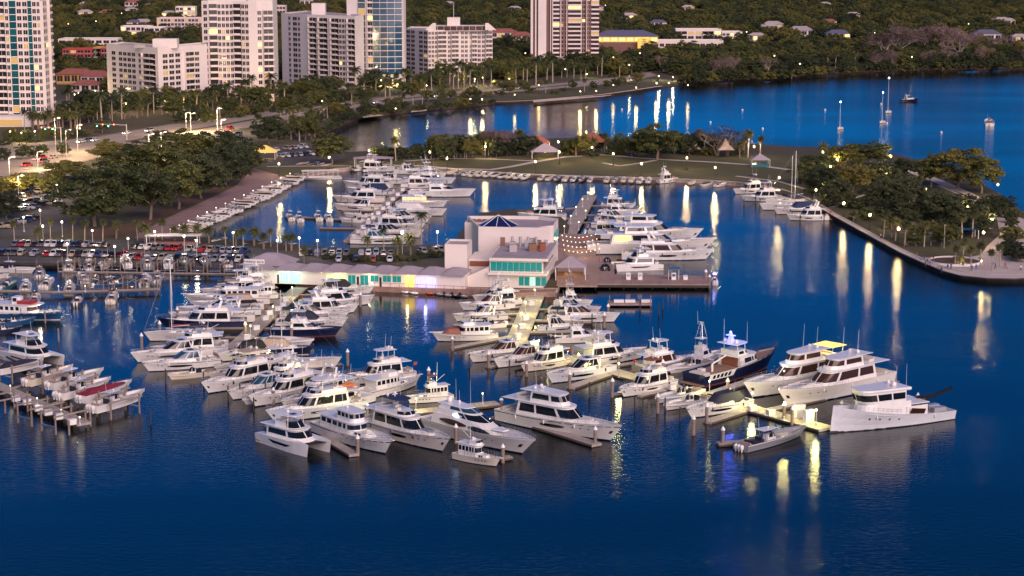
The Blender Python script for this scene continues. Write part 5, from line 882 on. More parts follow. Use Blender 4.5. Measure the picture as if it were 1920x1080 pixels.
b.hull_window(.30, .43, 1.05, 1.5, 'glass_brown'); b.slab((-L*.26, -L*.1, -L*.06, W*.46, W*.44), b.deckz(-L*.15)+2.4, .2, name='boat_deck')
m = MB(); m.tube([(-L*.30, 0, z0-.5), (-L*.30, 0, z0+3.)], .7, 8); m.loft([[(x, y, z0+2.6+dz) for y, dz in ((-.35, 0), (.35, 0), (.35, .8), (-.35, .8))] for x in (-L*.24, -L*.40)]); m.loft([[(x, y, z0+2.8+dz+k) for y, dz in ((-.25, 0), (.25, 0), (.25, .6), (-.25, .6))] for x, k in ((-L*.4, 0), (-L*.55, 1.))]); m.build('deck_crane', 'black', b.o)
for x, y, l_ in ((-L*.40, 1.2, 3.), (-L*.42, -1.3, 2.6)): b.seat(x, y, z0, l_, 1.3, .9, 0, 'silver')
b.dome(0, 1.2, h+2.7, .55); b.dome(-L*.02, -1.2, h+2.7, .4); b.rail(.5, .98, .9, 12); b.antenna(-L*.1, 1.5, h+2, 5, 0); b.antenna(-L*.1, -1.5, h+2, 4, 0); b.portholes((.5, .58, .66, .74), .62, .18); b.fenders(2)
# --- T-shaped fuel dock and its big yachts
Hh = 'large yachts outside the restaurant'
flybridge('white superyacht with lit orange saloon windows, rearmost outside the restaurant', (1318, 473), (1100, 474), group=Hh, pilot=True, glow=True, B=7.4)
flybridge('white yacht with sharp raised bow behind the lit superyacht', (1300, 450), (1128, 446), group=Hh, pilot=True)
b = flybridge('white yacht with swept radar arch nearest the fuel dock', (1322, 487), (1166, 485), group=Hh, pilot=False, top='arch', windows='glass_brown')
catamaran('white flat catamaran tied behind the fuel dock', (1150, 507), (1238, 503), Hh, True)
dinghy('black inflatable with engine on the fuel dock apron', (1134, 511), (1136, 518), 'black', z=1.55); dinghy('smaller black dinghy behind the other inflatable', (1138, 497), (1139, 502), 'black', z=1.55)
b = console_boat('small white centre console glowing violet off the fuel dock corner', (1338, 528), (1341, 535), top='white', motors=2); M('lit_violet', (.5, .5, .8), .4, emit=(.35, .3, 1.), es=.9); MB().box(-1.2, 1.2, -.5, .5, 2.6, 2.66).build('light_panel', 'lit_violet', b.o); lamp_light(b.o, (0, 0, 3.2), 90, (.4, .35, 1.), .2)
# --- middle pier
Bp = 'boats on the middle pier'
flybridge('white yacht with dark hull flash, bow left behind the dome', (978, 411), (1062, 412), group=Bp, top='hard', hw=1)
for i, (kd, bw, st, lb) in enumerate(((flybridge, (1186, 391), (1128, 389), 'white flybridge yacht at the far end of the middle pier'), (sportfisher, (1192, 404), (1122, 402), 'white sport fisher next to the middle pier end'), (express, (1188, 416), (1116, 414), 'white express cruiser third along the middle pier'), (express, (1182, 428), (1110, 426), 'dark-covered cruiser fourth along the middle pier'), (flybridge, (1176, 441), (1104, 439), 'white flybridge cruiser nearest the string lights on the middle pier'))):
    if i == 3: kd(lb, bw, st, group=Bp, cover='canvas_navy')
    else: kd(lb, bw, st, group=Bp)
# --- far pier in the inner basin
Ap = 'boats on the far basin pier'
for kd, bw, st, lb, kw in ((express, (690, 343), (762, 344), 'white express cruiser farthest up the left side of the far pier', {}), (flybridge, (652, 351), (735, 353), 'white flybridge yacht second from the far pier head', {}), (express, (656, 363), (738, 365), 'white cruiser with blue cover third on the far pier', {'cover': 'canvas_blue'}), (flybridge, (634, 379), (722, 379), 'pale flybridge yacht on the left of far pier', {}), (express, (634, 394), (716, 394), 'long pale express cruiser on the left of far pier', {}), (console_boat, (645, 406), (700, 407), 'white open boat below the pale express cruiser', {}), (console_boat, (640, 416), (690, 417), 'white open boat with T-top near the far pier root', {}),
 (sportfisher, (846, 345), (764, 343), 'white sport fisher with outriggers at the far pier head', {'tower': True}), (sportfisher, (880, 369), (768, 367), 'long white sport fisher reaching farthest right on the far pier', {'tower': True}), (flybridge, (822, 352), (752, 352), 'white flybridge boat between the two sport fishers', {}), (trawler, (830, 389), (745, 386), 'white trawler with warm lit windows on the far pier', {'windows': 'glass_warm'}), (express, (828, 405), (732, 401), 'white express under pale cover right of far pier', {'cover': 'canvas_white'}), (express, (800, 418), (712, 415), 'white cruiser with dark glass below the pale cover', {}), (flybridge, (788, 432), (700, 428), 'white flybridge cruiser near the root of far pier', {}), (express, (784, 446), (680, 442), 'sleek white sport yacht with dark flash nearest the car park', {}), (express, (765, 458), (660, 455), 'blue-white sport cruiser hard by the car park wall', {'windows': 'glass_blue'}),
 (console_boat, (538, 406), (550, 417), 'left console boat of the near pair with T-top in the basin', {}), (console_boat, (556, 408), (566, 419), 'second console boat of the left pair in the basin', {}), (console_boat, (592, 406), (601, 417), 'console boat left of the second pair in the basin', {}), (console_boat, (611, 407), (620, 418), 'console boat right of the second pair in the basin', {}),
 (flybridge, (735, 322), (672, 320), 'white flybridge moored under the park lamps', {}), (express, (800, 326), (740, 325), 'white cruiser stern-to below the park hedge', {}), (sportfisher, (832, 333), (776, 331), 'white fisher next to the row of small boats', {})):
    kd(lb, bw, st, group=Ap, **(dict(kw, Lmax=8.5) if kd is console_boat else kw))
# canopied tour pontoon
b = Boat('tour_pontoon', 'long white canopied tour pontoon at the far left of basin', 'tour boat', (562, 337), (640, 335), fb=.9, fbb=1., rake=.5, B=5., full=.75, bul=.2); L, W = b.L, b.B
b.slab((-L*.45, L*.36, L*.46, W*.46, W*.42), 3.3, .2, name='canopy', mat='canvas_white'); b.legs([-L*.42+L*.12*i for i in range(8)], W*.42, .8, 3.3, .06); b.seat(0, 1., .75, L*.6, .6, .5); b.seat(0, -1., .75, L*.6, .6, .5)
# --- east side of the basin, by the park
Qp = 'boats along the park quay'
flybridge('white flybridge boat with blue bimini at the far end of park quay', (1380, 364), (1432, 360), group=Qp, top='bimini')
flybridge('largest white cruiser on the park quay', (1396, 377), (1466, 376), group=Qp)
sailboat('sailboat with bare leaning forestay and shorter mast on park quay', (1440, 386), (1502, 380), mast=17, group=Qp, mx=-.2)
sailboat('sailboat with the tallest mast and blue sail cover on park quay', (1432, 394), (1512, 390), mast=20, group=Qp, mx=-.22)
express('white cruiser with dark blue canvas between sailboat and end cruiser', (1458, 402), (1535, 398), group=Qp, cover='canvas_blue')
flybridge('white flybridge cruiser nearest the promenade on the park quay', (1482, 413), (1552, 412), group=Qp, top='arch')
flybridge('white cabin cruiser alone at the park seawall facing right', (1268, 341), (1234, 344), group=Qp, top='none')
# --- bay moorings
Bm = 'boats moored in the bay'
for u, v, mh, lb in ((1575, 243, 13, 'anchored white sailboat with lit masthead, leftmost in the bay'), (1654, 231, 15, 'anchored cream sailboat in the middle of the bay group'), (1665, 212, 18, 'anchored sailboat with the tallest lit mast in the bay')):
    b = sailboat(lb, (u-4, v+.8), (u+4, v-.8), mast=mh, group=Bm, lod=0, bimini=None)
    M('mast_light', (1, 1, 1), .4, emit=(.8, .95, 1.), es=14); MB().sphere((b.L*.06-.1, 0, mh+.25), .32, 6, 4).build('masthead_light', 'mast_light', b.o)
express('white motor cruiser with dark hull lying across the bay', (1719, 190), (1690, 191), group=Bm, hull='navy', boot=None)
console_boat('small cruiser with black canopy seen stern-on at the far right bay', (1853, 230), (1856, 237), group=Bm, hull='white', top='canvas_black', motors=1)
for i, (u, v) in enumerate(((1332, 230), (1166, 206), (1392, 207), (1430, 242), (1547, 207), (1765, 249), (1484, 146), (1652, 196), (1663, 232))):
    o = thing('mooring_buoy', ['white hull of a low dinghy behind the purple tree', 'white buoy below the lit shoreline gap', 'white buoy right of the light streaks', 'white buoy just beyond the leaning palm', 'white buoy left of the leftmost sailboat mast', 'white buoy below the black-canopy cruiser', 'white float close under the far mangroves', 'white buoy left of the tall lit mast', 'white buoy behind the cream sailboat'][i], 'buoy', G(u, v), 0, 'mooring buoys')
    MB().lathe([(0, -.3), (.5, -.1), (.6, .25), (.4, .6), (.1, .8), (0, .95)], 8).build('float', 'white', o, smooth=True); MB().tube([(0, 0, .9), (0, 0, 1.5)], .05, 4).build('ring_post', 'chrome', o)
# --- left edge: tour boat, catamaran, lift dock
b = Boat('tour_boat', 'two-deck excursion boat with blue hull and white window band', 'tour boat', (112, 600), (-40, 592), hull='blue_hull', boot='white', fb=1.7, fbb=2.4, rake=1.4, B=6.2, full=.7); L, W = b.L, b.B; zd = b.deckz(0)
b.band('white_band', 'white', .8, 1.); b.house((-L*.45, L*.14, L*.24, W*.42, W*.4), (-L*.45, L*.13, L*.22, W*.41, W*.39), zd, zd+2.2, win=[(.03+.065*i, .07+.065*i, 'glass') for i in range(8)], wmat='glass_brown', ws=.66, sc0=.4, sc1=.8); b.slab((-L*.48, L*.18, L*.3, W*.46, W*.44), zd+2.2, .15, name='upper_deck'); b.house((-L*.05, L*.02, L*.05, W*.2, W*.2), (-L*.05, L*.02, L*.05, W*.2, W*.2), zd+2.35, zd+4., name='wheelhouse', win=((.1, .5),)); b.seat(L*.02+2, 0, zd+2.35, 4, W*.5, .8, 0, 'red')
mb = MB()
for sg in (1, -1):
    mb.tube([(-L*.46, sg*W*.44, zd+3.3), (L*.2, sg*W*.42, zd+3.3)], .04, 4)
    for i in range(12): mb.tube([(-L*.46+i*L*.06, sg*W*.44, zd+2.35), (-L*.46+i*L*.06, sg*W*.44, zd+3.3)], .03, 3)
mb.build('railing', 'chrome', b.o); b.rail(.6, 1., .9); lamp_light(b.o, (L*.3, -W*.3, zd+2.), 120, (1., .85, .6), .2)
Lf = 'boats on the left docks'
console_boat('bright blue open boat under the excursion boat bow', (60, 606), (-6, 612), hull='blue_hull', group=Lf, top=None, motors=1); console_boat('dark open boat at the left edge below the blue boat', (36, 622), (-20, 626), hull='navy', group=Lf, top='canvas_black')
catamaran('white power catamaran with open flybridge at the left docks', (102, 690), (24, 668), Lf, True)
for bw, st, lb, kw in (((268, 762), (168, 790), 'long pale centre console on the outermost lift of left dock', {'z': 1.9, 'motors': 3, 'hull': 'white_b'}), ((240, 745), (150, 770), 'boat under dark red cover second from the outer lift', {'z': 1.9, 'cover': 'canvas_red'}), ((200, 740), (110, 764), 'white centre console with three outboards on third lift', {'z': 1.9, 'motors': 3}), ((188, 722), (90, 745), 'white hard-top fishing boat on the fourth lift', {'z': 1.9}), ((130, 716), (50, 738), 'tan-hulled boat with hard top on the fifth lift', {'z': 1.9, 'hull': 'cream'}), ((75, 700), (-5, 716), 'grey covered boat on the lift nearest the catamaran', {'z': 1.9, 'cover': 'canvas_navy'})):
    console_boat(lb, bw, st, group=Lf, Lmax=13.5, **kw)
F2 = 'boats on the causeway lifts'
for i, (bw, st, lb, kw) in enumerate((((60, 512), (-10, 508), 'white cruiser with raised bow against the seawall at far left', {'top': 'white'}), ((133, 500), (128, 512), 'white triple-engine console leftmost on causeway lifts', {'motors': 3}), ((166, 499), (168, 512), 'white console second on the causeway lifts', {}), ((188, 513), (205, 499), 'white console boat on lift with bow toward us', {'z': 1.}), ((232, 498), (240, 510), 'white boat with black bottom on high lift', {'boot': 'black', 'z': 1.2}), ((274, 498), (278, 510), 'grey boat on lift left of the pale green one', {'hull': 'grey_hull', 'z': 1.}), ((316, 498), (316, 511), 'white low boat on lift left of green hull', {'z': 1.2, 'top': None}), ((347, 511), (345, 497), 'pale green hull seen bow-on on a causeway lift', {'hull': 'seafoam', 'z': 1.2}), ((387, 511), (383, 497), 'black-bottomed boat bow-on right of the green hull', {'boot': 'black', 'z': 1.2}), ((425, 498), (428, 511), 'white boat on the lift nearest the shops', {'z': .8, 'top': None}),
 ((32, 532), (0, 546), 'white T-top boat with teal hull at left dock', {'hull': 'teal_hull'}), ((52, 536), (46, 552), 'white boat second along the left inner dock', {}), ((100, 528), (78, 546), 'white triple-engine fishing boat on left dock', {'motors': 3}), ((150, 520), (160, 532), 'white boat with black canvas screen on inner dock', {'top': 'canvas_black'}), ((245, 538), (178, 540), 'bright blue and orange hulled boat lying across the inner dock', {'hull': 'blue_hull', 'boot': 'orange'}), ((280, 524), (268, 542), 'white twin-engine boat at the end of inner dock', {'mm': 'black'}), ((12, 668), (-30, 655), 'white boat at the left edge above the catamaran', {}))):
    console_boat(lb, bw, st, group=F2, Lmax=13. if abs(bw[0]-st[0]) > 40 else 10.5, **kw)
for i, (bw, st) in enumerate(sorted((((14, 520), (-20, 524)), ((78, 512), (72, 526)), ((134, 540), (128, 556)), ((216, 556), (206, 572)), ((300, 520), (292, 536)), ((24, 566), (-16, 570)), ((70, 560), (62, 574)), ((150, 562), (142, 576))))):
    console_boat(f'small boat squeezed into the inner left docks, {nth(i)} from the left', bw, st, hull=['white', 'navy', 'cream', 'grey_hull'][i % 4], group=F2, top=['white', None, 'canvas_navy', 'canvas_tan'][i % 4], motors=2, Lmax=10.)
# --- long rows of small boats
def far_console(hull, top, cover):
    b = console_boat('x', (700, 330), (700, 338), hull=hull, top=top, cover=cover, motors=2, lod=0); b.o.scale = (.62,)*3 if b.L > 14 else (1,)*3; return b
protos = [far_console('white', 'white', None), far_console('white_b', None, 'canvas_tan'), far_console('grey_hull', 'canvas_navy', None), far_console('white', None, None), far_console('cream', 'white', None), far_console('white', None, 'canvas_black')]
desc = ['white T-top boat', 'tan-covered boat', 'grey boat with dark top', 'white open boat', 'cream T-top boat', 'black-covered boat']
used = [False]*6
def row(pts, n, rz, where, group, jit=.3, skip=(), z=.0):
    P = [G(*p) for p in pts]; seg = [(P[i+1]-P[i]).length for i in range(len(P)-1)]; tot = sum(seg)
    for i in range(n):
        if i in skip: continue
        d = tot*(i+.5)/n; k = 0
        while d > seg[k] and k < len(seg)-1: d -= seg[k]; k += 1
        p = P[k]+(P[k+1]-P[k])*(d/seg[k]); dv = P[k+1]-P[k]; a = math.atan2(dv.y, dv.x)+rz+rng.uniform(-.06, .06); q = rng.randrange(6)
        lb = f'{desc[q]}, {nth(i)} {where}'
        if used[q]: c = copy_tree(protos[q].o)
        else: used[q] = True; c = protos[q].o
        c.location = (p.x, p.y, z+rng.uniform(0, .5 if z else .02)); c.rotation_euler = (0, 0, a); k_ = rng.uniform(.88, 1.12)*(7.3/protos[q].L); c.scale = (k_,)*3; tag(c, lb, 'boat', group)
row([(557, 338), (505, 367), (455, 391), (405, 414), (345, 441)], 30, -math.pi/2, 'along the brick promenade counted from the far end', 'boats on the promenade lifts', z=.8)
row([(842, 327), (900, 331), (980, 336), (1050, 339), (1150, 342), (1225, 344)], 26, math.pi/2, 'along the park seawall counted from the sport fishers', 'small boats along the park seawall', z=.3, skip=(11, 19))
row([(655, 322), (720, 319), (770, 321)], 7, math.pi/2, 'under the park hedge counted from the tour pontoon', 'small boats under the park hedge', z=.3)
row([(1285, 345), (1320, 347), (1362, 351)], 3, math.pi/2, 'between the lone cabin cruiser and the park quay', 'small boats near the park quay', z=.1)
row([(560, 312), (620, 316)], 4, math.pi/2, 'behind the canopied tour pontoon', 'small boats behind the pontoon', z=.1)
row([(400, 456), (480, 462), (560, 470)], 8, -math.pi/2, 'on the basin side of the palm-lined car park', 'small boats behind the car park', z=.2)
for q, pb in enumerate(protos):
    if not used[q]: tag(pb.o, f'{desc[q]} alone by the far seawall', 'boat'); pb.o.location = G(1300, 347)
row([(705, 541), (760, 545), (850, 551)], 0, 0, '', '')
Dg = 'dinghies below the shop terrace'
for i, (u, v, mt) in enumerate(((757, 549, 'white'), (775, 551, 'white'), (803, 551, 'orange'), (822, 553, 'grey_hull'), (838, 555, 'grey_hull'), (853, 556, 'black'), (868, 557, 'grey_hull'))):
    dinghy(f"{ {'white': 'white', 'orange': 'orange', 'grey_hull': 'grey', 'black': 'black'}[mt]} dinghy, {nth(i)} from the left below the shop terrace", (u+7, v+2), (u-5, v-2), mt, Dg)
# ================================================================ TREES AND PLANTS
def leafmat(name, c, c2, rnd=.3, rough=.75):
    M(name, c, rough, c2=c2, vs=.35, rnd=rnd)
leafmat('leaf', (.034, .052, .011), (.082, .090, .020), .4); leafmat('leaf_warm', (.065, .075, .012), (.135, .125, .024), .4); leafmat('leaf_dark', (.018, .031, .010), (.044, .056, .018), .4); leafmat('leaf_palm', (.045, .060, .016), (.095, .095, .030), .4); leafmat('leaf_dry', (.08, .05, .03), (.13, .08, .045)); leafmat('twig', (.13, .085, .075), (.2, .14, .125), .2)
M('bark', (.16, .115, .09), .95, c2=(.24, .18, .15), vs=2.); M('bark_pale', (.30, .24, .2), .95, c2=(.4, .33, .28), vs=2.)
def crown_mesh(seed, n_cl, n_lf, rx, rz, zc, leaf, mat, flat=.0, hollow=.35):
    q = random.Random(seed); mb = MB(); V, Fc = [], []
    for c in range(n_cl):
        while True:
            x, y, z = q.uniform(-1, 1), q.uniform(-1, 1), q.uniform(-.75, 1)
            d = math.sqrt(x*x+y*y+z*z)
            if hollow < d < 1: break
        k = .78+.3*q.random(); cx, cy, cz = x*rx*k, y*rx*k, zc+z*rz*k; cr = rx*q.uniform(.14, .27)
        for i in range(n_lf):
            a, b_ = q.uniform(0, 6.283), math.acos(q.uniform(-.5, 1)); rr = cr*q.uniform(.55, 1.05)
            nx, ny, nz = math.sin(b_)*math.cos(a), math.sin(b_)*math.sin(a), math.cos(b_)
            px_, py_, pz_ = cx+nx*rr, cy+ny*rr, cz+nz*rr*.7
            n_ = Vector((nx+q.gauss(0, .5), ny+q.gauss(0, .5), nz+q.gauss(0, .5)+.2)); n_.normalize(); e1 = n_.orthogonal().normalized(); e1.rotate(Matrix.Rotation(q.uniform(0, 6.28), 3, n_)); e2 = n_.cross(e1); s = leaf*q.uniform(.6, 1.3); o = len(V); p = Vector((px_, py_, pz_))
            V.extend([p-e1*s, p+e2*s*.55, p+e1*s, p-e2*s*.55]); Fc.append((o, o+1, o+2, o+3))
    me = bpy.data.meshes.new('crown'); me.from_pydata([tuple(v) for v in V], [], Fc); me.materials.append(MATS[mat]); return me
def trunk_mesh(seed, h, r, rx, mat='bark', n=6):
    q = random.Random(seed); mb = MB(); top = (q.uniform(-.3, .3), q.uniform(-.3, .3), h); mb.tube([(0, 0, -.3), (q.uniform(-.2, .2), q.uniform(-.2, .2), h*.5), top], r*1.25, 7, r*.8)
    for i in range(n):
        a = i*6.283/n+q.uniform(-.4, .4); l = rx*q.uniform(.55, .85); mb.tube([top, (top[0]+l*.4*math.cos(a), top[1]+l*.4*math.sin(a), h+l*.35), (top[0]+l*math.cos(a), top[1]+l*math.sin(a), h+l*q.uniform(.45, .8))], r*.5, 5, r*.12)
    return mb.mesh('trunk', mat)
PR = {}
def proto(key, parts): PR.setdefault(key, []).append(parts)
for i in range(5): proto('oak', [('trunk', trunk_mesh(i, 2.4, .22, 5.)), ('crown', crown_mesh(i+10, 75, 84, 5., 4.3, 5.3, .27, ['leaf', 'leaf_warm', 'leaf', 'leaf_warm', 'leaf'][i]))])      # 10 m wide, 9.5 m high
for i in range(3): proto('dark', [('trunk', trunk_mesh(i+20, 1.8, .22, 5.)), ('crown', crown_mesh(i+30, 75, 84, 5., 4.4, 4.9, .27, 'leaf_dark'))])
for i in range(3): proto('bush', [('stem', MB().tube([(0, 0, -.2), (.1, 0, 1.2)], .12, 5, .08).mesh('stem', 'bark')), ('foliage', crown_mesh(i+50, 30, 70, 2.6, 1.5, 1.3, .2, ['leaf', 'leaf_warm', 'leaf_dark'][i]))])       # 5 m wide, 2.8 high
def frond(V, F_, base, az, el, ln, droop, q, wid=.5, n=9, leaf=.9):
    p = Vector(base); d = Vector((math.cos(az)*math.cos(el), math.sin(az)*math.cos(el), math.sin(el))); side = Vector((-math.sin(az), math.cos(az), 0))
    for i in range(n):
        st = ln/n; p2 = p+d*st; t_ = (i+.5)/n; w_ = wid*math.sin(math.pi*min(1, .12+t_*.88))**.7
        for sg in (1, -1):
            o = len(V); tip = p+d*st*.9+side*sg*w_*leaf+Vector((0, 0, -w_*.55)); V.extend([p, p2, tip+d*st*.35, tip-d*st*.1]); F_.append((o, o+1, o+2, o+3))
        p = p2; d = (d+Vector((0, 0, -droop/n))).normalized()
def palm(seed, kind):
    q = random.Random(seed); V, F_ = [], []
    if kind == 'sabal': h, r, nf, ln, wid, dr = 7.5, .2, 30, 1.9, .8, 1.3
    elif kind == 'royal': h, r, nf, ln, wid, dr = 11.5, .24, 17, 3.6, .8, 1.8
    else: h, r, nf, ln, wid, dr = 6., .36, 34, 3., .55, 1.5
    bend = (q.uniform(-.5, .5), q.uniform(-.5, .5))
    for i in range(nf):
        el = R(75)-R(120)*(i/nf)**.9 if kind != 'royal' else R(65)-R(80)*(i/nf); frond(V, F_, (bend[0], bend[1], h), i*2.4+q.uniform(-.2, .2), el, ln*q.uniform(.85, 1.1), dr, q, wid, 7 if kind == 'sabal' else 9)
    me = bpy.data.meshes.new('crown'); me.from_pydata([tuple(v) for v in V], [], F_); me.materials.append(MATS['leaf_palm' if kind != 'royal' else 'leaf_dark'])
    t_ = MB().tube([(0, 0, -.3), (bend[0]*.3, bend[1]*.3, h*.5), (bend[0], bend[1], h)], r*1.2, 7, r*.85).mesh('trunk', 'bark_pale' if kind != 'date' else 'bark'); return [('trunk', t_), ('crown', me)]
for i in range(4): proto('sabal', palm(i, 'sabal'))
for i in range(3): proto('royal', palm(i+7, 'royal'))
for i in range(2): proto('date', palm(i+12, 'date'))
def bare(seed):
    q = random.Random(seed); mb = MB(); tips = []
    def br(p, d, l, r, k):
        e = p+d*l; mb.tube([p, p+d*l*.5+Vector((q.gauss(0, .08), q.gauss(0, .08), 0))*l, e], r, 5 if k > 2 else 3, r*.6)
        if k == 0: tips.append(e); return
        for i in range(q.choice((2, 3, 3))):
            n_ = (d+Vector((q.gauss(0, .45), q.gauss(0, .45), q.gauss(.08, .25)))).normalized(); br(e, n_, l*q.uniform(.62, .85), r*.6, k-1)
    for i in range(3): br(Vector((0, 0, -.2)), Vector((q.gauss(0, .22), q.gauss(0, .22), 1)).normalized(), 3.2, .26, 4)
    tr = mb.mesh('trunk', 'bark_pale'); V, F_ = [], []
    for e in tips:
        for i in range(10):
            d = Vector((q.gauss(0, 1), q.gauss(0, 1), q.gauss(.3, .8))).normalized()*q.uniform(.5, 1.3); s = d.orthogonal().normalized()*.05; o = len(V); V.extend([e, e+d+s, e+d-s, ]); F_.append((o, o+1, o+2))
            if i % 3 == 0: p = e+d*.8; o = len(V); s1 = d.orthogonal().normalized()*.22; V.extend([p, p+s1, p+d*.2+s1]); F_.append((o, o+1, o+2))
    me = bpy.data.meshes.new('twigs'); me.from_pydata([tuple(v) for v in V], [], F_); me.materials.append(MATS['twig']); return [('trunk', tr), ('twigs', me)]
for i in range(3): proto('bare', bare(i+40))
def conifer(seed):
    q = random.Random(seed); V, F_ = [], []
    for k in range(15):
        z = 1.5+k*1.05; rr = 4.2*(1-k/15.5)
        for i in range(11): frond(V, F_, (0, 0, z), i*.571+k*.3, R(8), rr*q.uniform(.8, 1.1)+.3, .4, q, .45, 6)
    me = bpy.data.meshes.new('crown'); me.from_pydata([tuple(v) for v in V], [], F_); me.materials.append(MATS['leaf_dark']); return [('trunk', MB().tube([(0, 0, -.3), (0, 0, 17.5)], .4, 7, .05).mesh('trunk', 'bark')), ('crown', me)]
proto('conifer', conifer(3))
SIZE = {'oak': (10.6, 9.8), 'dark': (10.6, 9.4), 'bush': (5.6, 2.9), 'sabal': (3.6, 9.1), 'royal': (6.6, 13.5), 'date': (6., 8.6), 'bare': (10, 12), 'conifer': (9, 18)}
NAME = {'oak': 'broad_tree', 'dark': 'broad_tree', 'bush': 'shrub', 'sabal': 'palm_tree', 'royal': 'palm_tree', 'date': 'palm_tree', 'bare': 'bare_tree', 'conifer': 'conifer'}
CATN = {'oak': 'tree', 'dark': 'tree', 'bush': 'shrub', 'sabal': 'palm', 'royal': 'palm', 'date': 'palm', 'bare': 'tree', 'conifer': 'tree'}
WORD = {'oak': 'broad green tree', 'dark': 'dense dark tree', 'bush': 'rounded shrub', 'sabal': 'short-headed fan palm', 'royal': 'tall feathery palm', 'date': 'stout arching palm', 'bare': 'leafless brownish tree', 'conifer': 'tall dark conifer'}
CROWNS = []
def tree(kind, u, v, w_=None, top=None, label=None, group=None, hm=None, wm=None, world=None):
    p = world if world is not None else G(u, v, LZ); s = scale_at(p); h = hm or (v-top)/s; wd = wm or (w_/s if w_ else SIZE[kind][0]*h/SIZE[kind][1])
    o = thing(NAME[kind], label, CATN[kind], p, rng.uniform(0, 6.28), group); o.scale = (wd/SIZE[kind][0], wd/SIZE[kind][0], h/SIZE[kind][1])
    for nm, me in rng.choice(PR[kind]):
        c = put(nm, me, o)
        if kind in ('oak', 'dark') and nm == 'crown' : CROWNS.append(c)
    return o
# big trees of the waterside car park: kind, base u, v, width px, top v
big = [('oak', 178, 424, 165, 312), ('oak', 282, 412, 130, 305), ('oak', 335, 392, 120, 296), ('dark', 378, 372, 110, 284), ('dark', 424, 348, 105, 268), ('dark', 462, 324, 80, 262), ('oak', 305, 340, 130, 262), ('oak', 352, 312, 125, 243), ('oak', 232, 338, 110, 280), ('oak', 125, 350, 95, 298), ('oak', 42, 362, 100, 322), ('dark', 12, 412, 80, 358), ('oak', 205, 302, 90, 262), ('oak', 262, 310, 90, 266), ('dark', 402, 300, 100, 240), ('dark', 440, 300, 85, 252), ('oak', 8, 372, 70, 330), ('dark', 245, 378, 90, 310), ('oak', 98, 366, 60, 328), ('dark', 505, 270, 70, 216), ('dark', 300, 268, 60, 243), ('oak', 622, 308, 82, 247)]
big.sort(key=lambda a: a[1])
for i, (k, u, v, w_, tp) in enumerate(big): tree(k, u, v, w_, tp, f'{WORD[k]}, {nth(i)} from the left around the waterside car park', 'big trees of the car park')
def scatter(kinds, line, n, hm, where, group, jv=3., seed=1, wm=None):
    q = random.Random(seed); pts = []
    for i in range(n):
        f = (i+.5+q.uniform(-.35, .35))/n*(len(line)-1); k = min(int(f), len(line)-2); f -= k; a, b_ = line[k], line[k+1]; pts.append((a[0]+(b_[0]-a[0])*f, a[1]+(b_[1]-a[1])*f+q.uniform(-jv, jv)))
    pts.sort(); cnt = {}
    for u, v in pts:
        k = q.choice(kinds); i = cnt.get(k, 0); cnt[k] = i+1; h = q.uniform(*hm[k]); tree(k, u, v, None, None, f'{WORD[k]}, {nth(i)} from the left {where}', group, hm=h, wm=SIZE[k][0]*h/SIZE[k][1]*q.uniform(.85, 1.25)*(1.25 if k in ('bush',) else 1))
HS = {'oak': (8, 13), 'dark': (8, 13), 'bush': (2.2, 4.2), 'sabal': (8, 13), 'royal': (13, 18), 'date': (7, 10), 'bare': (10, 15)}
scatter(['royal', 'sabal', 'date', 'dark', 'oak', 'sabal'], [(110, 236), (200, 228), (300, 216), (400, 207), (520, 195), (640, 186)], 46, HS, 'along the boulevard below the towers', 'boulevard trees below the towers', 5, 1)
scatter(['dark', 'oak', 'bush', 'royal'], [(115, 214), (200, 210), (300, 205), (400, 196), (520, 186), (640, 178)], 34, HS, 'in the tower gardens', 'garden trees at the towers', 4, 2)
scatter(['sabal', 'royal', 'bush', 'oak', 'sabal'], [(640, 186), (720, 180), (800, 172), (900, 165), (1000, 156), (1100, 146), (1190, 138)], 50, HS, 'between glass tower and shoreline lights', 'trees along the far shore road', 4, 3)
scatter(['dark', 'oak', 'oak', 'sabal'], [(670, 172), (760, 162), (860, 156), (960, 146), (1060, 136), (1150, 128), (1240, 124)], 34, HS, 'behind the far shore road', 'trees behind the far shore road', 5, 4)
scatter(['bush', 'bush', 'dark'], [(600, 250), (650, 228), (700, 214), (780, 206), (860, 199), (930, 192)], 26, {'bush': (2, 4), 'dark': (4, 6)}, 'along the rocky far beach', 'shrubs along the far beach', 2, 5)
scatter(['sabal', 'oak', 'bush', 'sabal', 'date'], [(520, 256), (560, 262), (600, 256), (560, 250)], 10, HS, 'around the road bend by the inner bay', 'trees at the road bend', 6, 6)
scatter(['dark', 'dark', 'oak', 'bare', 'bush'], [(1230, 134), (1300, 144), (1380, 141), (1450, 138), (1540, 134)], 30, {'oak': (8, 12), 'dark': (7, 11), 'bare': (10, 14), 'bush': (3, 5)}, 'on the far bay shore\'s left half', 'trees on the far bay shore', 3, 7)
scatter(['dark', 'oak', 'bush', 'dark', 'bare'], [(1580, 130), (1700, 127), (1800, 125), (1960, 122)], 36, {'oak': (9, 14), 'dark': (8, 12), 'bare': (12, 17), 'bush': (4, 6)}, 'along the far bay shore at right', 'trees on the far right shore', 3, 8)
for i, u in enumerate((1545, 1552, 1566, 1580, 1590, 1602, 1608)): tree('sabal', u, 126+i % 3, None, None, f'slim fan palm, {nth(i)} of the orange-lit clump on the far shore', 'palm clump on the far shore', hm=10+i % 3)
for i, (u, v, w_, tp) in enumerate(((1680, 110, 100, 40), (1730, 104, 90, 36), (1765, 104, 90, 40), (1650, 116, 80, 50), (1800, 112, 80, 50), (1885, 100, 60, 60))): tree('bare', u, v, w_, tp, f'large leafless tree, {nth(i)} of the grey-pink stand in the far woods', 'bare stand in the far woods')
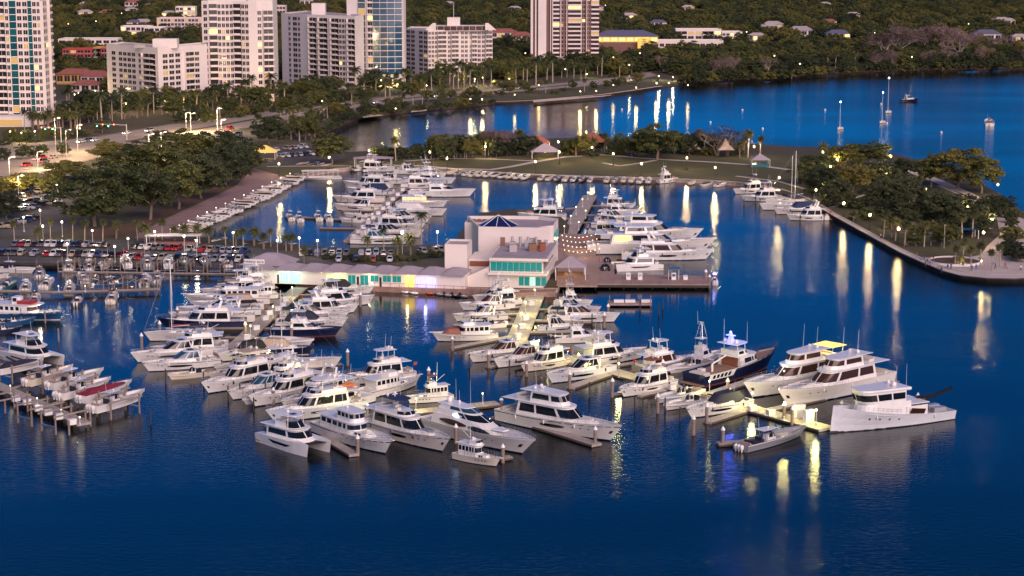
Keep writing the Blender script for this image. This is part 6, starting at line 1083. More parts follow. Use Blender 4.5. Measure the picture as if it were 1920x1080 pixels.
tree('conifer', 1207, 134, 46, 68, 'tall dark conifer right of the gold-lit building')
# park: hedge, palms, trees
scatter(['dark', 'dark'], [(700, 302), (760, 299), (830, 294)], 12, {'dark': (5, 6.5)}, 'in the tall hedge behind the inner basin', 'tall park hedge', 1.5, 9)
scatter(['sabal', 'oak', 'date', 'sabal', 'dark'], [(805, 298), (850, 297), (900, 293), (950, 290), (1000, 289)], 30, {'sabal': (8, 11), 'oak': (7, 11), 'date': (7, 9), 'dark': (7, 10)}, 'in the park left of the red kiosk', 'park trees left of the kiosk', 4, 10)
scatter(['dark', 'oak', 'sabal', 'date', 'bush'], [(1050, 290), (1110, 288), (1180, 288), (1260, 287), (1330, 288), (1400, 290)], 46, {'sabal': (7, 11), 'oak': (7, 10), 'date': (7, 9), 'dark': (6, 9), 'bush': (2.5, 4)}, 'between red kiosk and shade sail', 'park trees near the kiosk', 5, 11)
tree('sabal', 742, 302, None, 253, 'lone palm standing above the park hedge'); tree('oak', 1232, 300, 110, 232, 'largest rounded park tree behind the seawall lamps'); tree('bare', 1345, 292, 110, 228, 'purple leafless tree beside the shade sail'); tree('bare', 940, 290, 90, 230, 'purple-grey leafless tree near the park path'); tree('sabal', 1402, 296, None, 240, 'leaning palm right of shade sail'); tree('sabal', 1425, 296, None, 252, 'palm beside the leaning palm'); tree('date', 1543, 300, None, 262, 'spiky palm at the park edge above the sailboats')
grove = [('oak', 1530, 330, 110, 278), ('oak', 1580, 318, 120, 256), ('oak', 1630, 312, 130, 250), ('dark', 1540, 362, 100, 296), ('oak', 1600, 360, 120, 288), ('dark', 1650, 352, 110, 284), ('dark', 1570, 385, 90, 318), ('dark', 1680, 385, 110, 302), ('dark', 1720, 410, 110, 322), ('dark', 1765, 420, 120, 340), ('dark', 1810, 415, 110, 345), ('dark', 1835, 440, 90, 378), ('dark', 1690, 330, 90, 285), ('oak', 1505, 345, 80, 290), ('dark', 1860, 410, 80, 350)]
grove.sort(key=lambda a: a[1])
for i, (k, u, v, w_, tp) in enumerate(grove): tree(k, u, v, w_*.78, v-(v-tp)*.78, f'{WORD[k]}, {nth(i)} from the left in the peninsula grove', 'peninsula grove')
for i, (u, v, w_, tp) in enumerate(((1745, 352, 70, 285), (1795, 352, 130, 275), (1840, 362, 90, 292))): tree('oak', u, v, w_, tp, f'spreading tree with visible limbs, {nth(i)} of three on the bayside path', 'spreading trees on the bayside path')
tree('bare', 1725, 345, 60, 300, 'leafless tree left of the spreading bayside trees'); tree('bare', 1715, 452, 60, 410, 'bare brown tree near the benches on the promenade lawn')
scatter(['sabal', 'sabal', 'oak'], [(1650, 440), (1690, 458), (1740, 462), (1800, 452), (1850, 440)], 12, {'sabal': (7, 9.5), 'oak': (6, 8)}, 'on the promenade lawn', 'promenade lawn palms', 6, 12)
for i, (u, v) in enumerate(((1790, 500), (1820, 505), (1838, 500), (1860, 508), (1875, 500), (1805, 492))): tree('sabal', u, v, None, None, f'plaza palm, {nth(i)} counted leftmost first around the round planter', 'plaza palms', hm=6.5+.5*(i % 3))
scatter(['bush', 'bush', 'dark'], [(1850, 390), (1890, 400), (1900, 440), (1890, 470), (1915, 490)], 14, {'bush': (2.5, 4.5), 'dark': (4, 6)}, 'along the tip of the peninsula', 'shrubs at the peninsula tip', 8, 13)
scatter(['bush', 'dark', 'bush'], [(1510, 352), (1570, 380), (1640, 405), (1700, 420), (1790, 425), (1850, 420)], 22, {'bush': (2.5, 4.5), 'dark': (5, 8)}, 'under the peninsula grove', 'undergrowth of the grove', 16, 31)
scatter(['bush', 'bush', 'dark'], [(1285, 156), (1340, 151), (1440, 148), (1500, 142), (1600, 135.5), (1700, 132.5), (1800, 130.5), (1950, 127)], 60, {'bush': (4, 6.5), 'dark': (6, 9)}, 'in the mangrove edge of the bay', 'mangrove edge of the bay', .6, 32, )
scatter(['oak', 'dark', 'bush', 'sabal', 'oak'], [(330, 232), (420, 222), (520, 208), (600, 200), (700, 190)], 34, {'oak': (6, 10), 'dark': (6, 10), 'bush': (2.5, 4), 'sabal': (8, 12)}, 'on the tower side of the boulevard', 'verge trees on the tower side', 4, 33)
scatter(['oak', 'dark', 'sabal', 'bush'], [(480, 250), (540, 238), (600, 226), (650, 218), (720, 208)], 22, {'oak': (6, 9), 'dark': (5, 8), 'bush': (2.5, 4), 'sabal': (8, 11)}, 'on the bay side of the boulevard', 'verge trees on the bay side', 5, 34)
scatter(['sabal', 'bush', 'oak'], [(720, 200), (800, 192), (900, 184), (1000, 176), (1100, 168), (1200, 158)], 26, {'oak': (5, 8), 'bush': (2, 3.5), 'sabal': (7, 10)}, 'on the lawn above the far beach', 'lawn trees above the far beach', 4, 35)
scatter(['oak', 'dark', 'bush'], [(0, 300), (60, 294), (140, 290)], 5, {'oak': (5, 7), 'dark': (5, 7), 'bush': (2, 3)}, 'on the traffic island', 'traffic island trees', 3, 36)
# causeway palms and verge
scatter(['sabal', 'date'], [(20, 452), (120, 450), (220, 450), (300, 455), (380, 458), (440, 462), (500, 466), (560, 472)], 22, {'sabal': (6, 8.5), 'date': (5.5, 7.5)}, 'along the causeway car park', 'causeway palms', 5, 14)
for i, (u, v, k, h) in enumerate(((745, 482, 'date', 7), (770, 480, 'date', 7.5), (720, 474, 'royal', 8), (790, 455, 'royal', 10), (570, 494, 'date', 5.5), (690, 474, 'date', 6))): tree(k, u, v, None, None, ['floodlit yellow-green palm in the car park island', 'second floodlit palm in the car park island', 'dark palm behind the parked cars', 'slender dark palm over the basin wall', 'low palm behind the shop roofs', 'arching palm by the dock gate'][i], 'car park island palms', hm=h)
scatter(['bush', 'bush'], [(600, 488), (680, 490), (760, 490), (836, 480)], 12, {'bush': (1.6, 2.4)}, 'behind the shop row', 'shrubs behind the shop row', 2, 15)
scatter(['bush', 'oak'], [(0, 275), (60, 268), (120, 258), (200, 250)], 12, {'bush': (2, 3.5), 'oak': (5, 8)}, 'beside the boulevard crossing', 'trees at the boulevard crossing', 4, 16)
scatter(['royal', 'date', 'date'], [(40, 244), (80, 242), (120, 240), (160, 236)], 10, {'royal': (10, 13), 'date': (8, 11)}, 'at the foot of the left tower', 'palms at the left tower', 2, 17)
# far woods: one mass of crowns
q = random.Random(99); pts, kind_, rot_, scl_ = [], [], [], []
avoid = []
for o in list(col.objects):
    if o.parent is None and o.get('category') in ('building', 'house'): avoid.append((o.location.x, o.location.y, 30 if o['category'] == 'building' else 13))
shore_pts = [(p.x, p.y) for p in sp[:23]]
def shore_y(x):
    best = 0
    for i in range(len(shore_pts)-1):
        (xa, ya), (xb, yb) = shore_pts[i], shore_pts[i+1]
        if min(xa, xb) <= x <= max(xa, xb) and xa != xb: best = max(best, ya+(yb-ya)*(x-xa)/(xb-xa))
    return best
y = 1150.
while y < 3300:
    hw_ = y*.275+40; n_ = int(hw_*2/(9.5+ (y-1150)*.004))
    for i in range(n_):
        x = q.uniform(-hw_, hw_); yy = y+q.uniform(-6, 6); sy = shore_y(x) if x > -100 else 1075
        lim = sy+ (45 if x > 120 else (150 if x < 60 else 110))
        if x < -180: lim = 1130
        if yy < lim: continue
        if any(abs(x-ax) < r_*1.05 and -(r_*1.9 if r_ > 20 else 110) < yy-ay < r_*.9 for ax, ay, r_ in avoid): continue
        h = q.uniform(.55, 1.1)*(1.25 if q.random() < .12 else 1); pts.append((x, yy, LZ-1.6*h)); kind_.append(q.randrange(6)); rot_.extend((0, 0, q.uniform(0, 6.28))); k = q.uniform(1.0, 1.7); scl_.extend((k, k, h*1.15))
    y += 10.5+(y-1150)*.004
me = bpy.data.meshes.new('woods'); me.from_pydata(pts, [], [])
at = me.attributes.new('kind', 'INT', 'POINT'); at.data.foreach_set('value', kind_); at = me.attributes.new('rot', 'FLOAT_VECTOR', 'POINT'); at.data.foreach_set('vector', rot_); at = me.attributes.new('scl', 'FLOAT_VECTOR', 'POINT'); at.data.foreach_set('vector', scl_)
wo = tag(put('far_woods', me), 'dark mass of trees covering the land behind the towers and bay', 'woods', None, 'stuff')
ng = bpy.data.node_groups.new('woods', 'GeometryNodeTree'); ng.interface.new_socket('Geometry', in_out='INPUT', socket_type='NodeSocketGeometry'); ng.interface.new_socket('Geometry', in_out='OUTPUT', socket_type='NodeSocketGeometry')
gi, go = ng.nodes.new('NodeGroupInput'), ng.nodes.new('NodeGroupOutput'); jn = ng.nodes.new('GeometryNodeJoinGeometry')
def attr(nm, ty): a = ng.nodes.new('GeometryNodeInputNamedAttribute'); a.data_type = ty; a.inputs['Name'].default_value = nm; return a.outputs[0]
ak, ar, as_ = attr('kind', 'INT'), attr('rot', 'FLOAT_VECTOR'), attr('scl', 'FLOAT_VECTOR')
uniq = []
for c in CROWNS:
    if c.data not in [x.data for x in uniq]: uniq.append(c)
for k in range(6):
    oi = ng.nodes.new('GeometryNodeObjectInfo'); oi.inputs['Object'].default_value = uniq[k % len(uniq)]; ip = ng.nodes.new('GeometryNodeInstanceOnPoints'); cp = ng.nodes.new('FunctionNodeCompare'); cp.data_type = 'INT'; cp.operation = 'EQUAL'
    ints = [s for s in cp.inputs if s.type == 'INT']; ng.links.new(ak, ints[0]); ints[1].default_value = k
    ng.links.new(gi.outputs[0], ip.inputs['Points']); ng.links.new(cp.outputs[0], ip.inputs['Selection']); ng.links.new(oi.outputs['Geometry'], ip.inputs['Instance']); ng.links.new(ar, ip.inputs['Rotation']); ng.links.new(as_, ip.inputs['Scale']); ng.links.new(ip.outputs[0], jn.inputs[0])
ng.links.new(jn.outputs[0], go.inputs[0]); md = wo.modifiers.new('woods', 'NODES'); md.node_group = ng
print('woods', len(pts))
# ================================================================ LAMPS, CARS, PEOPLE, SMALL THINGS
M('globe', (1, .9, .7), .4, emit=(1., .74, .34), es=1.6); M('globe_white', (1, 1, 1), .4, emit=(1., .9, .72), es=1.6); M('post_dark', (.03, .03, .032), .6); M('post_pale', (.55, .52, .5), .6); M('tail_red', (.5, .02, .02), .4, emit=(1., .05, .04), es=4.); M('signal_red', (.5, .02, .02), .4, emit=(1., .1, .05), es=8.); M('signal_green', (.02, .5, .3), .4, emit=(.1, 1., .7), es=8.); M('head_white', (1, 1, 1), .4, emit=(1., .95, .8), es=5.)
post_me = {}
def lamp(label, u, v, h=4.6, power=110, col_=(1., .74, .36), gm='globe', pm='post_dark', r=.42, group=None, base=None, rad=.4):
    """u, v: where the globe shows"""
    p = G(u, v, LZ+h) if base is None else base+Vector((0, 0, h)); z0 = LZ if base is None else base.z
    o = thing('lamp_post', label, 'lamp', (p.x, p.y, z0), 0, group); k = (h, pm)
    if k not in post_me: post_me[k] = MB().lathe([(.22, 0), (.2, .5), (.09, .6), (.07, h-.3), (.16, h-.2), (.16, h-.12)], 7).mesh('post', pm)
    put('post', post_me[k], o); g = (gm, r)
    if g not in post_me: post_me[g] = MB().sphere((0, 0, 0), r, 8, 6).mesh('globe', gm, True)
    put('globe', post_me[g], o, (0, 0, h+.1)); 
    if power: lamp_light(o, (0, 0, h+.1+r+.12), power, col_, rad)
    return o
park = [(1004, 304), (1047, 267), (1150, 289), (1203, 308), (1288, 297), (1341, 315), (1414, 276), (1461, 334), (1543, 286), (1570, 300), (1557, 313), (1662, 329), (1738, 355), (1815, 388), (1871, 347), (1860, 413), (1844, 437), (1670, 294), (838, 298), (806, 286), (692, 283), (617, 296), (523, 308), (910, 276), (1049, 286), (1110, 277), (1530, 357)]
park.sort()
for i, (u, v) in enumerate(park): lamp(f'lit globe lamp post, {nth(i)} from the left across the park', u, v, power=1200, col_=(1., .70, .28), group='park lamps')
for i, (u, v) in enumerate(((1582, 382), (1631, 404), (1685, 430))): lamp(f'lit globe lamp by the promenade edge, {nth(i)} from the boats', u, v, power=650, col_=(1., .72, .3), group='promenade lamps', r=.5)
lft = [(44, 408), (80, 425), (173, 433), (126, 458), (107, 348), (75, 395), (290, 435), (240, 448), (437, 437), (215, 463), (368, 452), (561, 447), (820, 436), (520, 452), (595, 452), (345, 444), (193, 348), (116, 417), (254, 337)]; lft.sort()
for i, (u, v) in enumerate(lft): lamp(f'lit white lamp post, {nth(i)} from the left in the waterside car parks', u, v, power=320, col_=(1., .80, .46), gm='globe_white', pm='post_pale', r=.34, group='car park lamps')
lamp('bright floodlight over the car park island palms', 754, 437, 7., 900, (1., .95, .5), 'globe_white', 'post_pale', .5)
shl = [(742, 204), (882, 186), (904, 187), (1088, 172), (1118, 171), (1193, 165), (1231, 157), (1254, 156), (1290, 160), (1150, 160), (965, 178), (1010, 160)]; shl.sort()
for i, (u, v) in enumerate(shl): lamp(f'lit lamp post, {nth(i)} from the left along the far beach', u, v, 5.5, [350, 800, 800, 150, 200, 600, 600, 150, 450, 800, 900, 200][i] if i < 12 else 500, (1., .70, .26), 'globe', 'post_dark', .34, 'far beach lamps', rad=.7)
twn = [(19, 248), (40, 250), (65, 247), (140, 178), (147, 175), (178, 171), (192, 172), (226, 192), (236, 195), (310, 190), (345, 196), (228, 25), (180, 40), (128, 45), (370, 205), (500, 175), (550, 172), (604, 190), (640, 168), (690, 150), (715, 152), (860, 150), (890, 148), (905, 146), (955, 148), (1150, 108), (1180, 122), (1135, 10), (1060, 130), (1200, 100), (1400, 60), (1710, 107), (1816, 45), (1500, 120), (985, 100), (1452, 105), (1050, 4), (1640, 62), (690, 80)]; twn.sort()
for i, (u, v) in enumerate(twn): lamp(f'small lit street lamp, {nth(i)} from the left among the town and far woods', u, v, 5. if v > 130 else 11., 1500 if v > 130 else 0, (1., .72, .3), 'globe', 'post_dark', .3 if v > 130 else .42, 'town lamps')
# tall grey poles on the boulevard
for i, (u, vt, vb) in enumerate(((19, 295, 352), (105, 222, 290), (280, 252, 300), (303, 248, 290), (408, 204, 248), (71, 285, 318), (125, 244, 300), (35, 330, 372), (358, 213, 248), (349, 212, 250), (146, 235, 285), (415, 225, 250))):
    p = G(u, vb, LZ); h = (vb-vt)/scale_at(p); o = thing('street_light', f'tall pale street light, {nth(i)} listed along the boulevard at u-turn', 'street light', p, 0, 'boulevard street lights'); MB().tube([(0, 0, 0), (0, 0, h)], .14, 6, .09).build('pole', 'post_pale', o); MB().tube([(0, 0, h), (1.8, 0, h+.3)], .06, 4).build('arm', 'post_pale', o); MB().box(1.5, 2.3, -.15, .15, h+.15, h+.3).build('lamp_head', 'globe', o); lamp_light(o, (1.9, 0, h-.2), 5000, (1., .70, .36), .4); o['label'] = ''
sl_ = sorted([o for o in col.objects if o.name.startswith('street_light')], key=lambda o: o.location.x/o.location.y)
for i, o in enumerate(sl_): o['label'] = f'tall pale street light, {nth(i)} from the left along the boulevard'
# traffic signals
for i, (u, v, span, d, lb) in enumerate(((115, 268, 9, -1, 'traffic signal gantry reaching left over the boulevard crossing'), (238, 262, 14, -1, 'traffic signal gantry with red and green lights over the boulevard'))):
    o = thing('traffic_signal', lb, 'traffic signal', G(u, v, LZ)); MB().tube([(0, 0, 0), (0, 0, 7)], .22, 7).build('pole', 'post_pale', o); MB().tube([(0, 0, 6.6), (d*span, 0, 7.2)], .12, 5, .08).build('mast_arm', 'post_pale', o)
    for k in range(4): x = d*span*(.4+.18*k); s = MB().box(x-.25, x+.25, -.2, .2, 6., 7.2).build('signal_head', 'post_dark', o); MB().sphere((x, -.24, 6.9 if (k+i) % 2 else 6.2), .24, 6, 4).build('signal_light', 'signal_red' if (k+i) % 2 else 'signal_green', s)
# cars
M('car_white', (.7, .7, .7), .25, coat=.5); M('car_black', (.02, .02, .022), .2, coat=.5); M('car_grey', (.18, .18, .19), .25, .3, coat=.5); M('car_silver', (.5, .5, .52), .25, .4, coat=.5); M('car_red', (.35, .02, .02), .25, coat=.5); M('car_blue', (.02, .05, .16), .25, coat=.5); M('car_tan', (.4, .33, .26), .3, coat=.4)
CM = {}
def car_parts(kind, cm):
    if (kind, cm) in CM: return CM[(kind, cm)]
    hb, hr, cab = {'sedan': (.85, 1.45, (-1.5, -1., .35, 1.)), 'suv': (1.0, 1.8, (-2.15, -2., .5, 1.15)), 'pickup': (1.0, 1.85, (-.5, -.35, .75, 1.3))}[kind]; L, W = {'sedan': 4.6, 'suv': 4.8, 'pickup': 5.6}[kind], 1.85; a = W/2
    m = MB(); prof = [(-L/2, .35, .8), (-L/2+.1, hb-.12, .92), (-L/2+.4, hb, .97), (L*.12, hb, .98), (L/2-.5, hb-.16, .95), (L/2, hb-.35, .82), (L/2, .35, .82)]
    m.loft([[(x, -a*w_, z) for x, z, w_ in prof]]+[[(x, a*w_, z) for x, z, w_ in prof]])
    x0, x1, x2, x3 = cab; m.loft([[(x0, -a*.93, hb-.02), (x3, -a*.93, hb-.02), (x3, a*.93, hb-.02), (x0, a*.93, hb-.02)], [(x1, -a*.72, hr), (x2, -a*.72, hr), (x2, a*.72, hr), (x1, a*.72, hr)]])
    if kind == 'pickup': m.box(-L/2+.05, -.7, -a*.9, -a*.84, hb, hb+.28); m.box(-L/2+.05, -.7, a*.84, a*.9, hb, hb+.28)
    body = m.mesh('body', cm); g = g1 = MB(); z0, z1 = hb+.06, hr-.1
    def li(p, q, z): f = (z-hb)/(hr-hb); return p+(q-p)*f
    ya, yb = li(a*.93, a*.72, z0)+.012, li(a*.93, a*.72, z1)+.012
    g2 = MB()
    for sg, g in ((1, g), (-1, g2)): g.add([(li(x0, x1, z0)+.15, sg*ya, z0), (li(x3, x2, z0)-.15, sg*ya, z0), (li(x3, x2, z1)-.1, sg*yb, z1), (li(x0, x1, z1)+.1, sg*yb, z1)], [(0, 1, 2, 3)])
    sw = g1.mesh('side_window', 'glass'); sw2 = g2.mesh('side_window', 'glass'); f_ = MB(); f_.add([(li(x3, x2, z0)+.015, -a*.8, z0), (li(x3, x2, z0)+.015, a*.8, z0), (li(x3, x2, z1)+.015, a*.66, z1), (li(x3, x2, z1)+.015, -a*.66, z1)], [(0, 1, 2, 3)]); f2 = MB(); f2.add([(li(x0, x1, z0)-.015, -a*.8, z0), (li(x0, x1, z0)-.015, a*.8, z0), (li(x0, x1, z1)-.015, a*.66, z1), (li(x0, x1, z1)-.015, -a*.66, z1)], [(0, 1, 2, 3)]); ws = f_.mesh('windscreen', 'glass'); rw = f2.mesh('rear_window', 'glass')
    wh = CM.setdefault('wheel', MB().loft([[(.33*math.cos(t_*.628), y, .33+.33*math.sin(t_*.628)) for t_ in range(10)] for y in (-.11, .11)]).mesh('wheel', 'rubber'))
    CM[(kind, cm)] = ((body, sw, sw2, ws, rw), wh, L, W); return CM[(kind, cm)]
hl_me = MB().box(-.05, .03, -.2, .2, .55, .72).mesh('headlight', 'head_white'); tl_me = MB().box(-.04, .04, -.2, .2, .6, .78).mesh('tail_light', 'tail_red'); ho_me = MB().box(-.05, .03, -.2, .2, .55, .72).mesh('headlight', 'silver'); to_me = MB().box(-.04, .04, -.2, .2, .6, .78).mesh('tail_light', 'red')
def car(label, p, rz, kind, cm, group, on=None):
    bp_, wh, L, W = car_parts(kind, cm); o = thing('parked_car' if on is None else 'car', label, 'car', (p.x, p.y, LZ+.06), rz, group)
    [put(m_.name.split('.')[0], m_, o) for m_ in bp_]
    for x in (-L*.31, L*.31):
        for y in (-W/2+.08, W/2-.08): put('wheel', wh, o, (x, y, 0))
    for y in (-.62, .62): put('headlight', hl_me if on == 'front' else ho_me, o, (L/2-.0, y, 0)); put('tail_light', tl_me if on == 'rear' else to_me, o, (-L/2, y, 0))
    return o
CW = {'car_white': 'white', 'car_black': 'black', 'car_grey': 'grey', 'car_silver': 'silver', 'car_red': 'red', 'car_blue': 'dark blue', 'car_tan': 'tan'}
q = random.Random(21)
def car_row(a, b_, n, turn, where, group, fill=.9):
    A, B_ = G(*a, LZ), G(*b_, LZ); d = B_-A; an = math.atan2(d.y, d.x)+turn; k = 0
    for i in range(n):
        if q.random() > fill: continue
        cm = q.choice(['car_white', 'car_white', 'car_black', 'car_black', 'car_grey', 'car_silver', 'car_grey', 'car_silver', 'car_red', 'car_blue', 'car_tan']); kd = q.choice(['sedan', 'suv', 'suv', 'pickup']); p = A+d*((i+.5)/n)
        car(f'{CW[cm]} {kd} parked {nth(k)} from the left {where}', p, an+(math.pi if q.random() < .4 else 0)+q.uniform(-.04, .04), kd, cm, group); k += 1
car_row((25, 461), (205, 463), 15, math.pi/2, 'in the rear row of the causeway', 'cars on the causeway'); car_row((0, 478), (240, 482), 20, math.pi/2, 'in the front row of the causeway seawall', 'cars on the causeway')
car_row((250, 466), (480, 476), 18, math.pi/2, 'in the middle causeway row', 'cars on the causeway'); car_row((240, 486), (470, 491), 16, math.pi/2, 'behind the causeway lifts', 'cars on the causeway'); car_row((560, 479), (740, 478), 13, math.pi/2, 'along the basin wall behind the shops', 'cars behind the shops'); car_row((580, 490), (740, 490), 10, math.pi/2, 'close behind the shop roofs', 'cars behind the shops', .75); car_row((785, 475), (832, 472), 4, math.pi/2, 'beside the blank tower', 'cars behind the shops')
car_row((0, 430), (75, 408), 8, math.pi/2, 'in the lowest car park lane', 'cars in the left car park'); car_row((15, 402), (110, 378), 9, math.pi/2, 'in the second car park lane', 'cars in the left car park'); car_row((20, 392), (115, 368), 9, math.pi/2, 'in the third car park lane', 'cars in the left car park'); car_row((30, 372), (130, 348), 9, math.pi/2, 'in the fourth car park lane', 'cars in the left car park'); car_row((45, 358), (150, 336), 10, math.pi/2, 'in the upper car park lane', 'cars in the left car park'); car_row((160, 335), (200, 320), 4, math.pi/2, 'under the car park trees', 'cars in the left car park')
car_row((500, 285), (575, 277), 7, math.pi/2, 'at the back of the far car park', 'cars in the far car park'); car_row((520, 296), (600, 290), 7, math.pi/2, 'at the front of the far car park', 'cars in the far car park'); car_row((405, 262), (450, 253), 5, math.pi/2, 'by the road bend', 'cars at the road bend')
road_a = {0: R(70), 1: R(58), 2: R(52)}
for i, (u, v, cm, on, lb) in enumerate(((52, 312, 'car_red', 'rear', 'red sedan with lit tail lights alone on the boulevard'), (70, 301, 'car_white', 'rear', 'white car braking at the boulevard crossing'), (80, 298, 'car_red', 'rear', 'red car braking beside the white one'), (100, 297, 'car_silver', 'rear', 'silver car waiting right of the red one'), (84, 305, 'car_grey', 'rear', 'grey car behind the braking red car'), (152, 268, 'car_white', 'front', 'white car with headlights first in the oncoming queue'), (165, 266, 'car_grey', 'front', 'grey car second in the oncoming queue'), (178, 265, 'car_white', 'front', 'white car third in the oncoming queue'), (280, 247, 'car_silver', 'front', 'silver oncoming car beyond the queue'), (238, 252, 'car_white', 'front', 'white oncoming car under the green signals'), (432, 243, 'car_red', 'rear', 'red car with bright brake lights at the road bend'), (436, 256, 'car_black', 'rear', 'black car braking at the road bend'), (640, 200, 'car_white', 'front', 'white car on the far shore road by the slab condominium'), (705, 194, 'car_white', 'front', 'white car on the far shore road below the glass tower'), (818, 182, 'car_white', 'front', 'white car on the shore road below the midrise'), (892, 178, 'car_red', 'rear', 'red car on the shore road right of the midrise'), (1118, 160, 'car_white', 'front', 'white car below the brown tower'))):
    car(lb, G(u, v, LZ), R(62 if u < 480 else 52)+(math.pi if on == 'front' else 0), 'sedan' if i % 2 else 'suv', cm, 'cars on the boulevard', on)
# dock lighting
for i, (u, v, pw) in enumerate(((1003, 566, 260), (985, 590, 300), (978, 612, 300), (968, 636, 300), (1010, 664, 300), (1085, 690, 300), (1160, 708, 260), (1240, 722, 300), (1330, 742, 340), (1410, 766, 380), (1470, 785, 420), (1530, 798, 340))):
    lamp(f'yellow dock light, {nth(i)} down the floodlit east pier from restaurant', 0, 0, 3., pw*1.7, (1., .88, .26), 'globe', 'post_pale', .2, 'east pier lights', base=G(u, v, .6))
for i, (u, v, pw) in enumerate(((548, 558, 120), (512, 595, 60), (470, 632, 60), (505, 680, 160), (580, 718, 100), (690, 784, 240), (780, 772, 240), (905, 762, 60))):
    lamp(f'dock light, {nth(i)} down the west pier from the shops', 0, 0, 2.6, pw*2.4, (1., .88, .34), 'globe', 'post_pale', .16, 'west pier lights', base=G(u, v, .6))
for i, (u, v) in enumerate(((1058, 440), (1070, 420), (1080, 403), (1092, 388), (1102, 375), (1085, 432), (1098, 410))): lamp(f'small lamp on the middle pier, {nth(i)} from the restaurant', 0, 0, 2.6, 25, (1., .8, .6), 'globe', 'post_pale', .2, 'middle pier lamps', base=G(u, v, 1.1))
for i, f in enumerate([k/13 for k in range(14)]): u, v = 548-f*225, 335+f*106; lamp(f'white pedestal light along the brick promenade, {nth(i)} from the far end', 0, 0, 1.5, 8, (1., .85, .8), 'globe_white', 'post_pale', .16, 'promenade pedestals', base=G(u-4, v-2, LZ))
for i, (u, v) in enumerate(((20, 738), (70, 762), (115, 783), (150, 798), (110, 548), (160, 548))): lamp(f'small dock light, {nth(i) if i < 4 else nth(i-4)} from the left on the {"left lift dock" if i < 4 else "inner left dock"}', 0, 0, 1.6, 14, (1., .8, .45), 'globe', 'post_pale', .14, 'left dock lights', base=G(u, v, 1.4))
# floodlights added to make the far gardens glow
for i, (u, v, c, pw) in enumerate(sorted(((715, 168, (1., .9, .45), 1800), (745, 166, (.9, 1., .4), 900), (890, 160, (.95, 1., .4), 1500), (925, 160, (.85, 1., .35), 1200), (1100, 146, (.9, 1., .3), 900), (1235, 150, (1., .9, .4), 1500), (1262, 152, (1., .85, .4), 1200), (45, 262, (.9, 1., .3), 900), (230, 300, (.4, 1., .2), 700), (1720, 470, (1., .7, .2), 0), (520, 196, (1., .8, .3), 600), (800, 168, (1., .9, .4), 900), (1180, 150, (1., .85, .35), 900), (345, 268, (1., .9, .3), 900), (180, 330, (1., .9, .35), 500), (300, 300, (1., .85, .3), 700), (150, 250, (1., .8, .3), 500)))):
    if pw: lamp(f'added floodlight, {nth(i)} from the left among the towers and gardens', 0, 0, 2.2, pw*.8, c, 'globe', 'post_dark', .3, 'added garden floodlights', base=G(u, v, LZ))
# round planter, benches, flagpole, people on the plaza
o = thing('round_planter', 'curved white planter wall with a floodlit shrub on the plaza', 'planter', G(1790, 492, LZ)); ring = []
for j in range(24): a = j*math.pi/12; ring.append((7.6*math.cos(a), 7.6*math.sin(a)))
m = MB(); m.loft([[(x*s, y*s, z) for x, y in ring] for s, z in ((1, 0), (1, .7), (.94, .7), (.94, .2))], cap=False); m.build('wall', 'white', o); MB().add([(x*.94, y*.94, .3) for x, y in ring], [tuple(range(24))]).build('soil', 'mulch', o)
put('shrub', PR['bush'][1][1][1], o, (1, -1, .3), 0, .7); lamp_light(o, (1.5, -3.2, .9), 120, (1., .85, .4), .2)
o = thing('plaza_sign_post', 'slim pale flagpole on the promenade lawn', 'pole', G(1770, 466, LZ)); MB().tube([(0, 0, 0), (0, 0, 7)], .08, 5).build('pole', 'post_pale', o); MB().sphere((0, 0, 7.1), .14, 6, 4).build('finial', 'white', o)
for i, (u, v) in enumerate(((1740, 498), (1762, 506), (1838, 488), (1700, 462), (1650, 440), (1790, 440), (1830, 430))):
    o = thing('park_bench', f'park bench, {nth(i)} listed on the promenade', 'bench', G(u, v, LZ+.08), R(20*i), 'promenade benches'); [MB().box(-.9, .9, -.25+.17*k, -.1+.17*k, .42, .47).build('seat_slat', 'wood_brown', o) for k in range(3)]; MB().box(-.9, .9, .28, .33, .55, .9).build('backrest', 'wood_brown', o); [MB().box(x-.05, x+.05, -.2, .28, 0, .418).build('leg', 'post_dark', o) for x in (-.75, .75)]
bn = sorted([o for o in col.objects if o.name.startswith('park_bench')], key=lambda o: o.location.x/o.location.y)
for i, o in enumerate(bn): o['label'] = f'brown park bench, {nth(i)} from the left on the promenade peninsula'
M('skin', (.42, .26, .19), .6); M('hair', (.04, .025, .02), .7)
for nm, c in (('cloth_red', (.35, .04, .05)), ('cloth_blue', (.03, .06, .2)), ('cloth_white', (.7, .68, .66)), ('cloth_black', (.02, .02, .025)), ('cloth_pink', (.5, .22, .25)), ('cloth_grey', (.22, .22, .24))): M(nm, c, .85)
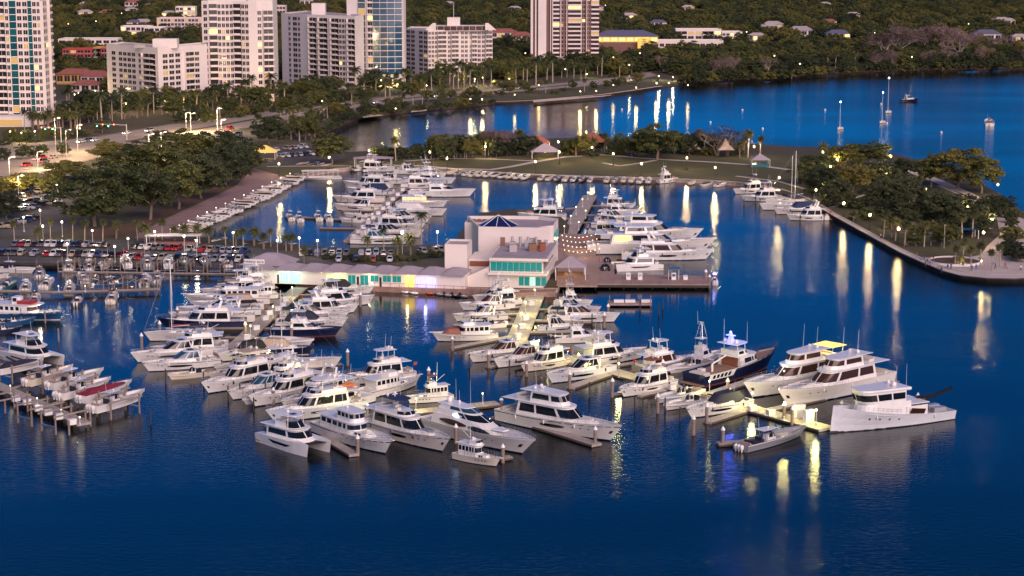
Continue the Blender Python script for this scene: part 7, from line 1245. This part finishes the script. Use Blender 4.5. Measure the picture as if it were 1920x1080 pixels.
def person_mesh(sit, walk):
    """one skinned surface grown from joints; faces coloured by height"""
    hp = .50 if sit else .93; V = [(0, 0, hp), (0, 0, hp+.28), (0, 0, hp+.52), (.02, 0, hp+.62), (.04, 0, hp+.72), (.04, 0, hp+.82)]; E = [(0, 1), (1, 2), (2, 3), (3, 4), (4, 5)]; Rr = [.15, .14, .16, .065, .10, .085]
    for s in (1, -1):
        k = len(V); sw = .22*s*walk
        if sit: V += [(.05, s*.1, hp), (.44, s*.12, hp), (.48, s*.12, .08), (.6, s*.12, .05)]
        else: V += [(0, s*.1, hp-.05), (.06+sw, s*.11, .5), (sw*1.4-.02, s*.11, .08), (sw*1.4+.16, s*.12, .05)]
        E += [(0, k), (k, k+1), (k+1, k+2), (k+2, k+3)]; Rr += [.105, .08, .055, .05]; k = len(V)
        V += [(0, s*.2, hp+.5), (-.04-sw*.4, s*.26, hp+.24), (.1-sw, s*.24, hp+(.05 if sit else -.0)), (.16-sw, s*.23, hp-.06)]; E += [(2, k), (k, k+1), (k+1, k+2), (k+2, k+3)]; Rr += [.07, .055, .042, .04]
    me = bpy.data.meshes.new('figure'); me.from_pydata(V, E, []); o = bpy.data.objects.new('figure', me); col.objects.link(o); o.modifiers.new('s', 'SKIN')
    for d_, r_ in zip(me.skin_vertices[0].data, Rr): d_.radius = (r_, r_)
    me.skin_vertices[0].data[0].use_root = True; o.modifiers.new('u', 'SUBSURF').levels = 1
    dg = bpy.context.evaluated_depsgraph_get(); out = bpy.data.meshes.new_from_object(o.evaluated_get(dg)); bpy.data.objects.remove(o); out.name = 'body'; return out, hp
bases = [person_mesh(False, 0), person_mesh(False, 1), person_mesh(True, 0)]
pm_ = {}
def person(label, p, rz, pose, top, leg, group):
    k = (pose, top, leg)
    if k not in pm_:
        me = bases[pose][0].copy(); hp = bases[pose][1]; me.materials.clear()
        for m in ('skin', top, leg): me.materials.append(MATS[m])
        for f in me.polygons:
            c = f.center; f.material_index = 0 if c.z > hp+.6 or (abs(c.y) > .19 and c.z < hp+.2) or c.z < .04 else (1 if c.z > hp+.03 else 2); f.use_smooth = True
        pm_[k] = me; pm_[('hair', pose)] = MB().sphere((.01, 0, hp+.82), .125, 8, 5).mesh('hair', 'hair', True)
    o = put('person', pm_[k], None, (p.x, p.y, p.z), rz); tag(o, label, 'person', group); put('hair', pm_[('hair', pose)], o); return o
TOPS = [('cloth_red', 'red'), ('cloth_blue', 'blue'), ('cloth_white', 'white'), ('cloth_black', 'black'), ('cloth_pink', 'pink'), ('cloth_grey', 'grey')]; q = random.Random(5)
pp = [(1719, 484), (1724, 488), (1733, 487), (1742, 489), (1750, 489), (1777, 503), (1783, 505), (1805, 500), (1822, 508), (1830, 507), (1846, 507), (1861, 502), (1866, 504), (1884, 503), (1886, 504), (1914, 508), (1651, 448), (1800, 496), (1735, 500), (1765, 512), (1880, 385), (1876, 396), (1890, 392)]; pp.sort()
for i, (u, v) in enumerate(pp): t_, w_ = q.choice(TOPS); ps = i % 3; person(f'person in {w_} top {["standing", "walking", "sitting"][ps]}, {nth(i)} from the left on the promenade plaza', G(u, v, LZ+.09), q.uniform(0, 6.28), ps, t_, q.choice(['cloth_blue', 'cloth_black', 'cloth_grey']), 'people on the plaza')
for i, (u, v, z, lb) in enumerate(((1282, 735, .6, 'person in blue top standing on the east pier near the navy yacht stern'), (1288, 738, .6, 'person in white top beside the one near the navy yacht stern'), (1403, 765, .6, 'person in white top standing below the classic yacht bow'), (262, 440, LZ+.08, 'person in black walking on the brick promenade'), (198, 268, LZ+.06, 'person in black crossing the boulevard'), (204, 267, LZ+.06, 'second person in grey crossing the boulevard'), (1600, 415, LZ+.09, 'person in white top near the promenade lamp'), (1652, 444, LZ+.09, 'person sitting in black by the promenade edge'))):
    person(lb, G(u, v, z), 1.+i, 2 if 'sitting' in lb else (1 if 'walking' in lb or 'crossing' in lb else 0), ['cloth_blue', 'cloth_white', 'cloth_white', 'cloth_black', 'cloth_black', 'cloth_grey', 'cloth_white', 'cloth_black'][i], 'cloth_grey', None)
